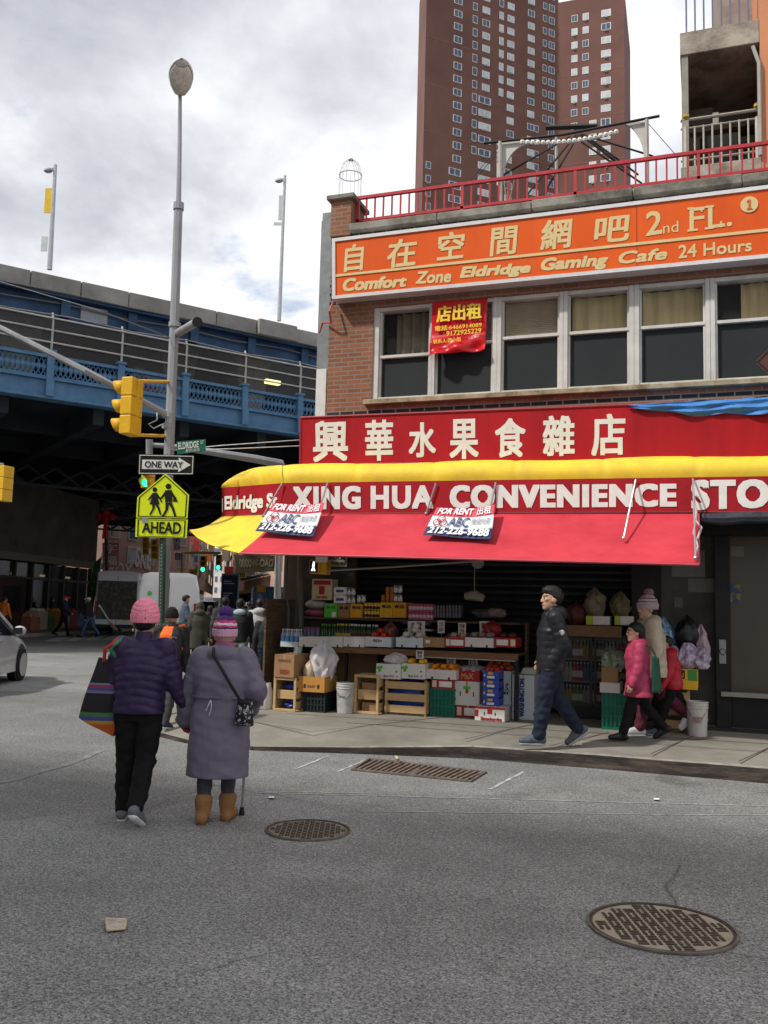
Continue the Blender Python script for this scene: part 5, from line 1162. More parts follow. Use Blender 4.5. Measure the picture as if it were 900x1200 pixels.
# brown back of a diamond sign on a post at the right edge
DY = 9.98; c = ony(937, 421, DY); R2 = .41
ds = thing('diamond_sign', 'brown back of a diamond warning sign at the right edge', 'traffic sign', (c[0], DY, walk_z(DY)))
mb = MB(); mb.prism([c + np.array(v) for v in ((-R2, 0, -.02), (-.015, 0, -R2), (.015, 0, -R2), (R2, 0, 0), (.015, 0, R2), (-.015, 0, R2), (-R2, 0, .02))], (0, .012, 0)); mb.build('plate', M('sign_brown_back', (.09, .035, .028), .5, var=.1), ds)
outl = MB(); outline([c + np.array(v) for v in ((-R2, -.004, 0), (0, -.004, -R2), (R2, -.004, 0), (0, -.004, R2))], 0, .035, outl); outl.build('rim', blk, ds)
MB().box(c[0] - .025, c[0] + .025, DY + .014, DY + .06, walk_z(DY), c[2] + .3).build('post', galv, ds)
# litter basket
can = onz(211, 771, .14); cD = float((can - CAMP) @ _f)
lbk = thing('litter_basket', 'dark green slatted metal litter basket at the kerb corner', 'litter basket', can)
gm = M('basket_green', (.02, .07, .055), .5, var=.2); 
for i in range(20):
    a = i * math.pi / 10; MB().tube([can + np.array([.24 * math.cos(a), .24 * math.sin(a), .03]), can + np.array([.29 * math.cos(a), .29 * math.sin(a), .9])], .016, 5).build('slat', gm, lbk)
mb = MB().lathe(can, [(.245, .02), (.245, .06)], 20)
for z, r in ((.9, .30), (.6, .28)): mb.tube([can + np.array([r * math.cos(a), r * math.sin(a), z]) for a in np.linspace(0, 2 * math.pi, 21)], .022, 5, cap=False)
mb.build('hoop', gm, lbk)
MB().lathe(can, [(.22, .04), (.25, .8), (.01, .86)], 14).build('bag', M('bin_bag', (.03, .032, .034), .4), lbk)
# link kiosk slab
kp = onz(268, 742, .14); kD = float((kp - CAMP) @ _f)
ki = thing('information_kiosk', 'tall dark slab information kiosk on the far pavement', 'kiosk', kp)
X0 = ond(258.5, 700, kD); X1 = ond(279, 700, kD); zt_ = ond(268, 672, kD)[2]; dvk = X1 - X0; dvk[2] = 0
q = [np.array([X0[0], X0[1], .14]), np.array([X1[0], X1[1], .14])]; up_ = np.array([0, 0, zt_ - .14]); bk = np.array([_f[0], _f[1], 0]) * .25
MB().hexa([q[0], q[1], q[1] + bk, q[0] + bk, q[0] + up_, q[1] + up_, q[1] + up_ + bk, q[0] + up_ + bk]).build('body', M('kiosk_grey', (.09, .10, .11), .35, metal=.3), ki, bevel=.02)
kq = [q[0] + dvk * .06 + up_ * .06, q[1] - dvk * .06 + up_ * .06, q[1] - dvk * .06 + up_ * .97, q[0] + dvk * .06 + up_ * .97]; kq = [p - bk * .03 for p in kq]
MB().slab(kq, .005, -bk).build('screen', M('kiosk_screen', (.012, .022, .042), .12, var=.4, scale=1.5), ki)
mb = MB()
for v, a, b2 in ((.88, .1, .6), (.84, .1, .8), (.66, .1, .7), (.62, .1, .5)): mb.slab([p - bk * .05 for p in subq(kq, a, b2, v, v + .018)], .004, -bk)
mb.build('screen_text', M('kiosk_text', (.25, .28, .33), .5), ki)
# manhole covers
iron_r = M('cast_iron', (.048, .036, .03), .6, col2=(.10, .075, .058), scale=12, metal=.2); dusty = M('iron_dust', (.40, .35, .26), .9, col2=(.26, .215, .16), scale=10); ringm = M('iron_ring', (.07, .058, .05), .7, col2=(.17, .15, .13), scale=9)
def manhole(px, py, R, lbl, rot, pat, dm):
    c = onz(px, py); t = thing('manhole_cover', lbl, 'manhole cover', c, 0, 'manhole covers in the road')
    ca, sa = math.cos(rot), math.sin(rot); rt = lambda x, y: (c[0] + x * ca - y * sa, c[1] + x * sa + y * ca)
    MB().lathe(c, [(R * 1.0, .002), (R * 1.0, .012), (R * .965, .014), (R * .965, .004)], 48, cap=False).build('frame', ringm, t)
    MB().lathe(c, [(R * .955, .001), (R * .955, .0065)], 48).build('cover', dm, t)
    mb = MB(); mb.lathe(c, [(R * .95, .007), (R * .95, .012), (R * .925, .012), (R * .925, .007)], 48, cap=False)
    if pat == 'weave':
        n_ = 5 if R > .35 else 7; s = R * .89 / n_
        for i in range(-n_, n_):
            for j in range(-n_, n_):
                x, y = (i + .5) * s, (j + .5) * s
                if math.hypot(abs(x) + s * .35, abs(y) + s * .35) > R * .89: continue
                for k_ in (-.25, .25):
                    hx, hy = (s * .38, s * .125) if (i + j) % 2 else (s * .125, s * .38); ox, oy = (0, k_ * s) if (i + j) % 2 else (k_ * s, 0)
                    p = [rt(x + ox + a * hx, y + oy + b_ * hy) for a, b_ in ((-1, -1), (1, -1), (1, 1), (-1, 1))]
                    mb.hexa([(u_, v_, .006) for u_, v_ in p] + [(u_, v_, .0115) for u_, v_ in p])
    else:
        n_ = 11; s = R * .84 / n_ * 2
        for i in range(-6, 7):
            for j in range(-9, 10):
                x, y = i * R * .145, j * R * .095 + (i % 2) * R * .047
                if math.hypot(x, y) > R * .80: continue
                p = [rt(x + a * R * .055, y + b_ * R * .03) for a, b_ in ((-1, -1), (1, -1), (1, 1), (-1, 1))]
                mb.hexa([(u_, v_, .006) for u_, v_ in p] + [(u_, v_, .011) for u_, v_ in p])
    o = mb.build('raised_pattern', iron_r, t)
manhole(361, 973.5, .305, 'smaller round manhole cover in the road right of the walking cane', .36, 'weave', M('iron_dust_grey', (.24, .21, .175), .9, col2=(.16, .135, .11), scale=10))
manhole(775, 1087.5, .375, 'larger round manhole cover with woven pattern at the lower right', .36, 'weave', dusty)
# drain grate at the kerb
gq = [onz(x, y) for x, y in ((411, 903), (552, 917), (571, 905.5), (432, 889.5))]
dg = thing('drain_grate', 'rusty rectangular drain grate beside the kerb', 'drain grate', gq[0])
def gz_(u, v, z): p = subq(gq, u, u + .001, v, v + .001)[0]; return np.array([p[0], p[1], z])
MB().hexa([gz_(0, 0, .001), gz_(1, 0, .001), gz_(1, 1, .001), gz_(0, 1, .001), gz_(0, 0, .004), gz_(1, 0, .004), gz_(1, 1, .004), gz_(0, 1, .004)]).build('pit', M('pit_black', (.012, .011, .01), .9), dg)
mb = MB()
for (u0, u1, v0, v1) in ((0, 1, 0, .07), (0, 1, .93, 1), (0, .02, .07, .93), (.98, 1, .07, .93), (.49, .51, .07, .93)): mb.hexa([gz_(u0, v0, .003), gz_(u1, v0, .003), gz_(u1, v1, .003), gz_(u0, v1, .003), gz_(u0, v0, .016), gz_(u1, v0, .016), gz_(u1, v1, .016), gz_(u0, v1, .016)])
mb.build('frame', ringm, dg)
rust = M('rust_iron', (.12, .07, .05), .8, col2=(.20, .16, .13), scale=8)
for i in range(20):
    u = .035 + i * .047; MB().hexa([gz_(u, .07, .004), gz_(u + .02, .07, .004), gz_(u + .05, .93, .004), gz_(u + .03, .93, .004), gz_(u, .07, .014), gz_(u + .02, .07, .014), gz_(u + .05, .93, .014), gz_(u + .03, .93, .014)]).build('grate_bar', rust, dg)
# litter
c = onz(135, 1084); lt = thing('cardboard_scrap', 'flattened cardboard frame scrap lying on the asphalt at lower left', 'litter', c)
card = M('card_pale', (.50, .40, .28), .9, var=.2, scale=20)
mb = MB(); lq = [onz(x, y, .01) for x, y in ((126, 1091), (146, 1089), (147, 1079), (124, 1078))]
mb.slab(lq, .006, (0, 0, 1)); mb.build('sheet', M('card_grey', (.22, .20, .17), .9, col2=(.55, .5, .42), scale=30), lt)
mb = MB()
for a, b_ in (((.0, .0), (1, 0)), ((1, 0), (1, 1)), ((1, 1), (0, 1)), ((0, 1), (0, 0))): mb.tube([subq(lq, a[0], a[0] + .001, a[1], a[1] + .001)[0] + (0, 0, .004), subq(lq, b_[0], b_[0] + .001, b_[1], b_[1] + .001)[0] + (0, 0, .004)], .007, 5)
mb.build('rim', card, lt)
solo('curled_leaf', 'curled cream paper scrap standing on the drain grate', 'litter', MB().tube([onz(466, 894, .01), onz(467.5, 891, .03), onz(465, 888, .07), onz(462.5, 885.5, .09)], [.012, .022, .016, .004], 5), M('paper_cream', (.62, .55, .38), .8)).name = 'paper_scrap'
solo('paper_scrap', 'tiny white paper scrap on the road near the kerb at right', 'litter', MB().hexa([onz(766, 937, .003), onz(772, 937, .003), onz(772, 935, .003), onz(766, 935, .003), onz(766, 937, .012), onz(773, 937, .02), onz(772, 935, .015), onz(767, 935, .02)]), M('paper_white', (.7, .7, .68), .8))
solo('paper_scrap', 'tiny white paper scrap on the road below the cane', 'litter', MB().hexa([onz(314, 935, .003), onz(321, 935, .003), onz(322, 933, .003), onz(316, 933, .003), onz(314, 935, .01), onz(321, 935, .02), onz(322, 933, .015), onz(316, 933, .02)]), MATS['paper_white'])
solo('concrete_patch', 'pair of tactile paving plates set into the kerb ramp', 'paving plate', MB().add([tuple(np.array(p)) for p in [(*onz(318, 868, .06)[:2], .062 + .02)] * 0] or [(0, 0, -1), (.01, 0, -1), (0, .01, -1)], [(0, 1, 2)]), MATS['concrete']) if False else None
# ================================================================== PRODUCE STALL
def fy(px): return lerp(11.15, 11.9, (px - 325) / 275)
def rect(x0, y0, x1, y1, Y):
    X0, X1, Z0, Z1 = pb(x0, y0, x1, y1 if y1 else y0 + 20, Y); return X0, X1, (Z0 if y1 else walk_z(Y) + .002), Z1
kraft = M('kraft_board', (.30, .175, .085), .85, var=.12, scale=4); krafty = M('kraft_orange', (.46, .22, .05), .8, var=.1, scale=4); wcard = M('white_board', (.60, .59, .56), .75, var=.07, scale=5); bcard = M('bluewhite_board', (.50, .54, .57), .7, var=.08, scale=5)
redcard = M('red_board', (.34, .02, .025), .6, var=.12, scale=5); yelcard = M('yellow_board', (.68, .40, .02), .55, var=.08); orcard = M('orange_board', (.70, .33, .02), .55, var=.08); grncard = M('green_board', (.08, .50, .05), .55, var=.08); bluecard = M('blue_board', (.025, .07, .38), .45, var=.1)
tape = M('carton_tape', (.38, .27, .15), .4); inkdk = M('ink_dark', (.02, .02, .03), .7); inkbl = M('ink_blue', (.03, .05, .20), .6); inkgr = M('ink_green', (.08, .38, .03), .6); creamp = M('label_cream', (.62, .55, .40), .7); cream2 = M('label_white', (.68, .66, .62), .6)
crategreen = M('crate_green', (.01, .13, .085), .45, var=.15); crateblk = M('crate_black', (.015, .022, .022), .5, var=.3)
pine = M('pine_wood', (.40, .26, .12), .75, col2=(.55, .38, .19), scale=5, stretch=(1, 1, 6), bump=.1)
pineh = M('pine_wood_across', (.40, .26, .12), .75, col2=(.55, .38, .19), scale=5, stretch=(1, 1, 8), bump=.1); oldw = M('old_wood', (.06, .038, .022), .85, col2=(.14, .09, .05), scale=4, stretch=(1, 1, 8))
def front_print(t, R, Y, items):
    X0, X1, Z0, Z1 = R
    for it in items:
        u0, u1, v0, v1, m_ = it[:5]; q = [(lerp(X0, X1, u), Y, lerp(Z0, Z1, v)) for u, v in ((u0, v0), (u1, v0), (u1, v1), (u0, v1))]
        mb = MB()
        if len(it) > 5:
            if len(it) > 6: q = [q[1], q[2], q[3], q[0]]
            lettering(mb, it[5], q, 0, out=(0, -1, 0), th=.002, lift=.003 if len(it) < 8 else .006, fat=(.012, .03)); mb.build('lettering', m_, t)
        else: mb.box(q[0][0], q[2][0], Y - .003, Y + .002, q[0][2], q[2][2]); mb.build('printed_label', m_, t)
def carton(name, lbl, x0, y0, x1, y1, Y, d, mat, open_=False, prints=(), cat='box', group=None, notch=False):
    R = rect(x0, y0, x1, y1, Y); X0, X1, Z0, Z1 = R; t = thing(name, lbl, cat, ((X0 + X1) / 2, Y + d / 2, Z0), random.uniform(-.035, .035), group)
    X1 -= .003; th = .008; mb = MB()
    if open_:
        mb.box(X0, X1, Y, Y + th, Z0, Z1); mb.box(X0, X1, Y + d - th, Y + d, Z0, Z1); mb.box(X0, X0 + th, Y + th, Y + d - th, Z0, Z1); mb.box(X1 - th, X1, Y + th, Y + d - th, Z0, Z1); mb.box(X0 + th, X1 - th, Y + th, Y + d - th, Z0, Z0 + (Z1 - Z0) * .45)
        mb.build('body', mat, t)
    else:
        mb.box(X0, X1, Y, Y + d, Z0, Z1); mb.build('body', mat, t, bevel=.006, seg=2)
        if Z1 - Z0 > .14: MB().box(X0 + (X1 - X0) * .46, X0 + (X1 - X0) * .54, Y - .001, Y + d * .98, Z1 - .07, Z1 + .0015).build('tape', tape, t)
    if notch: MB().box(lerp(X0, X1, .2), lerp(X0, X1, .26), Y - .002, Y + .004, Z0, Z0 + .03).box(lerp(X0, X1, .74), lerp(X0, X1, .8), Y - .002, Y + .004, Z0, Z0 + .03).build('hand_hole', inkdk, t)
    front_print(t, R, Y, prints); return t, R
def wood_crate(lbl, x0, y0, x1, y1, Y, d, kind, inside=None):
    R = rect(x0, y0, x1, y1, Y); X0, X1, Z0, Z1 = R; t = thing('wooden_crate', lbl, 'crate', ((X0 + X1) / 2, Y + d / 2, Z0)); h = Z1 - Z0; w = X1 - X0; p = .035
    def part(mb, n='slat', m_=pine): mb.build(n, m_, t, bevel=.003)
    if kind == 'stood':          # stood on its side: open front with a frame, slats across the sides
        part(MB().box(X0, X0 + p, Y, Y + .03, Z0, Z1).box(X1 - p, X1, Y, Y + .03, Z0, Z1).box(X0 + p, X1 - p, Y, Y + .03, Z0, Z0 + p).box(X0 + p, X1 - p, Y, Y + .03, Z1 - p, Z1), 'front_frame')
        part(MB().box(X0, X1, Y + d - .03, Y + d, Z0, Z1), 'back')
        part(MB().box(X0 + p, X1 - p, Y + .05, Y + .06, Z0 + h * .36, Z0 + h * .62), 'slat', pineh)
        for i in range(3): part(MB().box(X1 - .012, X1, Y + .031, Y + d - .031, Z0 + h * (.06 + i * .32), Z0 + h * (.28 + i * .32)), 'slat', pineh)
        for i in range(4): part(MB().box(X0, X1, Y + .032 + (d - .07) * i / 4, Y + .032 + (d - .07) * (i + .8) / 4, Z1 - .012, Z1), 'slat'); 
        part(MB().box(X0, X1, Y + .031, Y + d - .031, Z0, Z0 + .012).box(X0, X0 + .012, Y + .031, Y + d - .031, Z0 + .012, Z1 - .012), 'side')
    else:
        for i in range(3): part(MB().box(X0, X1, Y, Y + .014, Z0 + h * (.06 + i * .335), Z0 + h * (.27 + i * .335)), 'slat', pineh); part(MB().box(X0, X1, Y + d - .014, Y + d, Z0 + h * (.06 + i * .335), Z0 + h * (.27 + i * .335)), 'slat', pineh)
        for X in (X0, X1 - .03): part(MB().box(X, X + .03, Y + .014, Y + .05, Z0, Z1).box(X, X + .03, Y + d - .05, Y + d - .014, Z0, Z1), 'post')
        for X in (X0, X1 - .012): part(MB().box(X, X + .012, Y + .05, Y + d - .05, Z0 + .02, Z1 - .03), 'end_panel')
        part(MB().box(X0 + .03, X1 - .03, Y + .05, Y + d - .05, Z0, Z0 + .015), 'floor')
    return t, R
def plastic_crate(lbl, x0, y0, x1, y1, Y, d, mat):
    R = rect(x0, y0, x1, y1, Y); X0, X1, Z0, Z1 = R; t = thing('plastic_crate', lbl, 'crate', ((X0 + X1) / 2, Y + d / 2, Z0)); h = Z1 - Z0
    mb = MB(); mb.box(X0 + .02, X1 - .02, Y + .02, Y + .026, Z0, Z1).box(X1 - .026, X1 - .02, Y + .026, Y + d, Z0, Z1).box(X0 + .02, X0 + .026, Y + .026, Y + d, Z0, Z1).box(X0 + .026, X1 - .026, Y + d - .006, Y + d, Z0, Z1).box(X0 + .026, X1 - .026, Y + .026, Y + d - .006, Z0, Z0 + .02); mb.build('wall', mat, t)
    mb = MB()
    for v in (0, .33, .62, .93): mb.box(X0, X1, Y, Y + .02, Z0 + h * v, Z0 + h * v + h * .07); mb.box(X1 - .02, X1, Y + .021, Y + d, Z0 + h * v, Z0 + h * v + h * .07)
    for u in np.linspace(0, 1, 7): x = lerp(X0, X1 - .022, u); mb.box(x, x + .022, Y + .004, Y + .018, Z0, Z1 - .002)
    for u in np.linspace(.25, 1, 4): y = Y + d * u; mb.box(X1 - .018, X1 - .004, y - .024, y - .002, Z0, Z1 - .002)
    mb.build('rib', mat, t); return t, R
def scatter(proto_fn, name, lbl, cat, group, pts):
    first = None
    for p in pts:
        if first is None: first = proto_fn(); first['label'] = lbl; first['category'] = cat; first['group'] = group; o = first
        else: o = copy_tree(first)
        o.location = p; o.rotation_euler = (random.uniform(-.5, .5) if cat == 'fruit' else 0, 0, random.uniform(0, 6.28))
def fruit(name, lbl, group, R, Y, d, mat, r, rows, layers=2, squash=.92, cat='fruit', stem=True, fillz=None):
    X0, X1, Z0, Z1 = R; pts = []
    for L in range(layers):
        ins = L * r * .9; nx = max(1, int((X1 - X0 - 2 * ins) / (2 * r))); ny = max(1, rows - L)
        for j in range(ny):
            for i in range(nx):
                pts.append((lerp(X0 + r + ins, X1 - r - ins, (i + .5) / nx if nx == 1 else i / (nx - 1)) + random.uniform(-.12, .12) * r, Y + r + .01 + ins + j * 2 * r * .95, (fillz if fillz is not None else Z1 - r * .6) + L * r * 1.25 - r + random.uniform(-.1, .1) * r))
    def mk():
        mb = MB(); mb.ball((0, 0, r), r, 12, (1, 1, squash)); o = mb.build(name, mat, origin=(0, 0, 0), smooth=True); return o
    scatter(mk, name, lbl, cat, group, pts)
def bottles(name, lbl, cat, group, pts, r, h, mat, capm, labm=None, shape='bottle'):
    def mk():
        t = thing(name, lbl, cat, (0, 0, 0), 0, group)
        if shape == 'bottle': prof = [(r * .9, 0), (r, .01), (r, h * .62), (r * .45, h * .8), (r * .36, h * .92)]
        elif shape == 'can': prof = [(r * .92, 0), (r, .006), (r, h - .006), (r * .92, h)]
        else: prof = [(r * .92, 0), (r, .01), (r, h * .8), (r * .8, h * .86)]
        MB().lathe((0, 0, 0), prof, 10).build('body', mat, t, smooth=True)
        if shape != 'can': MB().lathe((0, 0, h * (.92 if shape == 'bottle' else .86)), [(r * (.42 if shape == 'bottle' else .85), 0), (r * (.42 if shape == 'bottle' else .85), h * .09)], 10).build('cap', capm, t)
        if labm: MB().lathe((0, 0, h * .18), [(r * 1.02, 0), (r * 1.02, h * .36)], 10).build('label', labm, t)
        return t
    first = None
    for p in pts:
        if first is None: first = mk(); o = first
        else: o = copy_tree(first)
        o.location = p; o.rotation_euler.z = random.uniform(0, 6)
def crumple(name, lbl, cat, c, sz, mat, seed=0, tie=False, amp=.12):
    """soft sack: a ball pushed about by a few waves, flat at the bottom"""
    rnd = random.Random(seed); ph = [rnd.uniform(0, 6) for _ in range(6)]
    mb = MB()
    def fn(u, v):
        a = u * 2 * math.pi; b_ = (v - .5) * math.pi; r = 1 + amp * (math.sin(3 * a + ph[0]) * .5 + math.sin(7 * a + ph[1] + v * 5) * .35 + math.sin(v * 13 + ph[2] + a) * .4)
        x, y, z = math.cos(b_) * math.cos(a) * r, math.cos(b_) * math.sin(a) * r, math.sin(b_)
        q = .75 + .25 * (1 - abs(z)) ** .3; g_ = float(n3(x, y, z * 1.2, 5.5, seed)) * amp * .9 + abs(float(n3(x, y, z, 9, seed + 1))) * amp * .6; x *= 1 + g_; y *= 1 + g_; z = min(1, max(-1, z + g_ * .25))
        if tie and z > .6: k_ = 1 - (z - .6) * 1.6; x *= max(.25, k_); y *= max(.25, k_)
        return (c[0] + x * sz[0] / 2, c[1] + y * sz[1] / 2, c[2] + max(0, (z + .82) / 1.82) * sz[2] * (1 + .05 * math.sin(5 * a + ph[4])))
    mb.grid(fn, 48, 34); o = solo(name, lbl, cat, mb, mat, smooth=True); return o

# --- display stand
TY, UY = 11.72, 12.25
zT = ony(470, 760.5, TY)[2]; zU = ony(430, 724.5, UY)[2]
sx0, sx1 = ony(331, 760, TY)[0], ony(607, 762, TY)[0]
st = thing('display_stand', 'dark wooden tiered display stand holding produce boxes before the shutter', 'stand', ((sx0 + sx1) / 2, TY + .3, walk_z(TY)))
MB().box(sx0, sx1, TY + .02, TY + .62, zT - .03, zT - .002).build('table_top', oldw, st); MB().box(sx0 + .5, sx1, TY - .005, TY + .018, zT - .085, zT - .004).build('front_board', M('board_brown', (.17, .085, .045), .7, var=.25, scale=4, stretch=(1, 1, 6)), st)
MB().box(sx0, sx1 - .1, UY, UY + .45, zU - .03, zU - .002).build('upper_shelf', oldw, st)
X0, X1, Z0, Z1 = pb(323, 702, 338, 832, 11.95); MB().box(X0, X0 + .03, 11.55, 12.5, walk_z(11.9), Z1).build('side_panel', oldw, st)
MB().box(sx1 - .03, sx1, TY + .63, 12.5, walk_z(12), zU).build('side_panel', oldw, st)
pxx = ony(406.5, 780, TY + .1)[0]; MB().box(pxx - .018, pxx + .018, TY + .06, TY + .1, walk_z(TY), zT - .03).build('post', black, st); MB().box(sx1 - .05, sx1, TY + .03, TY + .1, walk_z(TY), zT - .03).build('post', black, st)
X0, X1, Z0, Z1 = pb(389, 766, 442, 806, TY + .5); MB().box(X0, X1, TY + .5, TY + .52, walk_z(TY), zT - .03).build('back_panel', M('plywood_dim', (.20, .125, .065), .8, var=.2, scale=3), st)
X0, X1, Z0, Z1 = pb(470, 766, 548, 806, TY + .5); MB().box(X0, X1, TY + .5, TY + .52, walk_z(TY), zT - .03).build('back_panel', MATS['plywood_dim'], st)
MB().box(ony(496, 760, TY)[0], ony(604, 760, TY)[0], TY - .012, TY - .006, zT - .1, zT - .086).build('edge_strip', M('strip_pale', (.35, .33, .30), .5), st)
# --- table row
row = [(350, 376, wcard, 'plain white tray, leftmost on the display table beside the water bottles'), (376.5, 402, wcard, 'plain white tray in front of the green capped bottles'), (402.5, 427.5, wcard, 'plain white tray between the bottle rows and the blue white tray'), (428, 459, bcard, 'blue white printed tray holding netted red fruit'), (464, 496, bcard, 'blue white notched tray under the garlic pile'), (496.5, 521, kraft, 'brown open box of potatoes on the display table'), (521.5, 544.5, redcard, 'red box with a white label in the middle of the display table'), (545, 579, wcard, 'notched white tray behind the price cards, second from right on the table'), (579.5, 605, redcard, 'red box with white label at the right end of the display table')]
RR = []
for i, (a, b_, m_, l) in enumerate(row):
    pr = []
    if m_ is redcard: pr = [(.28 if i == 6 else .1, .93 if i == 6 else .62, .2, .8, cream2), (.05 if i == 6 else .74, .24 if i == 6 else .95, .15, .85, creamp)]
    if i == 3: pr = [(.25, .7, .35, .85, cream2), (.3, .65, .45, .75, inkdk, 'FRESH')]
    if i == 5: pr = [(.1, .3, .4, .75, cream2)]
    RR.append(carton('tray', l, a, 746.5 if i < 4 else 747.5, b_, 758 if i < 4 else 758.5, TY - .03, .36, m_, True, pr, 'tray', notch=i in (0, 1, 2, 4, 7))[1])
    X0, X1, Z0, Z1 = RR[-1]
clearw = clearmat('water_bottle', (.55, .65, .72), .45); capw = M('cap_white', (.7, .7, .7), .4); capy = M('cap_yellow', (.65, .5, .03), .4); capg = M('cap_green', (.10, .35, .04), .4); gb = M('bottle_green', (.02, .055, .015), .12, var=.3); labw = M('label_blue', (.10, .25, .55), .5)
A = ony(339, 756, TY); 
bottles('water_bottle', 'clear blue labelled water bottle in the pack at the left end of the display table', 'bottle', 'water bottles at the end of the stand', [(A[0] - .12 + .07 * i, TY + .03 + .08 * j, zT) for i in range(4) for j in range(3)], .03, .21, clearw, capw, labw)
carton('pack_tray', 'pale shrink-wrapped tray under the water bottles', 328.5, 752, 349.5, 758, TY - .02, .3, M('wrap_pale', (.5, .55, .58), .3), True, cat='tray')
zb_ = RR[1][3]
def rowpts(x0, x1, n, Y, z, jit=.01): return [(lerp(ony(x0, 740, Y)[0], ony(x1, 740, Y)[0], i / (n - 1)) + random.uniform(-jit, jit), Y + random.uniform(-jit, jit), z) for i in range(n)]
bottles('sauce_bottle', 'dark green bottle with green cap standing behind the white trays', 'bottle', 'green capped bottles on the display table', rowpts(377, 392, 6, TY + .45, zT + .02), .032, .27, gb, capg)
bottles('sauce_bottle', 'dark bottle with yellow cap standing in the row behind the white trays', 'bottle', 'yellow capped bottles on the display table', rowpts(395, 409, 6, TY + .46, zT + .02), .032, .28, gb, capy, M('label_yellow', (.5, .4, .05), .5))
bottles('sauce_bottle', 'dark bottle with white cap standing in the row left of the netted fruit', 'bottle', 'white capped bottles on the display table', rowpts(412, 443, 11, TY + .47, zT + .02), .033, .28, gb, capw, M('label_dark', (.10, .03, .02), .5))
bottles('jar', 'glass jar with violet lid behind the leftmost white tray', 'jar', 'violet lidded jars on the display table', rowpts(358, 373, 5, TY + .45, zT + .05), .04, .2, M('jar_violet', (.14, .12, .22), .2), M('lid_red', (.3, .05, .06), .4), None, 'jar')
applem = M('apple_red', (.38, .03, .02), .28, col2=(.55, .14, .03), scale=14); tomm = M('tomato_red', (.55, .05, .015), .22); orangem = M('orange_peel', (.80, .27, .015), .45, var=.08, scale=30, bump=.1, bscale=150); yelf = M('mandarin_yellow', (.78, .42, .03), .45, var=.12, scale=12); garlm = M('garlic_white', (.62, .57, .48), .6, var=.12, scale=20); potm = M('potato_brown', (.32, .22, .12), .8, var=.2, scale=12); onim = M('onion_tan', (.42, .30, .16), .45, var=.25, scale=12)
fruit('netted_fruit', 'orange red fruit in a netted bag on the blue white tray', 'netted red fruit on the table', (RR[3][0] + .02, RR[3][1] - .06, 0, RR[3][3]), TY, .3, tomm, .042, 3, 3)
netm = clearmat('black_net', (.02, .02, .025), .5)
c = ((RR[3][0] + RR[3][1]) / 2 + .1, TY + .18, RR[3][3] - .02); crumple('net_bag', 'black net bag with blue tag among the red fruit', 'bag', c, (.18, .2, .22), M('net_dark', (.02, .025, .05), .5, col2=(.25, .05, .02), scale=16, thr=(.45, .55)), 3, True)
fruit('garlic_bulb', 'white garlic bulb in the pyramid on the blue white notched tray', 'garlic bulbs on the table', (RR[4][0] + .03, RR[4][1] - .01, 0, RR[4][3] + .01), TY, .3, garlm, .048, 4, 4, .85)
fruit('potato', 'brown potato in the open brown box on the display table', 'potatoes on the table', RR[5], TY, .3, potm, .036, 3, 1, .75)
fruit('onion', 'tan onion in the red box with a white label mid table', 'onions on the table', RR[6], TY, .3, onim, .042, 3, 2, .9)
fruit('turnip', 'dim violet root vegetable in the notched white tray right of the onions', 'root vegetables on the table', RR[7], TY, .3, M('turnip_violet', (.16, .07, .10), .5, col2=(.35, .30, .28), scale=8), .045, 3, 2, .9)
fruit('pepper', 'dark red pepper in the red box at the right end of the table', 'peppers on the table', RR[8], TY, .3, M('pepper_dark', (.12, .02, .02), .3), .042, 3, 2, .9)
crumple('net_bag', 'red net bag of vegetables standing in the notched white tray', 'bag', (lerp(RR[7][0], RR[7][1], .75), TY + .25, RR[7][3]), (.24, .2, .22), M('net_red', (.35, .02, .03), .5, col2=(.10, .01, .01), scale=14), 8, True)
crumple('plastic_bag', 'dark plastic bag of greens behind the potatoes on the table', 'bag', (RR[5][1] + .1, TY + .42, zT), (.5, .25, .24), M('greens_bag', (.05, .07, .04), .4, col2=(.16, .15, .12), scale=9), 9)
# --- upper shelf row
for (a, b_, y0, m_, n_, l) in [(380, 395.5, 707, grncard, 'carton', 'bright green carton on the upper shelf'), (395.8, 410, 708, kraft, 'carton', 'brown carton between the green and yellow cartons on the upper shelf'), (410.3, 424.5, 707.5, orcard, 'carton', 'orange yellow carton left of the golden cans on the upper shelf'), (445, 460, 706, yelcard, 'carton', 'yellow carton right of the golden cans on the upper shelf'), (460.3, 476, 706, orcard, 'carton', 'orange carton at the right end of the upper shelf cartons')]:
    carton(n_, l, a, y0, b_, 724, UY, .3, m_, False, [(.12, .88, .62, .85, inkdk if m_ is not grncard else M('green_dark', (.03, .25, .02), .6), '食品'), (.62, .9, .08, .4, cream2 if m_ is grncard else m_)])
gold_can = M('can_gold', (.55, .32, .05), .3, metal=.5); pinkcan = bands('can_pink', 2, [(0, (.45, .12, .16)), (.03, (.55, .5, .5)), (.07, (.45, .04, .10)), (.12, (.45, .04, .1))], .35)
zz = zU
bottles('drink_can', 'golden drink can stacked between the yellow cartons', 'can', 'golden cans on the upper shelf', [(x, UY + .04, zz + .115 * j) for j in range(2) for x in np.linspace(ony(427.5, 715, UY)[0], ony(443, 715, UY)[0], 5)], .03, .11, gold_can, capw, M('can_black', (.03, .02, .01), .4), 'can')
bottles('drink_can', 'pink and white drink can stacked right of the orange carton', 'can', 'pink cans on the upper shelf', [(x, UY + .04, zz + .115 * j) for j in range(2) for x in np.linspace(ony(480, 715, UY)[0], ony(505, 715, UY)[0], 7)], .03, .11, pinkcan, capw, None, 'can')
X0, X1, Z0, Z1 = pb(354, 703, 380, 724, UY)
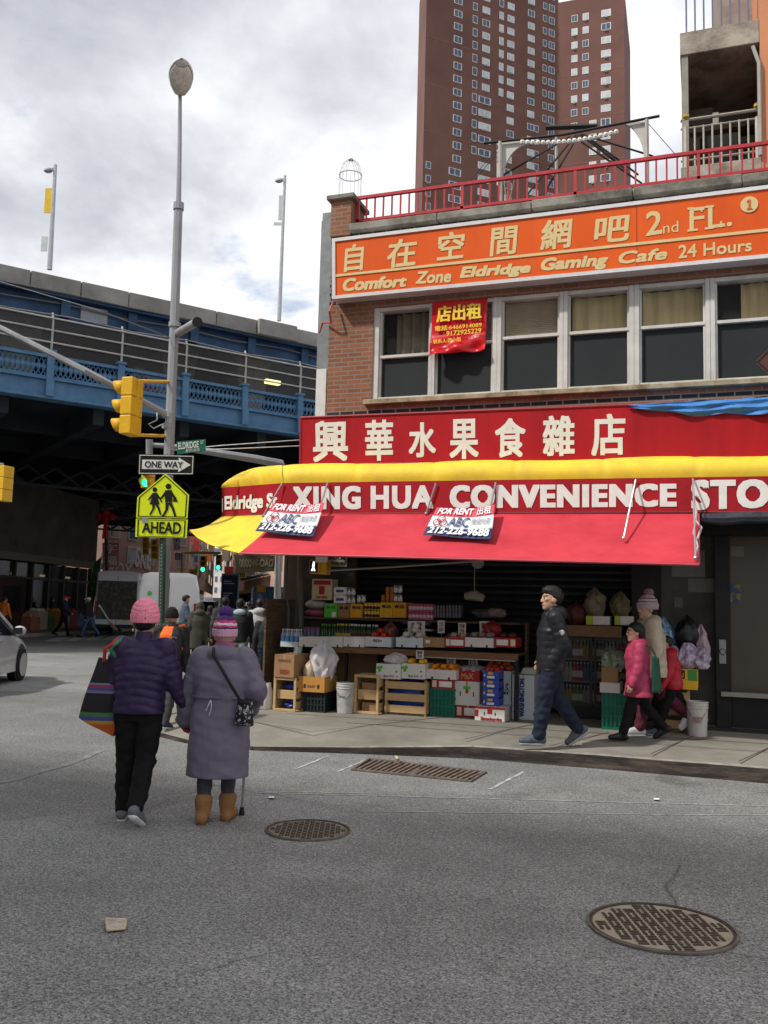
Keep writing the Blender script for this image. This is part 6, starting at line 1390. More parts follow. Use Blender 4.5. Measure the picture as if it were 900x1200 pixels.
crumple('rice_bag', 'magenta plastic rice bag lying on the upper shelf at left', 'bag', ((X0 + X1) / 2, UY + .14, zU), (X1 - X0, .28, (Z1 - zU) * .52), M('bag_magenta', (.22, .04, .10), .4, col2=(.32, .08, .14), scale=8), 4, amp=.05)
crumple('rice_bag', 'pale printed rice bag lying on top of the magenta bag', 'bag', ((X0 + X1) / 2, UY + .14, zU + (Z1 - zU) * .5), (X1 - X0, .28, (Z1 - zU) * .52), M('bag_palegrey', (.28, .25, .22), .5, col2=(.42, .40, .37), scale=9), 5, amp=.05)
creamc = M('cream_board', (.52, .42, .25), .7, var=.07)
t, R = carton('carton', 'cream carton with a red emblem standing on the pale rice bag', 365.5, 678.5, 389.5, 703, UY + .02, .22, creamc, False, [(.08, .92, .72, .93, redcard), (.2, .8, .06, .2, redcard, '米粉'), (.36, .64, .26, .66, redcard)])
for y0, y1, l in [(688, 697, 'white carton with violet print, upper one of the pair beside the cream carton'), (697.5, 707, 'white carton with violet print, lower one of the pair beside the cream carton')]:
    carton('carton', l, 391, y0, 405.5, y1, UY + .03, .2, cream2, False, [(.2, .8, .3, .65, M('ink_violet', (.10, .06, .22), .6))])
foil = M('foil_can', (.38, .38, .38), .25, metal=.7)
def canstack(px, ys, l, m_, n=2, g='silver cans stacked on the upper cartons'):
    pts = []
    for i in range(n):
        for y in ys: p = ony(px + i * 5, y, UY + .1); pts.append((p[0], p[1], p[2]))
    bottles('tin_can', l, 'can', g, pts, .033, .115, m_, capw, cream2, 'can')
canstack(409, (698, 708), 'silver tin can in the stack right of the white cartons', foil); canstack(421, (706.5,), 'silver tin can in the low pair above the orange yellow carton', foil, 2, 'silver cans above the orange yellow carton'); canstack(464, (695, 706), 'silver tin can in the tall pair above the orange carton', foil, 2, 'silver cans above the orange carton')
bottles('jar', 'amber honey jar above the yellow carton on the upper shelf', 'jar', 'amber jars on the upper cartons', [tuple(ony(449 + 5.2 * i, 706 - j * 9, UY + .1)) for i in range(3) for j in range(2 if i else 1)], .032, .115, M('amber', (.40, .12, .01), .15), M('lid_orange', (.5, .2, .02), .4), None, 'jar')
for i in range(9): carton('snack_pack', 'small dark glossy packet standing in the row right of the pink cans', 508 + i * 3.6, 709.5, 510.8 + i * 3.6, 724, UY, .18, M('pack_dark', (.05, .05, .07), .25, col2=(.20, .18, .20), scale=7), cat='packet', group='dark packets on the upper shelf')
crumple('plastic_bag', 'pale pink and white plastic bag at the right end of the upper shelf', 'bag', ony(580, 724, UY + .1), (.3, .2, .13), M('bag_pinkwhite', (.35, .24, .20), .4, col2=(.12, .10, .11), scale=8), 15)
crumple('plastic_bag', 'dark plastic bag beside the pink and white one on the upper shelf', 'bag', ony(566, 724, UY + .1), (.28, .2, .12), M('bag_dark', (.035, .04, .045), .35, col2=(.12, .12, .13), scale=9), 16)
solo('shop_lamp', 'dim pale tube lamp hanging before the roll shutter', 'lamp', (lambda m: m.tube([ony(545, 699, 12.3), ony(556, 697.5, 12.3), ony(567, 701.5, 12.3)], [.05, .075, .05], 8) and m.tube([ony(556, 697, 12.3), ony(556, 655, 12.3)], .006, 4))(MB()), M('lamp_dim', (.30, .28, .20), .4), smooth=True)
solo('dial', 'round pale gauge hanging from the canopy bar', 'dial', MB().lathe(ony(560, 659, 11.7), [(.08, -.02), (.085, 0), (.07, .02)], 16, 'y'), M('dial_grey', (.26, .26, .25), .4))
# --- front row on the ground
bluebag = M('bag_blue', (.015, .04, .22), .35, col2=(.03, .08, .36), scale=10)
Y = fy(333); t, R = wood_crate('wooden crate stood on end with blue bags inside, leftmost by the corner', 320.5, 794, 347, None, Y, .42, 'stood')
for z0, l in ((.06, 'crumpled blue bag in the bottom of the leftmost wooden crate'), (.62, 'crumpled blue bag in the upper half of the leftmost wooden crate')): crumple('plastic_bag', l, 'bag', ((R[0] + R[1]) / 2, Y + .2, lerp(R[2], R[3], z0)), (.2, .2, .1), bluebag, int(z0 * 10))
carton('carton', 'brown printed carton on top of the leftmost wooden crate', 321.5, 767, 345.5, 794, Y - .02, .5, kraft, False, [(.3, .75, .15, .35, M('ink_rust', (.30, .06, .03), .7), 'FRESH'), (.2, .8, .68, .8, M('ink_faint', (.18, .11, .06), .8), 'PRODUCE')])
solo('plastic_jug', 'small white plastic jug standing on the pavement at the corner', 'jug', MB().lathe((ony(314, 826, Y + .15)[0], Y + .15, walk_z(Y)), [(.055, 0), (.06, .02), (.06, .24), (.035, .31), (.035, .35)], 12), M('jug_white', (.62, .60, .58), .4), smooth=True)
Y = fy(368); t, R = plastic_crate('black plastic crate standing under the orange brown carton', 355.5, 811, 381, None, Y + .02, .45, crateblk)
t, R = carton('carton', 'orange brown open carton on the black plastic crate', 349.5, 793, 380, 811, Y - .02, .45, krafty, True, [(.2, .28, .25, .5, inkdk), (.72, .8, .25, .5, inkdk), (.35, .65, .3, .45, M('ink_tan', (.25, .12, .03), .7), 'FRUIT')])
bagc = clearmat('clear_bag', (.62, .60, .62), .62)
crumple('plastic_bag', 'large translucent plastic bag with pink print standing in the orange brown carton', 'bag', ((R[0] + R[1]) / 2 + .06, Y + .2, R[2] + .1), (.34, .3, .56), M('bag_translucent', (.50, .47, .49), .3, col2=(.66, .63, .64), scale=7, bump=.3, bscale=16), 2, True, .16)
crumple('nut_bag', 'small bag of pale nuts beside the translucent bag', 'bag', (R[0] + .1, Y + .1, R[2] + .12), (.16, .16, .28), M('nuts', (.42, .33, .22), .6, col2=(.62, .52, .38), scale=26), 6, True, .05)
solo('paper_cup', 'pale green paper cup on the brown carton', 'cup', MB().lathe(ony(350, 767, fy(340) + .3), [(.04, 0), (.05, .1), (.045, .1)], 12), M('cup_green', (.35, .45, .38), .5))
Y = fy(405) + .05; c = (ony(404.5, 830, Y)[0], Y, walk_z(Y)); bk_ = thing('bucket', 'dirty white plastic bucket between the crates under the display table', 'bucket', c)
dirtyw = M('bucket_white', (.30, .29, .28), .5, col2=(.55, .55, .54), scale=6)
def bucket(t, c, h, r):
    MB().lathe(c, [(r * .84, 0), (r * .86, .01), (r, h), (r * .95, h), (r * .8, .03)], 24).build('body', dirtyw, t, smooth=True)
    mb = MB()
    for z in (h * .82, h * .9, h * .985): mb.lathe((c[0], c[1], c[2] + z), [(r * .99, -.008), (r * 1.035, 0), (r * .99, .008)], 24, cap=False)
    mb.build('rim', dirtyw, t)
    MB().tube([(c[0] - r, c[1] - .02, c[2] + h * .85), (c[0] - r * .5, c[1] - r, c[2] + h * .6), (c[0] + r * .5, c[1] - r, c[2] + h * .55), (c[0] + r, c[1] - .02, c[2] + h * .85)], .006, 5).build('handle', rodm, t)
bucket(bk_, c, .40, .125)
Y = fy(430); t, R = wood_crate('wooden crate stood on end with cardboard inside, right of the bucket', 415, 791, 444, None, Y, .40, 'stood')
carton('carton', 'small brown carton inside the wooden crate right of the bucket, lower', 424, 823, 441, 834, Y + .1, .25, kraft); carton('carton', 'small brown carton inside the wooden crate right of the bucket, upper', 424, 800, 441, 808, Y + .1, .25, kraft)
Y = fy(475); t, R = wood_crate('slatted wooden crate lying flat with blue plastic showing between its slats', 451, 796.5, 499.5, None, Y, .42, 'flat')
crumple('plastic_bag', 'blue plastic sheet inside the slatted wooden crate', 'bag', ((R[0] + R[1]) / 2, Y + .2, R[2] + .02), ((R[1] - R[0]) * .9, .3, (R[3] - R[2]) * .95), bluebag, 12)
ztop = R[3]
for a, b_, l in [(440.5, 469.5, 'white carton with green clover print holding a clear bag, left one of two'), (470.2, 498, 'white carton with green clover print holding yellow fruit, right one of two')]:
    t, R1 = carton('carton', l, a, 778, b_, 795.5, Y - .05, .42, wcard, True, [(.28, .5, .12, .25, inkdk, '2x'), (.52, .72, .12, .25, M('ink_red', (.45, .03, .03), .6), 'TAO'), (.78, .84, .45, .55, inkdk), (.82, .87, .15, .22, inkdk)])
    X0, X1, Z0, Z1 = R1; mb = MB()
    for dx, dz in ((-.02, .015), (.02, .02), (0, -.02)): mb.lathe((lerp(X0, X1, .14) + dx, Y - .05, lerp(Z0, Z1, .65) + dz), [(.022, -.004), (.022, .0)], 10, 'y')
    mb.build('clover_print', inkgr, t)
    if a < 450: crumple('plastic_bag', 'clear plastic bag lying in the left clover carton', 'bag', ((X0 + X1) / 2 + .03, Y + .15, Z1 - .03), (.3, .28, .17), M('bag_translucent', (.5, .47, .49), .3), 21, True, .2)
    else: fruit('yellow_fruit', 'yellow orange fruit in the right clover carton', 'yellow fruit in the clover carton', R1, Y - .04, .4, yelf, .042, 4, 2)
def pcard(px0, py0, px1, py1, Y, l, txt=('特價', '99')):
    q = [ony(px0, py1, Y), ony(px1, py1, Y), ony(px1, py0, Y + .03), ony(px0, py0, Y + .03)]; t = thing('price_card', l, 'price card', (q[0] + q[1]) / 2, 0, 'price cards on the stall')
    MB().slab(q, .003, (0, 1, 0)).build('card', cream2, t); mb = MB()
    lettering(mb, txt[0], subq(q, .15, .85, .55, .9), 0, out=(0, -1, 0), fat=(.02, .02)); lettering(mb, txt[1], subq(q, .2, .8, .12, .48), 0, out=(0, -1, 0), fat=(.02, .02)); mb.build('lettering', M('ink_grey', (.16, .10, .10), .7), t)
    mb = MB(); c = (q[0] + q[1]) / 2; mb.tube([c + (0, .006, -.12), c + (0, .006, .05)], .004, 4); mb.build('stick', pine, t)
pcard(487.5, 762, 496.5, 772, Y + .12, 'price card in the right clover carton of yellow fruit', ('甜橙', '59'))
Y = fy(518); plastic_crate('dark green plastic crate under the white tray of oranges', 504, 807, 533, None, Y, .42, crategreen)
carton('carton', 'red carton with white label on the dark green crate', 505, 796, 531, 807, Y - .01, .4, redcard, False, [(.35, .92, .18, .8, cream2), (.05, .24, .15, .85, creamp)])
t, R = carton('tray', 'white shallow tray filled with oranges', 498.5, 785, 535.5, 796, Y - .06, .5, wcard, True, cat='tray', notch=True)
fruit('orange', 'bright orange in the white shallow tray', 'oranges in the white tray', (R[0] + .03, R[1] - .02, R[2], R[3] + .01), Y - .05, .4, orangem, .041, 5, 2)
pcard(523.5, 763, 534, 780, Y + .2, 'taller price card standing behind the oranges', ('橙子', '3/2'))
Y = fy(547); carton('carton', 'red carton with white label on the pavement under the plant print carton', 534.5, 827, 563, None, Y - .01, .4, redcard, False, [(.35, .92, .18, .8, cream2), (.05, .24, .15, .85, creamp)])
carton('carton', 'white carton with a green plant print and hand holes', 532.5, 798.5, 562.5, 827, Y - .03, .42, wcard, False, [(.36, .64, .68, .8, inkgr), (.44, .56, .5, .68, M('ink_rust', (.3, .06, .03), .7)), (.22, .26, .38, .58, inkdk), (.74, .78, .38, .58, inkdk)])
t, R = carton('carton', 'dark red open carton with gold print and white wrapping', 534, 785, 562.5, 798.5, Y - .02, .42, redcard, True, [(.25, .75, .2, .7, M('ink_gold', (.45, .26, .10), .6), 'MaX')])
crumple('paper_wrap', 'white wrapping paper sticking out of the dark red open carton', 'paper', ((R[0] + R[1]) / 2, Y + .2, R[3] - .07), (.32, .3, .12), M('wrap_white', (.5, .49, .46), .7), 31, False, .3)
pcard(549, 765, 560, 780, Y + .25, 'price card standing in the dark red open carton', ('青菜', '1.5'))
Y = fy(580) + .06; carton('carton', 'tall white carton carrying apples, behind the blue boxes', 566, 786, 599, None, Y, .42, bcard, False, [(.72, .9, .5, .75, inkdk, 'US'), (.6, .95, .16, .24, inkdk, 'APPLES')])
R = rect(567, 786, 598, 824, Y); fruit('apple', 'red apple on top of the tall white carton', 'apples on the tall white carton', (R[0], R[1], 0, R[3] + .035), Y + .0, .4, applem, .043, 5, 2, fillz=R[3] + .043)
pcard(576, 769, 586.5, 780, Y + .3, 'price card standing behind the apples', ('苹果', '99'))
Yb = Y - .38; t, R = carton('carton', 'white carton with red brush print on the pavement in front of the blue boxes', 556.5, 828, 592, None, Yb, .42, wcard, False, [(.0, 1, .82, .98, redcard), (.0, .12, .3, .75, redcard), (.2, .9, .06, .3, redcard, 'Strawberries'), (.42, .58, .5, .8, redcard), (.3, .34, .42, .6, inkdk), (.66, .7, .42, .6, inkdk)])
zt2 = R[3]; ys = [832, 822.5, 813, 803.5, 794]; nmz = ['bottom', 'second from bottom', 'second from top', 'topmost']
for i in range(4):
    op = i == 3; Z0 = zt2 + .003 + i * .112
    X0, X1, _, _ = pb(566, 800, 584.5, 810, Yb + .05); t = thing('fruit_box', 'small blue fruit box, %s of the stack of four' % nmz[i], 'box', ((X0 + X1) / 2, Yb + .2, Z0), 0, 'stack of small blue boxes')
    mb = MB(); mb.box(X0, X1, Yb + .05, Yb + .06, Z0, Z0 + .108).box(X0, X1, Yb + .34, Yb + .35, Z0, Z0 + .108).box(X0, X0 + .01, Yb + .06, Yb + .34, Z0, Z0 + .085).box(X1 - .01, X1, Yb + .06, Yb + .34, Z0, Z0 + .085).box(X0 + .01, X1 - .01, Yb + .06, Yb + .34, Z0, Z0 + .05); mb.build('body', bluecard, t)
    R_ = (X0, X1, Z0, Z0 + .108); front_print(t, R_, Yb + .05, [(.25, .72, .12, .4, cream2), (.3, .62, .55, .85, orcard), (.05, .12, .3, .6, cream2)])
    MB().box(X1 - .001, X1 + .002, Yb + .1, Yb + .3, Z0 + .07, Z0 + .085).build('side_opening', M('ink_rust', (.3, .06, .03), .6), t)
    if op: fruit('tomato', 'small red tomato in the topmost blue box', 'tomatoes in the blue box', R_, Yb + .06, .3, tomm, .026, 4, 2, fillz=Z0 + .09)
Y = fy(610); t, R = carton('carton', 'white carton with WASHINGTON printed upright, beside the walking man', 600.5, 791, 627, None, Y - .05, .4, bcard, False, [(.08, .30, .10, .62, inkbl, '@ FROM', 1), (.34, .56, .06, .92, inkbl, 'WASHINGTON', 1)])
solo('kitchen_scale', 'pale green plastic scale box on the WASHINGTON carton', 'scale', MB().hexa([(lerp(R[0], R[1], .3), Y, R[3] + .003), (R[1], Y, R[3] + .003), (R[1], Y + .25, R[3] + .003), (lerp(R[0], R[1], .3), Y + .25, R[3] + .003), (lerp(R[0], R[1], .4), Y + .02, R[3] + .09), (R[1], Y + .02, R[3] + .09), (R[1], Y + .22, R[3] + .09), (lerp(R[0], R[1], .4), Y + .22, R[3] + .09)]), M('scale_green', (.38, .42, .34), .5), bevel=.01)
crumple('plastic_bag', 'dark navy plastic bag between the apples and the WASHINGTON carton', 'bag', (ony(602, 792, Y + .3)[0], Y + .3, R[3] - .02), (.16, .2, .30), M('bag_navy', (.012, .018, .04), .35), 41, True)
for a, l, tx in [((513, 727, 521, 742), 'price card above the potatoes on the table', ('土豆', '69')), ((537, 730, 546, 744), 'price card above the onions on the table', ('洋葱', '79')), ((562, 728, 574, 745), 'wide price card above the root vegetables on the table', ('萝卜', '1.29')), ((478, 728, 498, 741), 'wide pale price card behind the garlic pile', ('大蒜', '2.99'))]: pcard(*a, TY + .3, l, tx)
# --- right-hand side: counter, drinks cooler, stacks by the door
CY = 12.35
X0, X1, Z0, Z1 = pb(650, 733, 727, 746, CY); cnt = thing('counter_shelf', 'wooden counter board above the drinks cooler', 'shelf', ((X0 + X1) / 2, CY + .2, Z0))
MB().box(X0 - .1, X1 + .02, CY - .05, CY - .02, Z0, Z1).build('front_board', M('counter_wood', (.16, .085, .04), .7, col2=(.24, .135, .07), scale=5, stretch=(1, 1, 7)), cnt); MB().box(X0 - .1, X1 + .02, CY - .02, CY + .45, Z1 - .03, Z1).build('board', oldw, cnt)
zc_ = Z1; X0, X1, Z0, Z1 = pb(655, 746, 737, 828, CY + .02); zbase = Z0
ck = thing('drinks_cooler', 'dark glass fronted drinks cooler under the wooden counter', 'cooler', ((X0 + X1) / 2, CY + .3, walk_z(CY)))
mb = MB().box(X0, X1, CY + .42, CY + .45, walk_z(CY), zc_ - .12).box(X0, X0 + .04, CY, CY + .42, walk_z(CY), zc_ - .12).box(X1 - .04, X1, CY, CY + .42, walk_z(CY), zc_ - .12).box(X0 + .04, X1 - .04, CY, CY + .42, walk_z(CY), zbase).box(X0 + .04, X1 - .04, CY, CY + .42, zc_ - .16, zc_ - .12); mb.build('cabinet', M('cooler_black', (.015, .015, .016), .4), ck)
mid_ = (X0 + X1) / 2; mb = MB()
for a, b_ in ((X0 + .02, mid_ - .01), (mid_ + .01, X1 - .02)): mb.box(a, a + .03, CY - .03, CY - .002, zbase, zc_ - .16).box(b_ - .03, b_, CY - .03, CY - .002, zbase, zc_ - .16).box(a + .03, b_ - .03, CY - .03, CY - .002, zbase, zbase + .04).box(a + .03, b_ - .03, CY - .03, CY - .002, zc_ - .2, zc_ - .16)
mb.build('door_frame', M('cooler_frame', (.035, .035, .037), .35, metal=.4), ck)
for a, b_ in ((X0 + .05, mid_ - .04), (mid_ + .04, X1 - .05)): MB().box(a, b_, CY - .02, CY - .014, zbase + .04, zc_ - .2).build('door_glass', clearmat('cooler_glass', (.04, .045, .045), .25), ck)
shz = [zbase + .02, lerp(zbase, zc_ - .16, .36), lerp(zbase, zc_ - .16, .68)]
for z in shz[1:]: MB().box(X0 + .05, X1 - .05, CY + .02, CY + .40, z - .015, z).build('shelf', M('shelf_wire', (.35, .36, .36), .4, metal=.4), ck)
cols = [(.40, .26, .05), (.10, .22, .06), (.40, .38, .36), (.38, .05, .04), (.07, .12, .30), (.28, .13, .05)]
nmc = ['amber', 'green', 'white', 'red', 'blue', 'brown']; nn = 0
for z, lv in zip(shz, ('bottom', 'middle', 'top')):
    for k_ in range(6):
        xs = np.linspace(lerp(X0, X1, .06 + k_ * .155), lerp(X0, X1, .06 + k_ * .155 + .10), 3); kk = (k_ + nn) % 6
        bottles('drink_bottle', '%s drink bottle on the %s shelf of the glass cooler, group %s of it' % (nmc[kk], lv, ['far left', 'left', 'centre left', 'centre right', 'right', 'far right'][k_]), 'bottle', '%s bottles, %s shelf of the cooler' % (nmc[kk], lv), [(x, CY + .07, z + .002) for x in xs], .032, .24, M('drink_' + nmc[kk], cols[kk], .15), capw, cream2 if k_ % 2 else None)
    nn += 2
for px, m_, l, s_ in [(697, 'bag_tan', 'tan bagged produce standing on the wooden counter at left', (.28, .25, .38)), (727, 'bag_olive', 'olive bagged produce on the wooden counter beside the knitted hat', (.26, .25, .34)), (676, 'bag_brick', 'dark brick coloured bagged produce on the wooden counter', (.3, .25, .30))]:
    crumple('produce_bag', l, 'bag', (ony(px, 730, CY + .2)[0], CY + .2, zc_ + (.11 if px > 680 else 0)), s_, M(m_, {'bag_tan': (.20, .16, .11), 'bag_olive': (.15, .13, .06), 'bag_brick': (.10, .03, .025)}[m_], .5, var=.35, scale=9), px, True)
carton('carton', 'white and lime carton on the wooden counter, left one', 687, 722, 715, None or 732.5, CY, .3, cream2, False, [(.0, .3, .0, 1, M('lime', (.40, .50, .05), .6))]); carton('carton', 'white and lime carton on the wooden counter, right one partly hidden by the hat', 720, 722, 742, 732.5, CY, .3, cream2, False, [(.0, .3, .0, 1, M('lime', (.4, .5, .05), .6))])
Y = 11.55; plastic_crate('dark green plastic crate beside the girl in the pink coat', 705, 812, 737, None, Y, .42, crategreen); t, R = carton('carton', 'white carton on the dark green crate beside the girl', 703, 800, 727, 812, Y - .02, .4, wcard); t, R = carton('carton', 'brown open carton of wrapped greens beside the girl', 704.5, 782, 724, 800, Y - .01, .36, kraft, True)
crumple('produce_bag', 'plastic wrapped green vegetables in the brown open carton', 'bag', ((R[0] + R[1]) / 2 + .03, Y + .17, R[3] - .06), (.28, .3, .24), M('greens_wrap', (.08, .20, .05), .25, col2=(.42, .42, .42), scale=16, thr=(.4, .6)), 51, False, .22)
Y = 11.75; t, R = wood_crate('wooden crate under the yellow boxes beside the white bucket', 776, 808, 808, None, Y, .4, 'flat')
t, R = carton('carton', 'yellow fruit carton with black label by the dark shop door', 779, 784, 818, 808, Y - .06, .44, yelcard, False, [(.16, .62, .52, .96, inkdk), (.2, .58, .6, .88, yelcard, '金山', ), (.7, .98, .45, .98, M('ink_leaf', (.06, .25, .04), .6)), (.05, .4, .08, .32, M('ink_rust', (.3, .06, .03), .6))])
for i, (dx, l) in enumerate([(.08, 'violet wrapped sweets packet on the yellow carton, left'), (.26, 'violet wrapped sweets packet on the yellow carton, middle'), (.42, 'violet wrapped sweets packet on the yellow carton, right')]): crumple('produce_bag', l, 'bag', (R[0] + dx, Y + .1, R[3]), (.22, .26, .26 + .04 * (i % 2)), M('violet_wrap', (.30, .22, .36), .25, col2=(.55, .50, .55), scale=16, thr=(.4, .6)), 60 + i, False, .2)
crumple('plastic_bag', 'blue patterned plastic bag on the stack left of the black bag', 'bag', (R[0] - .02, Y + .25, R[3] + .1), (.24, .24, .5), M('bag_bluepat', (.03, .16, .36), .3, col2=(.35, .45, .52), scale=12, thr=(.45, .6)), 71, True)
crumple('plastic_bag', 'black plastic bag on top of the stack by the door', 'bag', (R[0] + .25, Y + .28, R[3] + .22), (.28, .24, .42), M('bag_black', (.012, .012, .014), .3), 73, True)
crumple('plastic_bag', 'pink translucent bag behind the black bag by the door', 'bag', (R[0] + .42, Y + .34, R[3] + .02), (.2, .24, .5), M('bag_pink', (.42, .30, .36), .3), 77, True)
Y = 11.5; c = (ony(817, 840, Y)[0], Y + .05, walk_z(Y)); bk2 = thing('bucket', 'white plastic bucket by the dark shop door', 'bucket', c); dirtyw = M('bucket_clean', (.50, .48, .45), .5, var=.12, scale=6); bucket(bk2, c, .40, .125)
mb = MB(); lettering(mb, 'PAINT', [(c[0] - .05, c[1] - .126, c[2] + .16), (c[0] + .06, c[1] - .122, c[2] + .16), (c[0] + .06, c[1] - .124, c[2] + .22), (c[0] - .05, c[1] - .128, c[2] + .22)], 0, out=(0, -1, 0)); mb.build('lettering', M('ink_rust', (.3, .06, .03), .6), bk2)
# ================================================================== PEOPLE
class Field:
    """a small sculpting volume: blended cones, lofts and ellipsoids, meshed with OpenVDB"""
    def __init__(s, lo, hi, v):
        s.lo = np.array(lo, float); s.v = v; s.n = np.maximum(4, np.ceil((np.array(hi) - s.lo) / v).astype(int) + 1)
        s.D = np.full(s.n, .06, np.float32)
    def sub(s, a, b):
        i0 = np.clip(np.floor((np.array(a) - s.lo) / s.v).astype(int), 0, s.n - 1); i1 = np.clip(np.ceil((np.array(b) - s.lo) / s.v).astype(int) + 1, 1, s.n)
        sl = tuple(slice(i0[k], max(i0[k] + 1, i1[k])) for k in range(3))
        ax = [s.lo[k] + s.v * np.arange(sl[k].start, sl[k].stop) for k in range(3)]
        return sl, ax[0][:, None, None], ax[1][None, :, None], ax[2][None, None, :]
    def put(s, sl, d, k):
        o = s.D[sl]
        if k > 0: h = np.clip(.5 + .5 * (o - d) / k, 0, 1); s.D[sl] = o + (d - o) * h - k * h * (1 - h)
        else: s.D[sl] = np.minimum(o, d)
    def cone(s, a, b, ra, rb, k=.015, quilt=None, wr=None):
        a = np.array(a, float); b = np.array(b, float); m = max(ra, rb) + .05
        sl, X, Y, Z = s.sub(np.minimum(a, b) - m, np.maximum(a, b) + m)
        d = b - a; L2 = max(d @ d, 1e-9); L = math.sqrt(L2)
        t0 = ((X - a[0]) * d[0] + (Y - a[1]) * d[1] + (Z - a[2]) * d[2]) / L2; t = np.clip(t0, 0, 1)
        r = np.sqrt((X - a[0] - t * d[0]) ** 2 + (Y - a[1] - t * d[1]) ** 2 + (Z - a[2] - t * d[2]) ** 2)
        R = ra + (rb - ra) * t
        if quilt: R = R + quilt[1] * (np.abs(np.sin(np.pi * t0 * L / quilt[0] + .2 * n3(X, Y, Z, 12, 2))) ** .6 - .7)
        if wr: R = R + wr * (n3(X * .8, Y * .8, Z * 1.5, 34, 3) + .5 * n3(X, Y, Z * 1.3, 70, 4))
        s.put(sl, r - R, k); return s
    def ell(s, c, r, k=.015, Rm=None):
        c = np.array(c, float); r = np.array(r, float); m = r.max() + .05
        sl, X, Y, Z = s.sub(c - m, c + m); X, Y, Z = X - c[0], Y - c[1], Z - c[2]
        if Rm is not None: X, Y, Z = (Rm[0][0] * X + Rm[1][0] * Y + Rm[2][0] * Z, Rm[0][1] * X + Rm[1][1] * Y + Rm[2][1] * Z, Rm[0][2] * X + Rm[1][2] * Y + Rm[2][2] * Z)
        q = np.sqrt((X / r[0]) ** 2 + (Y / r[1]) ** 2 + (Z / r[2]) ** 2); d = (q - 1) * r.min()
        s.put(sl, d, k); return s
    def loft(s, st, k=.02, quilt=None, wr=0, cap=.02, pw=2.3):
        """st: rows (z, cx, cy, half width, half depth) from low to high"""
        st = np.array(st, float); m = .05
        sl, X, Y, Z = s.sub((min(st[:, 1] - st[:, 3]) - m, min(st[:, 2] - st[:, 4]) - m, st[0, 0] - m), (max(st[:, 1] + st[:, 3]) + m, max(st[:, 2] + st[:, 4]) + m, st[-1, 0] + m))
        f = [np.interp(Z, st[:, 0], st[:, i]) for i in range(1, 5)]
        q = (np.abs((X - f[0]) / f[2]) ** pw + np.abs((Y - f[1]) / f[3]) ** pw) ** (1 / pw); d = (q - 1) * np.minimum(f[2], f[3])
        if quilt:
            zz = (Z + quilt[2] * X * X if len(quilt) > 2 else Z) + .010 * n3(X, Y, Z * .4, 11, 9)
            d = d - quilt[1] * (1 + .18 * n3(X, Y, Z, 17, 8)) * (np.abs(np.sin(np.pi * zz / quilt[0])) ** .6 - .7)
        if wr: d = d + wr * (n3(X, Y, Z * .8, 22, 5) + .5 * n3(X, Y, Z * 1.6, 52, 6) + .6 * np.maximum(0, n3(X * 1.2, Y, Z * .5, 60, 12)))
        dz = np.maximum(st[0, 0] - Z, Z - st[-1, 0]); d = np.maximum(d, dz)
        s.put(sl, d, k); return s
    def cut(s, fn):
        sl, X, Y, Z = s.sub(s.lo, s.lo + s.n * s.v); s.D = np.maximum(s.D, fn(X, Y, Z)).astype(np.float32); return s
    def build(s, name, mats, parent=None, loc=None, rz=0.0, paint=None, smooth_it=1):
        D = s.D.copy(); D[0] = D[-1] = .06; D[:, 0] = D[:, -1] = .06; D[:, :, 0] = D[:, :, -1] = .06
        g = openvdb.FloatGrid(.06); g.copyFromArray(D)
        p, q = g.convertToQuads(isovalue=0.0)[:2]; p = p * s.v + s.lo
        if not isinstance(mats, (list, tuple)): mats = [mats]
        me = bpy.data.meshes.new(name); me.from_pydata(p.tolist(), [], q.tolist())
        for m_ in mats: me.materials.append(m_)
        if paint is not None and len(q):
            c = p[q].mean(1); me.polygons.foreach_set('material_index', paint(c).astype(np.int32))
        bm = bmesh.new(); bm.from_mesh(me)
        for _ in range(smooth_it): bmesh.ops.smooth_vert(bm, verts=bm.verts, factor=.4, use_axis_x=True, use_axis_y=True, use_axis_z=True)
        bmesh.ops.recalc_face_normals(bm, faces=bm.faces); bm.to_mesh(me); bm.free()
        me.polygons.foreach_set('use_smooth', [True] * len(me.polygons))
        o = bpy.data.objects.new(name, me); link(o, parent)
        if loc is not None: o.location = tuple(loc); o.rotation_euler.z = rz; WP[o.name] = Vector(tuple(loc))
        return o
skin = M('skin', (.50, .29, .20), .55, var=.06, scale=8, bump=.03); skin2 = M('skin_tan', (.40, .22, .14), .55, var=.06, scale=8)
facedk = M('face_dark', (.02, .015, .013), .5); lipm = M('lip', (.36, .12, .10), .5); hairb = M('hair_black', (.014, .012, .012), .5, var=.4, scale=30, stretch=(3, 3, .5))
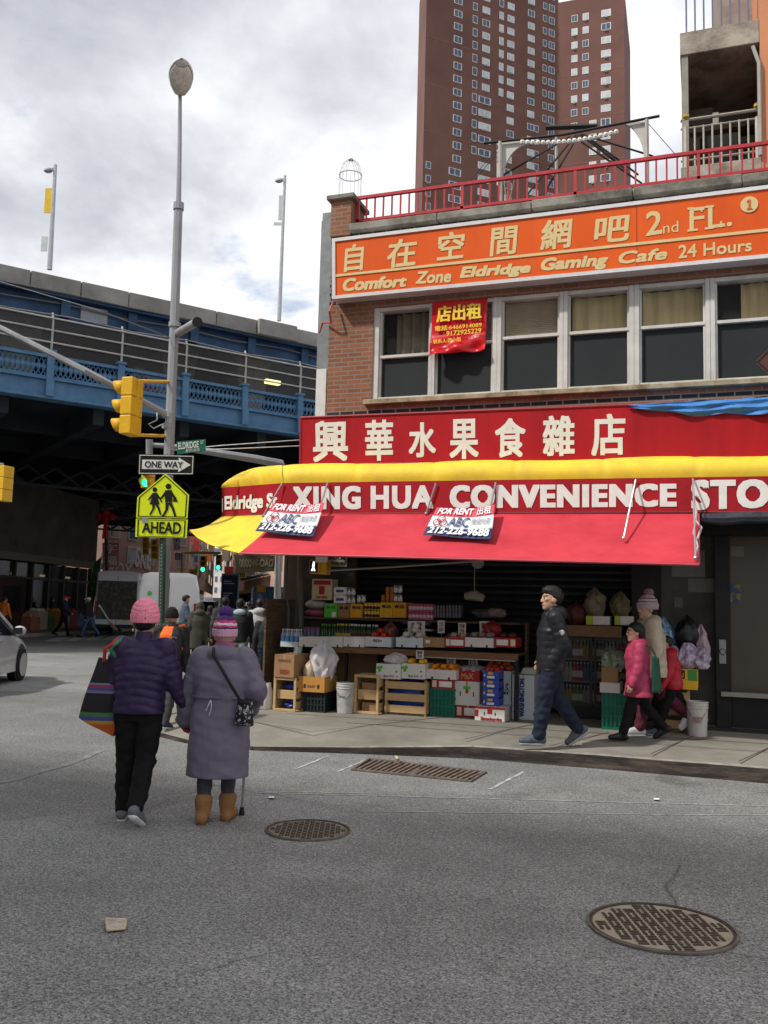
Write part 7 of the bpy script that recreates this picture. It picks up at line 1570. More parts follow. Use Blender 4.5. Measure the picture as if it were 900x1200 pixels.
def skel(h, leg, arm, lean=0.0, head=(0, 0), shoulders=1.0, big=1.0):
    """joints of a figure walking along +Y, right hand at +X; angles in degrees"""
    J = {}; r_ = lambda a: math.radians(a)
    up, th, sh = .245 * h, .24 * h, .235 * h
    P = np.array([0, 0, .53 * h])
    for sd, n in ((-1, 'L'), (1, 'R')):
        a, k, foot = leg[n]; hip = P + (sd * .052 * h, 0, -.01 * h); d = np.array([0, math.sin(r_(a)), -math.cos(r_(a))]); kn = hip + d * th
        d2 = np.array([0, math.sin(r_(a - k)), -math.cos(r_(a - k))]); an = kn + d2 * sh
        fd = np.array([sd * .12, math.cos(r_(foot)), math.sin(r_(foot))]); J[n + 'hip'], J[n + 'kne'], J[n + 'ank'], J[n + 'toe'] = hip, kn, an, an + fd * .105 * h + np.array([0, math.sin(r_(foot)) * .03 * h, -.028 * h * math.cos(r_(foot))]); J[n + 'hee'] = an + np.array([0, -.025 * h * math.cos(r_(foot)) + .03 * h * math.sin(r_(foot)), -.03 * h * math.cos(r_(foot)) - .025 * h * math.sin(r_(foot))])
    low = min(min(J[n + 'toe'][2], J[n + 'hee'][2]) for n in 'LR'); dz = .016 * h - low
    for k in J: J[k] = J[k] + (0, 0, dz)
    P = P + (0, 0, dz); l = r_(lean); ax = np.array([0, math.sin(l), math.cos(l)])
    J['pel'] = P; J['chest'] = P + ax * .17 * h; J['neck'] = P + ax * .30 * h; 
    for sd, n in ((-1, 'L'), (1, 'R')):
        a, b, e, inn = arm[n]; S_ = P + ax * .275 * h + np.array([sd * .105 * h * shoulders, 0, 0]); u = np.array([sd * math.sin(r_(b)), math.sin(r_(a)) * math.cos(r_(b)), -math.cos(r_(a)) * math.cos(r_(b))])
        E_ = S_ + u * .172 * h; f = np.array([sd * math.sin(r_(b - inn)), math.sin(r_(a + e)), -math.cos(r_(a + e))]); f[1:] *= math.cos(r_(b - inn)); f /= np.linalg.norm(f); J[n + 'sho'], J[n + 'elb'], J[n + 'wri'], J[n + 'hnd'] = S_, E_, E_ + f * .148 * h, f
    hy, hp_ = r_(head[0]), r_(head[1]); Rz = np.array([[math.cos(hy), -math.sin(hy), 0], [math.sin(hy), math.cos(hy), 0], [0, 0, 1]]); Rx = np.array([[1, 0, 0], [0, math.cos(hp_), -math.sin(hp_)], [0, math.sin(hp_), math.cos(hp_)]])
    J['HR'] = Rz @ Rx; J['hs'] = h / 7.4 / .225 * big; J['head'] = J['neck'] + ax * .036 * h + np.array([0, .012 * h, .052 * h + (big - 1) * .03 * h]); J['h'] = h
    return J
def hpt(J, x, y, z): return J['head'] + J['HR'] @ (np.array([x, y, z]) * J['hs'])
def hand(f, J, n, v, curl=25, open_=True):
    w = J[n + 'wri']; d = J[n + 'hnd']; sd = -1 if n == 'L' else 1; s_ = J['h'] / 1.7
    side = np.array([0, 1, 0.0]) - d * d[1]; side /= max(1e-6, np.linalg.norm(side)); nrm = np.cross(d, side); nrm /= np.linalg.norm(nrm)
    if nrm[0] * sd > 0: nrm = -nrm            # palm faces the body
    pc = w + d * .055 * s_
    for o in (-.022, 0, .022): f.cone(w + side * o * .5, pc + side * o * s_ + d * .03 * s_, .019 * s_, .016 * s_, .008)
    if v > .013: 
        f.cone(pc, pc + d * .07 * s_ + nrm * .02, .026 * s_, .016 * s_, .01); return
    for i, (o, L) in enumerate(((.030, .068), (.010, .078), (-.010, .072), (-.030, .056))):
        a = w + d * .085 * s_ + side * o * s_; c = math.radians(curl); m1 = a + (d * math.cos(c) + nrm * math.sin(c)) * L * .5 * s_; m2 = m1 + (d * math.cos(c * 2.4) + nrm * math.sin(c * 2.4)) * L * .5 * s_
        f.cone(a, m1, .0095 * s_, .009 * s_, .004); f.cone(m1, m2, .009 * s_, .0075 * s_, .004)
    a = w + d * .03 * s_ + side * .03 * s_; m1 = a + (d * .7 + side * .55 + nrm * .3) * .04 * s_; f.cone(a, m1, .013 * s_, .011 * s_, .008); f.cone(m1, m1 + (d * .85 + nrm * .45) * .03 * s_, .011 * s_, .009 * s_, .004)
def bbox(J, pad=.2): 
    a = np.array([J[k] for k in J if isinstance(J[k], np.ndarray) and J[k].shape == (3,) and not k.endswith('hnd')]); return a.min(0) - pad, a.max(0) + np.array([pad, pad, pad])
def body(J, lbl, loc, rz, v, sk, group=None):
    h = J['h']; lo, hi = bbox(J, .22); f = Field(lo, hi, v); hs = J['hs']
    f.loft([(J['pel'][2] - .04 * h, 0, J['pel'][1], .085 * h, .055 * h), (J['pel'][2] + .04 * h, 0, lerp(J['pel'][1], J['chest'][1], .25), .075 * h, .052 * h), (J['chest'][2], 0, J['chest'][1], .088 * h, .058 * h), (J['chest'][2] + .09 * h, 0, lerp(J['chest'][1], J['neck'][1], .7), .085 * h, .045 * h)], .03)
    for n in 'LR':
        f.cone(J[n + 'sho'], J[n + 'elb'], .027 * h, .022 * h, .02); f.cone(J[n + 'elb'], J[n + 'wri'], .022 * h, .015 * h, .01); f.cone(J[n + 'hip'], J[n + 'kne'], .045 * h, .03 * h, .02); f.cone(J[n + 'kne'], J[n + 'ank'], .03 * h, .02 * h, .01); f.cone(J[n + 'ank'], J[n + 'toe'], .02 * h, .014 * h, .01)
        f.cone(J['neck'] - (0, 0, .02 * h), J[n + 'sho'], .03 * h, .027 * h, .03); hand(f, J, n, v)
    f.cone(J['neck'], hpt(J, 0, -.015, -.02), .032 * h, .031 * h, .02)
    H_ = lambda c, r, k: f.ell(hpt(J, *c), np.array(r) * hs, k, J['HR'])
    H_((0, -.012, .028), (.073, .092, .092), .012); H_((0, .022, -.035), (.056, .062, .072), .025); H_((0, .062, -.083), (.022, .020, .020), .02)
    for sd in (-1, 1): H_((sd * .073, -.008, -.003), (.011, .022, .032), .006); H_((sd * .034, .062, .0), (.028, .02, .02), .015)
    if v < .02:
        f.cone(hpt(J, 0, .083, .020), hpt(J, 0, .097, -.018), .009 * hs, .012 * hs, .014); f.cone(hpt(J, -.013, .092, -.022), hpt(J, .013, .092, -.022), .009 * hs, .009 * hs, .006); f.cone(hpt(J, -.018, .080, -.052), hpt(J, .018, .080, -.052), .009 * hs, .009 * hs, .008); f.cone(hpt(J, -.04, .075, .030), hpt(J, .04, .075, .030), .010 * hs, .010 * hs, .012)
    def paint(c):
        q = ((c - J['head']) @ J['HR']) / hs; m_ = np.zeros(len(c), int)
        for sd in (-1, 1):
            m_[(((q[:, 0] - sd * .032) / .014) ** 2 + ((q[:, 2] - .008) / .007) ** 2 < 1) & (q[:, 1] > .05)] = 1
            m_[(np.abs(q[:, 0] - sd * .034) < .019) & (np.abs(q[:, 2] - .032) < .005) & (q[:, 1] > .05)] = 1
        m_[(np.abs(q[:, 0]) < .021) & (np.abs(q[:, 2] + .052) < .008) & (q[:, 1] > .07)] = 2
        return m_
    o = f.build('person', [sk, facedk, lipm], None, loc, rz, paint); tag(o, lbl, 'person', group); return o
def top(J, o, m_, v, hem=.50, w=1.0, puff=None, wr=.004, flare=1.0, cuff=.0, collar=True, r=1.0, name='jacket', hood=False, sleeves=True, depth=1.0):
    h = J['h']; lo, hi = bbox(J, .26); lo[2] = min(lo[2], hem * h - .08); f = Field(lo, hi, v)
    ph = lambda z: np.interp(z, [0, J['pel'][2], J['neck'][2]], [J['pel'][1] * .4 + 0, J['pel'][1], J['neck'][1]])
    zs_ = [hem * h]; zp = J['pel'][2]; ws = [.108 * flare * w]; ds = [.078 * flare * w]
    if hem < .48: zs_.append(zp); ws.append(.108 * w * (1 + (flare - 1) * .3)); ds.append(.080 * w)
    zs_ += [zp + .07 * h, J['chest'][2] + .02 * h, J['neck'][2] - .045 * h, J['neck'][2] + .002 * h]; ws += [.102 * w, .112 * w, .098 * w, .05]; ds += [.076 * w, .082 * w, .068 * w, .045]
    o_ = np.argsort(zs_); f.loft([(zs_[i], 0, ph(zs_[i]), ws[i] * h, ds[i] * h * depth) for i in o_], .03, puff, wr)
    if sleeves:
        for n in 'LR':
            q = (puff[0], puff[1]) if puff else None
            f.cone(J['neck'] - (0, 0, .035 * h), J[n + 'sho'], .042 * h * r, .046 * h * r, .03)
            f.cone(J[n + 'sho'], J[n + 'elb'], .047 * h * r, .041 * h * r, .02, q, wr); f.cone(J[n + 'elb'], J[n + 'wri'] + J[n + 'hnd'] * .01, .041 * h * r, (.029 + cuff) * h * r, .015, q, wr)
    if collar: 
        f.cone(J['neck'] - (0, 0, .01 * h), J['neck'] + (0, .005 * h, .032 * h), .043 * h, .041 * h, .012)
    if hood:
        c = J['neck'] + np.array([0, -.04 * h, .004 * h]); f.ell(c, (.08 * h, .055 * h, .052 * h), .008); f.cone(c + (-.05 * h, .02 * h, .01 * h), J['neck'] + (-.03 * h, .04 * h, -.01 * h), .028 * h, .022 * h, .02); f.cone(c + (.05 * h, .02 * h, .01 * h), J['neck'] + (.03 * h, .04 * h, -.01 * h), .028 * h, .022 * h, .02)
        if hood == 'fur': f.ell(J['head'] + (0, -.01, .0), (.068 * h, .06 * h, .08 * h), .02)
    return f.build(name, m_, o)
def trousers(J, o, m_, v, r=1.0, wr=.005, name='trousers', hem=0.0):
    h = J['h']; lo, hi = bbox(J, .16); hi[2] = J['pel'][2] + .14 * h; f = Field(lo, hi, v)
    f.loft([(J['pel'][2] - .07 * h, 0, J['pel'][1], .085 * h, .068 * h), (J['pel'][2] + .06 * h, 0, J['pel'][1], .092 * h, .068 * h)], .03)
    for n in 'LR':
        an = J[n + 'kne'] + (J[n + 'ank'] - J[n + 'kne']) * (.97 - hem)
        f.cone(J[n + 'hip'], J[n + 'kne'], .060 * h * r, .043 * h * r, .015, None, wr); f.cone(J[n + 'kne'], an, .043 * h * r, .034 * h * r, .012, None, wr * 1.3)
    return f.build(name, m_, o)
def shoes(J, o, m_, v, sole=None, boot=0.0, big=1.0):
    h = J['h']
    for n in 'LR':
        a, b_, c = J[n + 'hee'], J[n + 'toe'], J[n + 'ank']; lo = np.minimum(np.minimum(a, b_), c) - .1; hi = np.maximum(np.maximum(a, b_), c) + .1 + np.array([0, 0, boot * h]); f = Field(lo, hi, min(v, .012))
        f.cone(a + (0, 0, .008 * h), b_ + (0, 0, .002 * h), .023 * h * big, .020 * h * big, .01); f.cone(c, a + (0, 0, .012 * h), .023 * h * big, .022 * h * big, .012); f.cone(c, lerp(c, b_, .55), .023 * h * big, .022 * h * big, .015)
        if boot: k = J[n + 'kne'] - c; k = k / np.linalg.norm(k); f.cone(c, c + k * boot * h, .029 * h * big, .036 * h * big, .012, None, .003)
        s_ = f.build('boot' if boot else 'shoe', m_, o)
        if sole is not None:
            f = Field(lo, hi, min(v, .010)); dn = np.cross(np.array([1, 0, 0]), b_ - a); dn /= np.linalg.norm(dn); dn = -dn if dn[2] > 0 else dn
            f.cone(a + dn * .006 * h, b_ + dn * .006 * h, .0225 * h * big, .0205 * h * big, .004); aa = a + dn * .010 * h
            f.cut(lambda X, Y, Z: -((X - aa[0]) * dn[0] + (Y - aa[1]) * dn[1] + (Z - aa[2]) * dn[2])); s2 = f.build('sole', sole, s_)
def hair(J, o, m_, v, kind='short'):
    hs = J['hs']; c = J['head']; f = Field(c - .36 * hs, c + .22 * hs, min(v, .012)); f.ell(hpt(J, 0, -.018, .034), np.array([.086, .103, .099]) * hs, .01, J['HR'])
    if kind == 'short': f.ell(hpt(J, 0, .01, .085), np.array([.072, .085, .052]) * hs, .02, J['HR']); f.D = (f.D + .004 * n3(*[s_ for s_ in f.sub(f.lo, f.lo + f.n * f.v)[1:]], 95, 7)).astype(np.float32)
    if kind in ('long', 'tail'): f.cone(hpt(J, 0, -.05, .0), hpt(J, 0, -.075, -.13), .065 * hs, .045 * hs, .03)
    if kind == 'tail': f.cone(hpt(J, 0, -.10, .04), hpt(J, 0, -.11, -.16), .03 * hs, .022 * hs, .02)
    H = J['HR']
    def fn(X, Y, Z):
        X, Y, Z = X - c[0], Y - c[1], Z - c[2]; q1 = (H[0][1] * X + H[1][1] * Y + H[2][1] * Z) / hs; q2 = (H[0][2] * X + H[1][2] * Y + H[2][2] * Z) / hs
        return np.where(q2 < .052 + .01 * np.sin(X * 160), (q1 - (-.004 + q2 * .5)) * hs * .8, -.02) if kind == 'short' else np.where(q2 < .062, (q1 - (.005 + q2 * .75)) * hs * .8, -.02)
    f.cut(fn)
    if kind == 'short': f.cut(lambda X, Y, Z: (c[2] - .065 * hs) - Z)
    return f.build('hair', m_, o)
def beanie(J, o, m_, v, pom=None, brim=True, deep=0.0, brimm=None, rib=46):
    hs = J['hs']; c = J['head']; f = Field(c - .2 * hs, c + .3 * hs, min(v, .008))
    f.ell(hpt(J, 0, -.016, .052 + deep), np.array([.092, .108, .105]) * hs, .01, J['HR'])
    zc = c[2] + (.012 + .0) * hs; f.cut(lambda X, Y, Z: zc - Z)
    sl, X, Y, Z = f.sub(f.lo, f.lo + f.n * f.v); a = np.arctan2(Y - c[1], X - c[0]); f.D = (f.D + .0028 * hs * np.sin(a * rib) + .0025 * np.sin(Z * 190 + 2 * np.sin(a * 3))).astype(np.float32)
    t = f.build('hat', m_, o)
    if brim:
        f = Field(c - .2 * hs, c + .3 * hs, min(v, .008)); p = hpt(J, 0, -.014, .03); f.loft([(p[2] - .032 * hs, p[0], p[1], .094 * hs, .108 * hs), (p[2] + .03 * hs, p[0], p[1], .098 * hs, .112 * hs)], .0, None, 0, pw=2.05)
        sl, X, Y, Z = f.sub(f.lo, f.lo + f.n * f.v); a = np.arctan2(Y - c[1], X - c[0]); f.D = (f.D + .0026 * hs * np.sin(a * rib)).astype(np.float32); f.build('brim', brimm or m_, t)
    if pom is not None:
        p = hpt(J, 0, -.025, .172 + deep); f = Field(p - .09, p + .09, min(v, .009)); f.ell(p, np.array([.054, .054, .049]) * hs, .0)
        sl, X, Y, Z = f.sub(f.lo, f.lo + f.n * f.v); f.D = (f.D + .006 * np.sin(X * 210) * np.sin(Y * 190) * np.sin(Z * 200)).astype(np.float32); f.build('pom_pom', pom, t)
    return t
def cap(J, o, m_, v):
    hs = J['hs']; c = J['head']; f = Field(c - .2 * hs, c + .25 * hs, min(v, .014)); f.ell(hpt(J, 0, -.012, .05), np.array([.083, .1, .075]) * hs, .01, J['HR']); zc = c[2] + .035 * hs; f.cut(lambda X, Y, Z: zc - Z)
    f.cone(hpt(J, 0, .08, .045), hpt(J, 0, .14, .035), .05 * hs, .035 * hs, .01); zt_ = c[2] + .02 * hs; f.cut(lambda X, Y, Z: zt_ - Z); return f.build('cap', m_, o)
def ground_at(px, py, wz=True):
    p = onz(px, py, 0.0)
    if wz:
        z = .15
        for _ in range(6): p = onz(px, py, z); z = walk_z(p[1])
    return p
def tallness(px, ytop, base):
    D = float((base - CAMP) @ _f); n = np.array([_f[0], _f[1], 0]); d = ray(px, ytop); t = (n @ (base - CAMP)) / (n @ d); return (CAMP + d * t)[2] - base[2]
RV = YAW                                              # facing straight away from the viewer
def cloth(name, col, rough=.7, **k): return M(name, col, rough, **{**dict(var=.16, scale=9, bump=.35, bscale=24, bdist=.014), **k})

# ---- woman in the purple puffer jacket
b0 = onz(156, 961); h = tallness(159, 703, b0) / 1.035
J = skel(h, {'L': (4, 6, 0), 'R': (-8, 26, -28)}, {'L': (4, 12, 18, 14), 'R': (6, 17, 10, -6)}, lean=3, head=(0, -3), big=1.19)
w1 = body(J, 'person in a purple puffer jacket and pink knitted hat walking away hand in hand', b0, RV, .010, skin)
V = .0085
purp = cloth('puffer_purple', (.024, .012, .048), .55, var=.2, col2=(.042, .024, .075))
top(J, w1, purp, V, hem=.50, w=1.17, puff=(.060, .0075, 1.1), wr=.005, flare=.98, r=1.06)
trousers(J, w1, cloth('trouser_black', (.0065, .0065, .007), .85, spec=.2), V, 1.12, .006)
shoes(J, w1, cloth('sneaker_grey', (.13, .14, .15), .6), V, M('sole_white', (.65, .65, .65), .5), 0, 1.05)
beanie(J, w1, cloth('knit_pink', (.86, .27, .36), .9, scale=40, bump=.5, bscale=70), V, None, True, .012, None, 40); hair(J, w1, hairb, V, 'short')
# ---- woman in the long lavender coat
b1 = onz(252, 962); h2 = tallness(258, 708, b1) / 1.085
J2 = skel(h2, {'L': (-4, 6, 0), 'R': (8, 8, 0)}, {'L': (4, 20, 8, 10), 'R': (-12, 26, 62, 44)}, lean=6, head=(0, -6), big=1.12)
w2 = body(J2, 'person in a long lavender coat and striped bobble hat walking with a cane', b1, RV - rad(2), .010, skin)
lav = cloth('coat_lavender', (.125, .112, .155), .55, col2=(.165, .148, .20), scale=4, bump=.14, bscale=26, bdist=.012, stretch=(1, 1, 2.2))
top(J2, w2, lav, V, hem=.225, w=1.30, wr=.0065, flare=1.12, r=1.42, name='coat', hood=True, cuff=.008, depth=1.15)
h_ = h2; zb2 = J2['pel'][2] + .09 * h_
f = Field((-.35, -.3, zb2 - .08), (.35, .2, zb2 + .08), .009); f.loft([(zb2 - .012, 0, J2['pel'][1] + .01, .149 * h_, .119 * h_), (zb2 + .012, 0, J2['pel'][1] + .012, .146 * h_, .116 * h_)], .0); f.build('waist_seam', cloth('coat_lavender_dark', (.12, .105, .16), .5), w2)
MB_ = MB()
trousers(J2, w2, cloth('trouser_slate', (.045, .046, .055), .8), V, 1.0, .004, hem=.24)
shoes(J2, w2, cloth('boot_suede', (.25, .125, .05), .9, var=.2), V, M('sole_brown', (.10, .06, .03), .7), .062, 1.25)
hb_ = J2['head'][2]; hs2 = J2['hs']
bob = bands('bobble_stripes', 2, [(hb_ + a * hs2, c) for a, c in ((-.02, (.55, .30, .42)), (.03, (.05, .02, .10)), (.052, (.50, .03, .10)), (.066, (.04, .02, .08)), (.082, (.55, .05, .14)), (.098, (.60, .58, .60)), (.116, (.50, .04, .16)), (.135, (.05, .02, .10)), (.16, (.07, .03, .17)))], .9, True, None, .02)
beanie(J2, w2, bob, V, cloth('pom_purple', (.06, .022, .15), .95, scale=60, bump=.5), True, .012, cloth('brim_pink', (.55, .30, .42), .9), 30)
f = Field(J2['neck'] - .16, J2['neck'] + .16, .009); f.cone(J2['neck'] + (0, .01, .012), J2['neck'] + (0, .012, .05), .055 * h2, .052 * h2, .01, (.02, .005)); f.build('scarf', cloth('scarf_pink', (.42, .08, .22), .9), w2)
redg = cloth('glove_red', (.30, .02, .03), .8)
def glove(J, o, n, m_):
    f = Field(J[n + 'wri'] - .16, J[n + 'wri'] + .16, .006); K = dict(J); hand(f, K, n, .006, 40); f.D = (f.D - .006).astype(np.float32); f.build('glove', m_, o)
glove(J2, w2, 'L', redg); glove(J2, w2, 'R', redg); 
# things they carry
def world(b, rz, p): c, s_ = math.cos(rz), math.sin(rz); p = np.array(p); return np.array([b[0] + p[0] * c - p[1] * s_, b[1] + p[0] * s_ + p[1] * c, b[2] + p[2]])
hw_ = world(b1, RV - rad(2), J2['Rwri'] + J2['Rhnd'] * .07); gp = np.array([ond(289, 949, float((hw_ - CAMP) @ _f))[0], hw_[1], 0.0])
cane = thing('walking_cane', 'thin silver walking cane held by the person in the lavender coat', 'cane', (gp[0], gp[1], 0)); canem = M('cane_silver', (.33, .33, .35), .35, metal=.7)
MB().tube([gp + (0, 0, .03), hw_ + (0, 0, -.02)], .010, 8, .012).build('shaft', canem, cane); MB().lathe(gp, [(.02, 0), (.022, .02), (.014, .06)], 10).build('tip', M('rubber_black', (.015, .015, .015), .8), cane); MB().tube([hw_ + (-.06, -.03, .01), hw_ + (0, 0, .02), hw_ + (.05, .05, .015)], .017, 8).build('handle', MATS['rubber_black'], cane); MB().lathe((gp + (hw_ - gp) * .5), [(.014, -.02), (.016, 0), (.014, .02)], 10).build('collar', MATS['rubber_black'], cane)
# tote bag on the left shoulder
def tote():
    B = lambda x, y, z: world(b0, RV, (x, y, z))
    zb, zt_ = .66, 1.14
    t = thing('tote_bag', 'black woven tote bag with rainbow stripes hanging from the purple jacket shoulder', 'bag', B(-.24, -.05, .6)); z0_ = b0[2] + .6
    st = [(.0, (.42, .09, .015)), (.045, (.42, .24, .02)), (.07, (.05, .07, .24)), (.10, (.06, .17, .05)), (.13, (.012, .012, .014)), (.27, (.16, .12, .22)), (.29, (.05, .06, .20)), (.31, (.26, .03, .07)), (.33, (.16, .16, .26)), (.345, (.012, .012, .014)), (.62, (.012, .012, .014))]
    bm_ = bands('tote_weave', 2, [(z + .04, c) for z, c in st], .9)
    mb = MB(); n_ = 10
    rows = []
    for i in range(n_ + 1):
        u = i / n_; z = lerp(zb, zt_, u); xc = lerp(-.315, -.215, u); w = lerp(.135, .11, u) ; d = .045 + .03 * math.sin(u * math.pi); yc = .03
        rows.append([B(xc + a * w, yc + b_ * d + .01 * math.sin(a * 4 + u * 7), z - a * .035 * (1 - u) - a * .03) for a, b_ in ((-1, -.5), (-.5, -1), (.5, -1), (1, -.5), (1, .5), (.5, 1), (-.5, 1), (-1, .5))])
    vs = [p for r in rows for p in r]; fs = [(i * 8 + j, i * 8 + (j + 1) % 8, (i + 1) * 8 + (j + 1) % 8, (i + 1) * 8 + j) for i in range(n_) for j in range(8)] + [tuple(range(8))[::-1], tuple(n_ * 8 + j for j in range(8))]
    mb.add(vs, fs).build('pouch', bm_, t, smooth=True)
    sh = J['Lsho']; 
    mk = [M('strap_red', (.45, .04, .03), .8), M('strap_green', (.04, .22, .10), .8), M('strap_orange', (.55, .2, .03), .8)]
    for k_, dx in enumerate((-.012, .012)): MB().tube([B(-.28 + k_ * .13, .0, zt_ - .02), B(-.255 + .04 * k_, -.075, 1.24), B(sh[0] - .03 + dx, -.085, sh[2] + .02), B(sh[0] - .0 + dx, -.02, sh[2] + .062), B(sh[0] + dx, .06, sh[2] + .03)], .013, 6).build('strap', mk[k_], t, smooth=True)
tote()
def crossbody():
    B = lambda x, y, z: world(b1, RV - rad(2), (x, y, z)); h = h2
    bag = B(.20, -.155, .545 * h); t = thing('shoulder_bag', 'small black and white patterned pouch hanging across the lavender coat', 'bag', bag)
    MB().tube([B(-.055, -.05, .862 * h), B(-.04, -.135, .83 * h), B(.03, -.175, .77 * h), B(.10, -.195, .70 * h), B(.165, -.195, .635 * h), B(.195, -.18, .60 * h)], .012, 6).build('strap', MATS['rubber_black'], t, smooth=True)
    mb = MB(); pat = M('pouch_pattern', (.015, .015, .018), .8, col2=(.45, .45, .48), scale=32, thr=(.53, .57))
    mb.grid(lambda u, v: B(.215 + .072 * math.cos(u * 6.283) * (1 - .25 * v) , -.165 + .045 * math.sin(u * 6.283), lerp(.495, .61, v) * h + .01 * math.sin(u * 12.6)), 20, 6); mb.build('pouch', pat, t, smooth=True)
    MB().lathe(B(.215, -.165, .604 * h), [(.055, 0), (.05, .012), (.01, .014)], 16).build('flap', MATS['rubber_black'], t); MB().lathe(B(.215, -.165, .493 * h), [(.01, -.004), (.06, 0), (.07, .01)], 16).build('base', pat, t)
crossbody()
mb = MB(); c = J2; B = lambda x, y, z: world(b1, RV - rad(2), (x, y, z))
mb.tube([B(-.03, -.19, zb2 - .01), B(-.02, -.205, zb2 - .06), B(-.035, -.20, zb2 - .12)], .004, 4); mb.tube([B(-.03, -.19, zb2 - .01), B(-.045, -.205, zb2 - .05), B(-.06, -.20, zb2 - .09)], .004, 4)
o = mb.build('drawstring', M('string_pale', (.5, .47, .52), .7), None, origin=B(0, 0, zb2)); o.parent = w2; o.matrix_parent_inverse = w2.matrix_basis.inverted()
# ---- man walking left
b2 = ground_at(645, 874); h3 = tallness(637, 690, b2) / 1.0
J3 = skel(h3, {'L': (12, 3, 0), 'R': (-13, 22, -38)}, {'L': (-16, 8, 42, 20), 'R': (-12, 8, 48, 22)}, lean=-2, head=(8, 2), big=1.12)
m1 = body(J3, 'person in a black puffer jacket and navy jeans walking left past the stall', b2, RV + rad(90), .0085, skin)
top(J3, m1, cloth('puffer_black', (.012, .013, .0155), .45), .0095, hem=.475, w=1.16, puff=(.075, .0055), wr=.004, r=1.10, hood=True)
trousers(J3, m1, cloth('jeans_navy', (.010, .015, .030), .85, var=.25), .0095, 1.2, .008); shoes(J3, m1, cloth('sneaker_slate', (.07, .085, .10), .6), .01, M('sole_grey', (.35, .36, .37), .5), 0, 1.1); hair(J3, m1, hairb, .01)
el = J3['Lsho'] * .45 + J3['Lelb'] * .55; f = Field(el - .12, el + .12, .006); f.ell(el + (-.045 * h3 - .012, 0, 0), (.012, .032, .032), 0); f.build('sleeve_badge', M('badge_white', (.5, .5, .5), .6, col2=(.05, .05, .05), scale=40, thr=(.45, .55)), m1)
# ---- girl in the pink coat, woman in the cream coat, child in red
b3 = ground_at(748, 867); h4 = tallness(738, 728, b3)
J4 = skel(h4, {'L': (20, 4, 2), 'R': (-20, 22, -30)}, {'L': (8, 10, 14, 6), 'R': (-10, 10, 14, 6)}, lean=3, head=(4, -2), big=1.2)
g1_ = body(J4, 'person of child size in a pink hooded coat walking left with a green shoulder bag', b3, RV + rad(90), .0085, skin)
top(J4, g1_, cloth('coat_pink', (.30, .028, .075), .55, col2=(.38, .045, .10)), .009, hem=.365, w=1.22, puff=(.11, .006), wr=.004, flare=1.16, r=1.12, name='coat', hood=True)
trousers(J4, g1_, MATS['trouser_black'], .0095, 1.1); shoes(J4, g1_, cloth('boot_black', (.012, .012, .013), .35), .01, None, .17, 1.1); hair(J4, g1_, hairb, .01, 'tail')
B = lambda x, y, z: world(b3, RV + rad(90), (x, y, z)); t = thing('shoulder_bag', 'dark green shoulder bag carried by the pink coated child', 'bag', B(-.18, -.12, .5)); gbm = cloth('bag_green', (.012, .05, .032), .85)
mb = MB().hexa([B(-.20, -.22, .56), B(-.14, -.22, .56), B(-.14, -.10, .54), B(-.20, -.10, .54), B(-.19, -.19, .94), B(-.15, -.19, .94), B(-.15, -.11, .96), B(-.19, -.11, .96)]); mb.build('pouch', gbm, t, bevel=.02, seg=2); MB().tube([B(-.17, -.16, .94), B(-.185, -.10, 1.06), B(-.13, .0, .815 * h4)], .009, 5).build('strap', gbm, t, smooth=True)
b4 = ground_at(764, 861); h5 = tallness(750, 686, b4) / 1.085
J5 = skel(h5, {'L': (15, 4, 0), 'R': (-24, 28, -45)}, {'L': (-6, 9, 24, 8), 'R': (-4, 9, 24, 8)}, lean=4, head=(18, 0), big=1.18)
g2_ = body(J5, 'person in a cream padded coat and striped bobble hat walking left behind the child', b4, RV + rad(90), .0095, skin)
top(J5, g2_, cloth('coat_cream', (.46, .39, .29), .6), .010, hem=.42, w=1.32, puff=(.10, .006), wr=.004, r=1.25, name='coat', hood=True)
trousers(J5, g2_, cloth('trouser_maroon', (.075, .012, .028), .8), .011, 1.12); shoes(J5, g2_, M('sneaker_white', (.55, .54, .52), .5), .011, M('sole_white', (.65, .65, .65), .5), 0, 1.05)
hb5 = J5['head'][2]; hs5 = J5['hs']; c1, c2 = (.45, .36, .35), (.14, .07, .075)
beanie(J5, g2_, bands('bobble_cream', 2, [(hb5 + a * hs5, c) for a, c in ((-.02, c1), (.04, c2), (.06, c1), (.075, c2), (.085, c1), (.11, c2), (.122, c1), (.2, c1))], .9, True, None, .01), .01, cloth('pom_mauve', (.24, .15, .15), .95, scale=60, bump=.5), True, .0, cloth('brim_mauve', (.40, .31, .31), .9), 30); hair(J5, g2_, hairb, .011, 'long')
b5 = ground_at(788, 860); h6 = 1.2
J6 = skel(h6, {'L': (22, 4, 0), 'R': (-30, 26, -40)}, {'L': (10, 10, 20, 6), 'R': (-14, 10, 20, 6)}, lean=8, head=(0, 0))
k1 = body(J6, 'small child in a bright red hooded jacket mostly hidden behind the pink coat', b5, RV + rad(90), .012, skin); top(J6, k1, cloth('jacket_red', (.40, .016, .03), .5), .012, hem=.44, w=1.25, puff=(.09, .005), wr=.003, r=1.15, hood=True); trousers(J6, k1, MATS['trouser_black'], .012, 1.1); shoes(J6, k1, cloth('sneaker_slate', (.07, .085, .10), .6), .012, M('sole_grey', (.35, .36, .37), .5)); hair(J6, k1, hairb, .012)
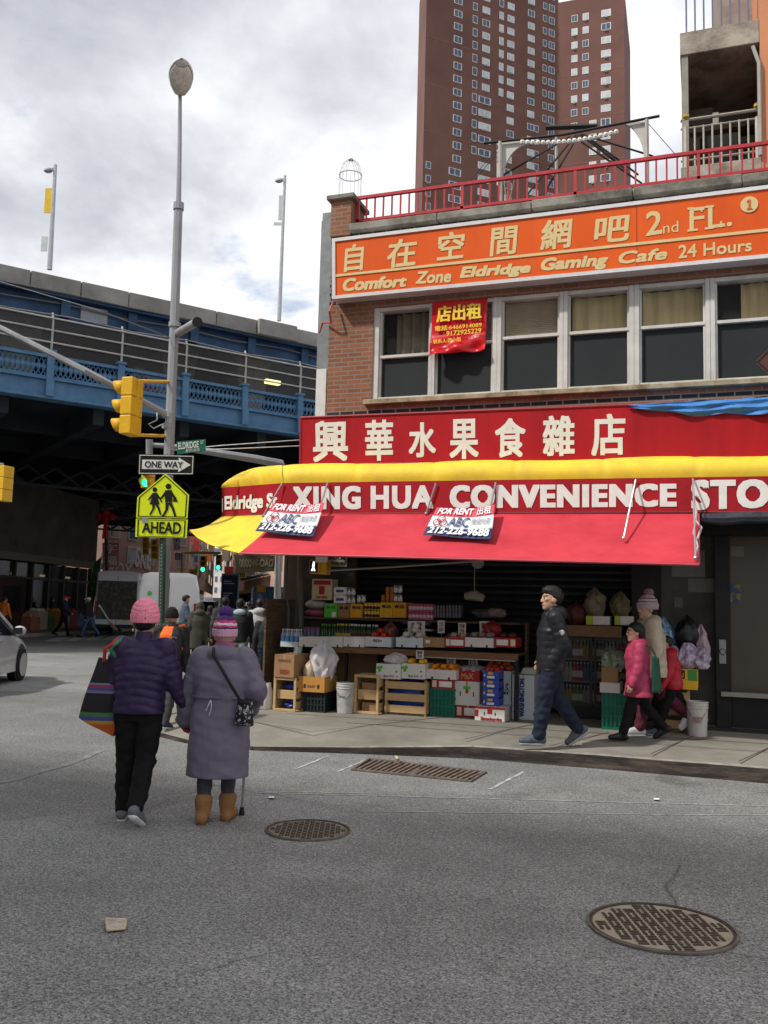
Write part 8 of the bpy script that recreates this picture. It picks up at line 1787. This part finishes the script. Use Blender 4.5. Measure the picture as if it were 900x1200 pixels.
# ---- person with the orange backpack between the two women
b6 = ground_at(193, 858, False); b6[2] = .05; h7 = tallness(190, 712, b6)
J7 = skel(h7, {'L': (10, 6, 0), 'R': (-10, 14, -10)}, {'L': (8, 12, 20, 8), 'R': (-6, 12, 20, 8)}, lean=4)
pp = body(J7, 'person in a black hooded jacket between the purple jacket and the lavender coat', b6, RV - rad(8), .013, skin); top(J7, pp, cloth('jacket_black', (.014, .014, .015), .7), .012, hem=.46, w=1.1, r=1.08, hood=True); trousers(J7, pp, cloth('trouser_grey', (.035, .035, .04), .8), .013); shoes(J7, pp, cloth('sneaker_navy', (.03, .03, .06), .6), .012, MATS['sole_white']); beanie(J7, pp, cloth('knit_black', (.015, .014, .014), .95), .012, None, True, .0)
def backpack(b, rz, J, lbl, m_, m2, sc=1.0):
    c = J['chest'] + np.array([0.085 * sc, -.185 * J['h'] / 1.5, .02]); t = thing('backpack', lbl, 'backpack', world(b, rz, c - (0, 0, .2)))
    f = Field((-.2, -.15, -.26), (.2, .15, .26), .012); f.loft([(-.20, 0, 0, .13, .07), (-.1, 0, -.01, .145, .085), (.1, 0, 0, .14, .08), (.20, 0, .02, .10, .05)], .02)
    o = f.build('pack', [m_, m2], t, None, 0, lambda q: (q[:, 0] > .03).astype(int)); o.location = (0, 0, .2); o.rotation_euler.z = rz
    mb = MB(); mb.tube([(-.1, .08, -.1), (-.11, .2, .05), (-.1, .16, .22), (-.08, .05, .2)], .016, 6); mb.tube([(.1, .08, -.1), (.11, .2, .05), (.1, .16, .22), (.08, .05, .2)], .016, 6); 
    o2 = mb.build('strap', m_, None, origin=(0, 0, 0)); o2.parent = t; o2.location = (0, 0, .2); o2.rotation_euler.z = rz
    mb = MB(); lettering(mb, 'explore', [(.0, -.085, .06), (.1, -.085, .06), (.1, -.085, .085), (.0, -.085, .085)], 0, out=(0, -1, 0)); o3 = mb.build('print', MATS['badge_white'], None, origin=(0, 0, 0)); o3.parent = o; o3.location = (0, 0, 0)
backpack(b6, RV - rad(8), J7, 'orange and black backpack worn by the person between the purple and lavender coats', cloth('pack_orange', (.75, .13, .015), .7), cloth('pack_black', (.02, .02, .022), .7))
# ---- background walkers
def walker(px, D, ytop, rz, lbl, jk, tr, hr='short', hat=None, hem=.48, step=16, hood=False, sk=None, w=1.0, gz=.1, group=None, hands=(10, 14), lean=2):
    b = ond(px, 720, D); b[2] = gz; h = min(1.86, max(1.0, tallness(px, ytop, b))); 
    J = skel(h, {'L': (step, 5, 0), 'R': (-step, 18 if step > 5 else 2, -15 if step > 5 else 0)}, {'L': (-hands[0], 10, hands[1], 6), 'R': (hands[0], 10, hands[1], 6)}, lean=lean)
    V_ = .016 if D < 25 else .022
    o = body(J, lbl, b, rz, V_, sk or skin, group); top(J, o, jk, V_, hem=hem, w=1.05 * w, r=1.0 * w, hood=hood, wr=.003); trousers(J, o, tr, V_, 1.05); shoes(J, o, MATS['boot_black'], V_)
    if hat: hat(J, o)
    elif hr: hair(J, o, hairb, V_, hr)
    return o, J, b
drk = cloth('jacket_dark', (.018, .019, .022)); nav = cloth('jacket_navy', (.018, .026, .05)); den = cloth('jeans_blue', (.06, .10, .20)); blkT = MATS['trouser_black']; oli = cloth('parka_olive', (.045, .045, .032)); gry = cloth('jacket_grey', (.17, .17, .18)); mar = cloth('jacket_maroon', (.07, .02, .035)); tan = cloth('trouser_tan', (.28, .20, .10)); blg = cloth('jacket_bluegrey', (.07, .09, .14)); redj = cloth('jacket_rust', (.22, .03, .03)); wht_j = cloth('hoodie_white', (.42, .42, .43)); orj = cloth('vest_orange', (.55, .13, .02))
cp = lambda m_: (lambda J, o: cap(J, o, m_, .014))
wc, Jw, bw = walker(75, 39, 697, RV - rad(85), 'person in a red cap and navy jacket crossing the far street', nav, blkT, hat=cp(cloth('cap_red', (.50, .03, .03))), gz=0, hands=(20, 40))
wc, Jw, bw = walker(105, 38, 698, RV + rad(80), 'person in a white cap and jeans pulling a hand truck', drk, den, hat=cp(cloth('cap_white', (.6, .6, .6))), gz=0, step=22, lean=8)
ht = thing('hand_truck', 'silver hand truck with a flat parcel pulled across the far street', 'hand truck', ond(132, 741, 38.3) * np.array([1, 1, 0]))
mb = MB()
for dx in (-.16, .16): mb.tube([ond(116, 709, 38 + dx * 1.6), ond(136, 741, 38.3 + dx * 1.6)], .04, 6)
mb.build('frame', M('truck_steel', (.45, .46, .48), .4, metal=.5), ht); MB().tube([ond(116, 710, 37.7), ond(116, 710, 38.3)], .03, 6).build('handle', rodm, ht); MB().slab([ond(126, 729, 37.9), ond(138, 740, 37.9), ond(138, 740, 38.6), ond(126, 729, 38.6)], .12, (0, 0, 1)).build('parcel', kraft, ht)
for z in (37.9, 38.6): MB().lathe(ond(136, 742, z), [(.12, -.02), (.14, 0), (.12, .02)], 10, 'x').build('wheel', MATS['rubber_black'], ht)
walker(123, 44, 694, RV + 1, 'person in black standing left of two others by the delivery truck', drk, blkT, step=3); walker(130, 45, 692, RV + 2, 'person in a dark red jacket standing by the delivery truck', redj, blkT, step=3); walker(137, 44, 695, RV - 2, 'person in dark clothes standing right of the red jacket by the delivery truck', drk, blkT, step=3)
walker(169, 25.5, 701, RV + 2.2, 'person with black hair and dark jacket standing before the white van', drk, blkT, step=4, gz=0); walker(216, 27, 697, RV - 1.2, 'person in a blue grey jacket and tan trousers beside the white van', blg, tan, step=8, gz=0)
walker(234, 20.5, 704, RV + .15, 'person in an olive parka with a furry hood walking away', oli, blkT, None, hem=.30, hood='fur', w=1.12); walker(246, 22.5, 708, RV + .3, 'person with a pale fur collar walking away beside the olive parka', cloth('coat_taupe', (.10, .09, .085)), blkT, 'long', hem=.36, w=1.08)
walker(263, 19, 698, RV + .1, 'person in a dark jacket with short brown hair walking away ahead of the bobble hat', cloth('jacket_charcoal', (.03, .033, .04)), blkT, sk=skin2)
wo, Jm, bm_ = walker(281, 17, 700, RV + .05, 'person in a black jacket with a pale blue hood walking away', drk, cloth('trouser_pale', (.22, .24, .26)), hood=False); f = Field(Jm['neck'] - .2, Jm['neck'] + .2, .014); f.ell(Jm['neck'] + (0, -.05, .01), (.12, .08, .07), .01); f.build('hood', cloth('hood_blue', (.34, .44, .50)), wo)
walker(304, 18.5, 700, RV + .1, 'person in a white and grey hoodie with dark hair walking away near the store', wht_j, drk, hood=True); wk, Jk, bk3 = walker(313, 16.6, 713, RV + .1, 'person of child size in black with a black backpack walking away near the store', drk, cloth('jeans_dark', (.03, .045, .08)), hat=lambda J, o: beanie(J, o, MATS['knit_black'], .014, None, True)); walker(322, 19.5, 702, RV + 3.0, 'person with a pale face walking towards the camera by the store corner', drk, blkT, 'long'); walker(329, 17.4, 703, RV + .1, 'person in a maroon jacket walking away close to the store wall', mar, blkT, 'long')
walker(4, 34, 699, RV - .5, 'person in an orange vest by the shopfront at the far left edge', orj, blkT, step=4); walker(292, 30, 704, RV + .2, 'person in dark clothes walking away in the distance behind the pale blue hood', drk, blkT); walker(253, 32, 704, RV + .2, 'person in brown walking away in the distance behind the fur collar', cloth('coat_brown', (.10, .055, .035)), blkT); walker(318, 33, 705, RV + .2, 'person in grey walking away in the distance by the store corner', gry, blkT)
walker(60, 46, 700, RV - 1.4, 'person in a dark coat standing under the abutment by the booth', drk, blkT, step=3, hem=.35)

# ================================================================== VEHICLES
tyre = M('tyre', (.016, .016, .017), .85); rimm = M('rim_alloy', (.45, .46, .48), .3, metal=.8); cglass = glassmat('car_glass', (.014, .017, .02), .05); hl = M('headlight', (.6, .6, .62), .15); tl_ = M('tail_light', (.30, .012, .012), .2); trim = M('car_trim', (.02, .02, .02), .5); chrome = M('chrome', (.6, .6, .6), .15, metal=1.0)
def place(mb, T): mb.T = T; return mb
def car(lbl, cat, loc, head, col, kind='sedan', group=None, name='parked_car'):
    """head: world direction (dx, dy) the car points to"""
    d = np.array(head, float); d /= np.linalg.norm(d); T = Matrix(((d[0], -d[1], 0, loc[0]), (d[1], d[0], 0, loc[1]), (0, 0, 1, loc[2]), (0, 0, 0, 1))); t = thing(name, lbl, cat, loc, 0, group)
    paint = M('paint_%.2f_%.2f_%.2f' % col, col, .28, var=.03, metal=.25, coat=.6)
    L, Wd = 4.45, .88
    prof = [(-2.22, .42, .62, .60), (-2.15, .30, .95, .76), (-1.7, .24, 1.0, .86), (-.9, .20, .96, .885), (.3, .20, .92, .89), (1.2, .21, .88, .88), (1.75, .24, .78, .84), (2.12, .30, .66, .74), (2.22, .40, .56, .58)]
    sec = [(-1, .0), (-1, .35), (-.985, .75), (-.9, .97), (-.55, 1.02), (0, 1.04), (.55, 1.02), (.9, .97), (.985, .75), (1, .35), (1, 0), (.85, -.06), (0, -.08), (-.85, -.06)]
    mb = MB(T); vs = [(x, a * w, zb + (zt_ - zb) * b_) for x, zb, zt_, w in prof for a, b_ in sec]; n_ = len(sec); fs = [(i * n_ + j, i * n_ + (j + 1) % n_, (i + 1) * n_ + (j + 1) % n_, (i + 1) * n_ + j) for i in range(len(prof) - 1) for j in range(n_)] + [tuple(range(n_)), tuple((len(prof) - 1) * n_ + j for j in range(n_))[::-1]]
    bd = mb.add(vs, fs).build('body', paint, t, smooth=True)
    rz_ = 1.46 if kind == 'sedan' else 1.72; xb0, xb1 = (-1.75, -1.15) if kind == 'sedan' else (-2.1, -1.85)
    cab = [(xb0, .92, .80), (1.25, .86, .80), (xb1, rz_ - .05, .60), (.35, rz_ - .05, .60)]
    mb = MB(T); mb.hexa([(xb0, -.80, .95), (1.25, -.80, .88), (1.25, .80, .88), (xb0, .80, .95), (xb1, -.62, rz_ - .06), (.32, -.62, rz_ - .06), (.32, .62, rz_ - .06), (xb1, .62, rz_ - .06)]).build('window', cglass, t)
    mb = MB(T); mb.hexa([(xb1 - .06, -.64, rz_ - .065), (.40, -.64, rz_ - .065), (.40, .64, rz_ - .065), (xb1 - .06, .64, rz_ - .065), (xb1 + .1, -.55, rz_), (.18, -.55, rz_), (.18, .55, rz_), (xb1 + .1, .55, rz_)]).build('roof', paint, t, bevel=.02)
    mb = MB(T)
    for s_ in (-1, 1):
        for (xa, za), (xc, zc) in (((1.25, .88), (.34, rz_ - .05)), ((-.35, .94), (-.42, rz_ - .05)), ((xb0, .95), (xb1, rz_ - .05))): mb.tube([(xa, s_ * .81, za), (xc, s_ * .635, zc)], .035, 6)
    mb.build('pillar', paint, t)
    for s_ in (-1, 1):
        for x in (-1.32, 1.36):
            y = s_ * .80; w = MB(T).lathe((x, y, .31), [(.22, -.1), (.30, -.105), (.315, -.05), (.315, .05), (.30, .105), (.22, .1)], 24, 'y').build('wheel', tyre, t, smooth=True)
            mb = MB(T); mb.lathe((x, y + s_ * .095, .31), [(.02, -.02), (.07, .01 * s_), (.21, .0), (.225, -.03)], 20, 'y')
            for k_ in range(7): a = k_ * 2 * math.pi / 7; mb.tube([(x, y + s_ * .105, .31), (x + .2 * math.cos(a), y + s_ * .105, .31 + .2 * math.sin(a))], .022, 5)
            mb.build('rim', rimm, w)
            MB(T).lathe((x, s_ * .872, .34), [(.33, -.012), (.37, .016 * 1), (.345, .02), (.31, .0)], 24, 'y').build('wheel_arch', trim, bd)
        MB(T).hexa([(2.05, s_ * .45, .55), (2.20, s_ * .35, .55), (1.9, s_ * .76, .60), (1.75, s_ * .80, .62), (1.98, s_ * .45, .70), (2.1, s_ * .35, .66), (1.85, s_ * .72, .70), (1.7, s_ * .76, .75)]).build('headlight', hl, t)
        MB(T).box(-2.24, -2.0, s_ * .50, s_ * .76, .68, .88).build('tail_light', tl_, t)
        mr = MB(T).ball((.78, s_ * .99, .98), .11, 10, (.7, 1.15, .85)).build('mirror', paint, t, smooth=True); MB(T).box(.66, .70, s_ * .9, s_ * 1.07, .92, 1.04).build('mirror_glass', cglass, mr); MB(T).tube([(.80, s_ * .84, .92), (.78, s_ * .96, .95)], .03, 6).build('mirror_arm', trim, mr)
        for x in (.05, -.95): MB(T).box(x - .09, x + .09, s_ * .885, s_ * .905, .78, .81).build('handle', chrome, t)
    MB(T).box(-2.26, -2.2, -.26, .26, .66, .78).build('number_plate', M('plate_yellow', (.6, .5, .2), .5), t); MB(T).box(2.18, 2.24, -.4, .4, .38, .5).build('grille', trim, t)
    return t
Ed = np.array([-math.sin(rad(24)), math.cos(rad(24))]); Er = np.array([Ed[1], -Ed[0]])
fw_ = onz(21, 797.5); cl = fw_[:2] - Er * .84 - Ed * 1.36
car('silver sedan cut off at the left edge, driving away', 'car', (cl[0], cl[1], 0), Ed, (.52, .53, .55), 'sedan', None, 'sedan')
def street_car(px, D, lbl, col, kind, toward=False, name='parked_car'):
    p = ond(px, 711, D); car(lbl, 'car', (p[0], p[1], 0), E2 * (-1 if toward else 1), col, kind, 'cars down the far street', name)
street_car(286, 62, 'silver car coming down the far street, nearest of them', (.5, .5, .52), 'sedan', True); street_car(243, 66, 'dark blue car parked down the far street, left side', (.03, .05, .12), 'suv', True); street_car(298, 74, 'pale grey car down the far street, right side', (.45, .46, .48), 'suv', True); street_car(276, 86, 'grey car down the far street between the two lanes of parked cars', (.2, .2, .21), 'sedan', True); street_car(287, 98, 'orange yellow cab down the far street', (.65, .30, .02), 'suv', True, 'taxi'); street_car(262, 110, 'white car far down the street', (.6, .6, .6), 'sedan', True)
def boxvan(lbl, cat, name, loc, head, col, L, Wd, H, tumble, rear=True, cab=True):
    d = np.array(head, float); d /= np.linalg.norm(d); T = Matrix(((d[0], -d[1], 0, loc[0]), (d[1], d[0], 0, loc[1]), (0, 0, 1, loc[2]), (0, 0, 0, 1))); t = thing(name, lbl, cat, loc); pt = M('paint_van_%.2f' % col[0], col, .35, var=.04, coat=.4, scale=2)
    w = Wd / 2; mb = MB(T); st = [(-L / 2, .45, H - .12, .94), (-L / 2 + .08, .4, H, 1.0), (L / 2 - 1.7, .4, H, 1.0), (L / 2 - 1.0, .4, H - .35, .98), (L / 2 - .45, .4, 1.25, .95), (L / 2, .45, .95, .85)]
    sec = [(-1, 0), (-1, .45), (-1 + tumble * .3, .75), (-1 + tumble, .97), (-.6, 1.0), (.6, 1.0), (1 - tumble, .97), (1 - tumble * .3, .75), (1, .45), (1, 0)]; n_ = len(sec)
    vs = [(x, a * w * k_, zb + (zt_ - zb) * b_) for x, zb, zt_, k_ in st for a, b_ in sec]; fs = [(i * n_ + j, i * n_ + (j + 1) % n_, (i + 1) * n_ + (j + 1) % n_, (i + 1) * n_ + j) for i in range(len(st) - 1) for j in range(n_)] + [tuple(range(n_)), tuple((len(st) - 1) * n_ + j for j in range(n_))[::-1]]
    bd = mb.add(vs, fs).build('body', pt, t, smooth=True)
    for s_ in (-1, 1):
        for x in (-L / 2 + 1.0, L / 2 - .95): w_ = MB(T).lathe((x, s_ * (w - .1), .35), [(.2, -.1), (.34, -.11), (.36, 0), (.34, .11), (.2, .1)], 18, 'y').build('wheel', tyre, t, smooth=True); MB(T).lathe((x, s_ * (w + .005), .35), [(.02, .01), (.19, .005), (.2, -.02)], 14, 'y').build('rim', rimm, w_)
        MB(T).box(-L / 2 - .02, -L / 2 + .06, s_ * w * .80, s_ * w * .93, .95, 1.55).build('tail_light', tl_, t)
        MB(T).hexa([(-L / 2 + .5, s_ * (w + .004), 1.35), (-L / 2 + 1.7, s_ * (w + .004), 1.35), (-L / 2 + 1.7, s_ * (w - .03), 1.35), (-L / 2 + .5, s_ * (w - .03), 1.35), (-L / 2 + .55, s_ * (w * (1 - tumble * .45) + .012), 2.0), (-L / 2 + 1.65, s_ * (w * (1 - tumble * .45) + .012), 2.0), (-L / 2 + 1.65, s_ * (w * .8), 2.0), (-L / 2 + .55, s_ * (w * .8), 2.0)]).build('side_window', cglass, t)
        MB(T).hexa([(L / 2 - 1.7, s_ * (w * .985), 1.3), (L / 2 - .75, s_ * (w * .965), 1.3), (L / 2 - .75, s_ * (w * .7), 1.3), (L / 2 - 1.7, s_ * (w * .7), 1.3), (L / 2 - 1.7, s_ * (w * (1 - tumble * .4) + .0), 1.95), (L / 2 - 1.2, s_ * (w * (1 - tumble * .4) - .01), 1.95), (L / 2 - 1.2, s_ * (w * .6), 1.95), (L / 2 - 1.7, s_ * (w * .6), 1.95)]).build('cab_window', cglass, t)
    MB(T).box(-L / 2 - .004, -L / 2 + .02, -.008, .008, .55, H - .2).build('door_seam', trim, t); MB(T).box(-L / 2 - .08, -L / 2 + .02, -w * .95, w * .95, .38, .52).build('bumper', trim, t); MB(T).box(-L / 2 - .02, -L / 2 + .01, .06, .16, 1.2, 1.3).build('handle', trim, t)
    MB(T).box(-L / 2 - .012, -L / 2 + .01, -.55, -.1, .68, .82).build('number_plate', M('plate_yellow', (.6, .5, .2), .5), t)
    return t, T
vp_ = ond(168, 720, 31); v, T = boxvan('white high roof van parked beyond the litter basket, seen from behind', 'van', 'van', (vp_[0], vp_[1] + 1.5, 0), (-math.sin(rad(33)), math.cos(rad(33))), (.66, .66, .66), 5.4, 2.05, 2.55, .16)
mb = MB(T); mb.lathe((-2.712, -.72, 1.0), [(.18, .0), (.17, .01)], 9, 'x'); mb.build('orange_sticker', M('sticker_orange', (.75, .10, .03), .5), v); mb = MB(T); mb.lathe((-2.712, .62, 1.85), [(.08, .0), (.07, .01)], 9, 'x'); mb.build('green_sticker', M('sticker_green', (.12, .45, .10), .5), v)
tp = ond(146, 715, 43); v2, T2 = boxvan('white delivery truck with open side parked beside the shopfronts', 'truck', 'delivery_truck', (tp[0], tp[1], 0), (-math.sin(rad(28)), math.cos(rad(28))), (.58, .61, .66), 5.5, 1.9, 2.9, .05); mb = MB(T2); mb.box(-2.2, 1.0, -.97, -.954, .9, 2.3).build('painted_open_side', M('truck_dark', (.05, .05, .05), .7, col2=(.13, .13, .09), scale=7, thr=(.45, .7)), v2)  # dark mottled panel on the closed side paints in a shaded interior with goods
MB(T2).box(-2.79, -2.752, -.85, .85, .75, 2.45).build('painted_open_rear', MATS['truck_dark'], v2)  # same dark panel stands in for the shaded inside at the rear
mb = MB(T2).box(-2.6, 1.2, -1.8, -.96, 2.45, 2.52); mb.build('side_flap', M('flap_blue', (.42, .50, .56), .5), v2)
street = ond(311, 711, 70); v3, T3 = boxvan('blue delivery truck parked far down the street, right side', 'truck', 'delivery_truck', (street[0], street[1], 0), E2, (.08, .17, .32), 6, 2.2, 2.9, .04)
# shop goods under the abutment
for i in range(7):
    p = ond(34 + i * 9, 722, 41 + i * 1.2); c_ = [(.3, .12, .08), (.5, .46, .4), (.12, .22, .08), (.45, .25, .05), (.4, .38, .36), (.25, .05, .05), (.10, .14, .22)][i]
    t = thing('produce_box', '%s box of goods stacked before the dark shopfront at left' % ['brown', 'cream', 'green', 'orange', 'white', 'red', 'navy'][i], 'box', (p[0], p[1], .14), 0, 'boxes before the dark shopfront')
    MB().box(p[0] - .4, p[0] + .4, p[1] - .3, p[1] + .3, .14, .75 + .25 * (i % 2)).build('body', M('goods_%d' % i, c_, .8), t, bevel=.02); mb = MB()
    for k_ in range(5): mb.ball((p[0] - .3 + .15 * k_, p[1] - .1 * (k_ % 2), .78 + .25 * (i % 2)), .12, 8)
    mb.build('goods', M('goods_top_%d' % i, tuple(min(.7, x * 1.5) for x in c_), .7), t)
fl = ond(108, 722, 44); t = thing('feather_flag', 'dark green feather banner with pale letters by the abutment corner', 'banner', (fl[0], fl[1], .1))
q = [ond(99, 727, 44), ond(107, 727, 44), ond(119, 652, 44), ond(110, 660, 44)]; MB().slab(q, .03, (_f[0], _f[1], 0)).build('cloth', M('flag_green', (.025, .065, .02), .8), t); mb = MB(); lettering(mb, 'OPEN', [subq(q, .7, .71, .15, .16)[0], subq(q, .7, .71, .8, .81)[0], subq(q, .25, .26, .8, .81)[0], subq(q, .25, .26, .15, .16)[0]], 0, out=-_f, lift=.02); mb.build('lettering', M('flag_ink', (.10, .16, .08), .8), t); MB().tube([(fl[0], fl[1], .1), ond(120, 648, 44)], .03, 5).build('pole', rodm, t)
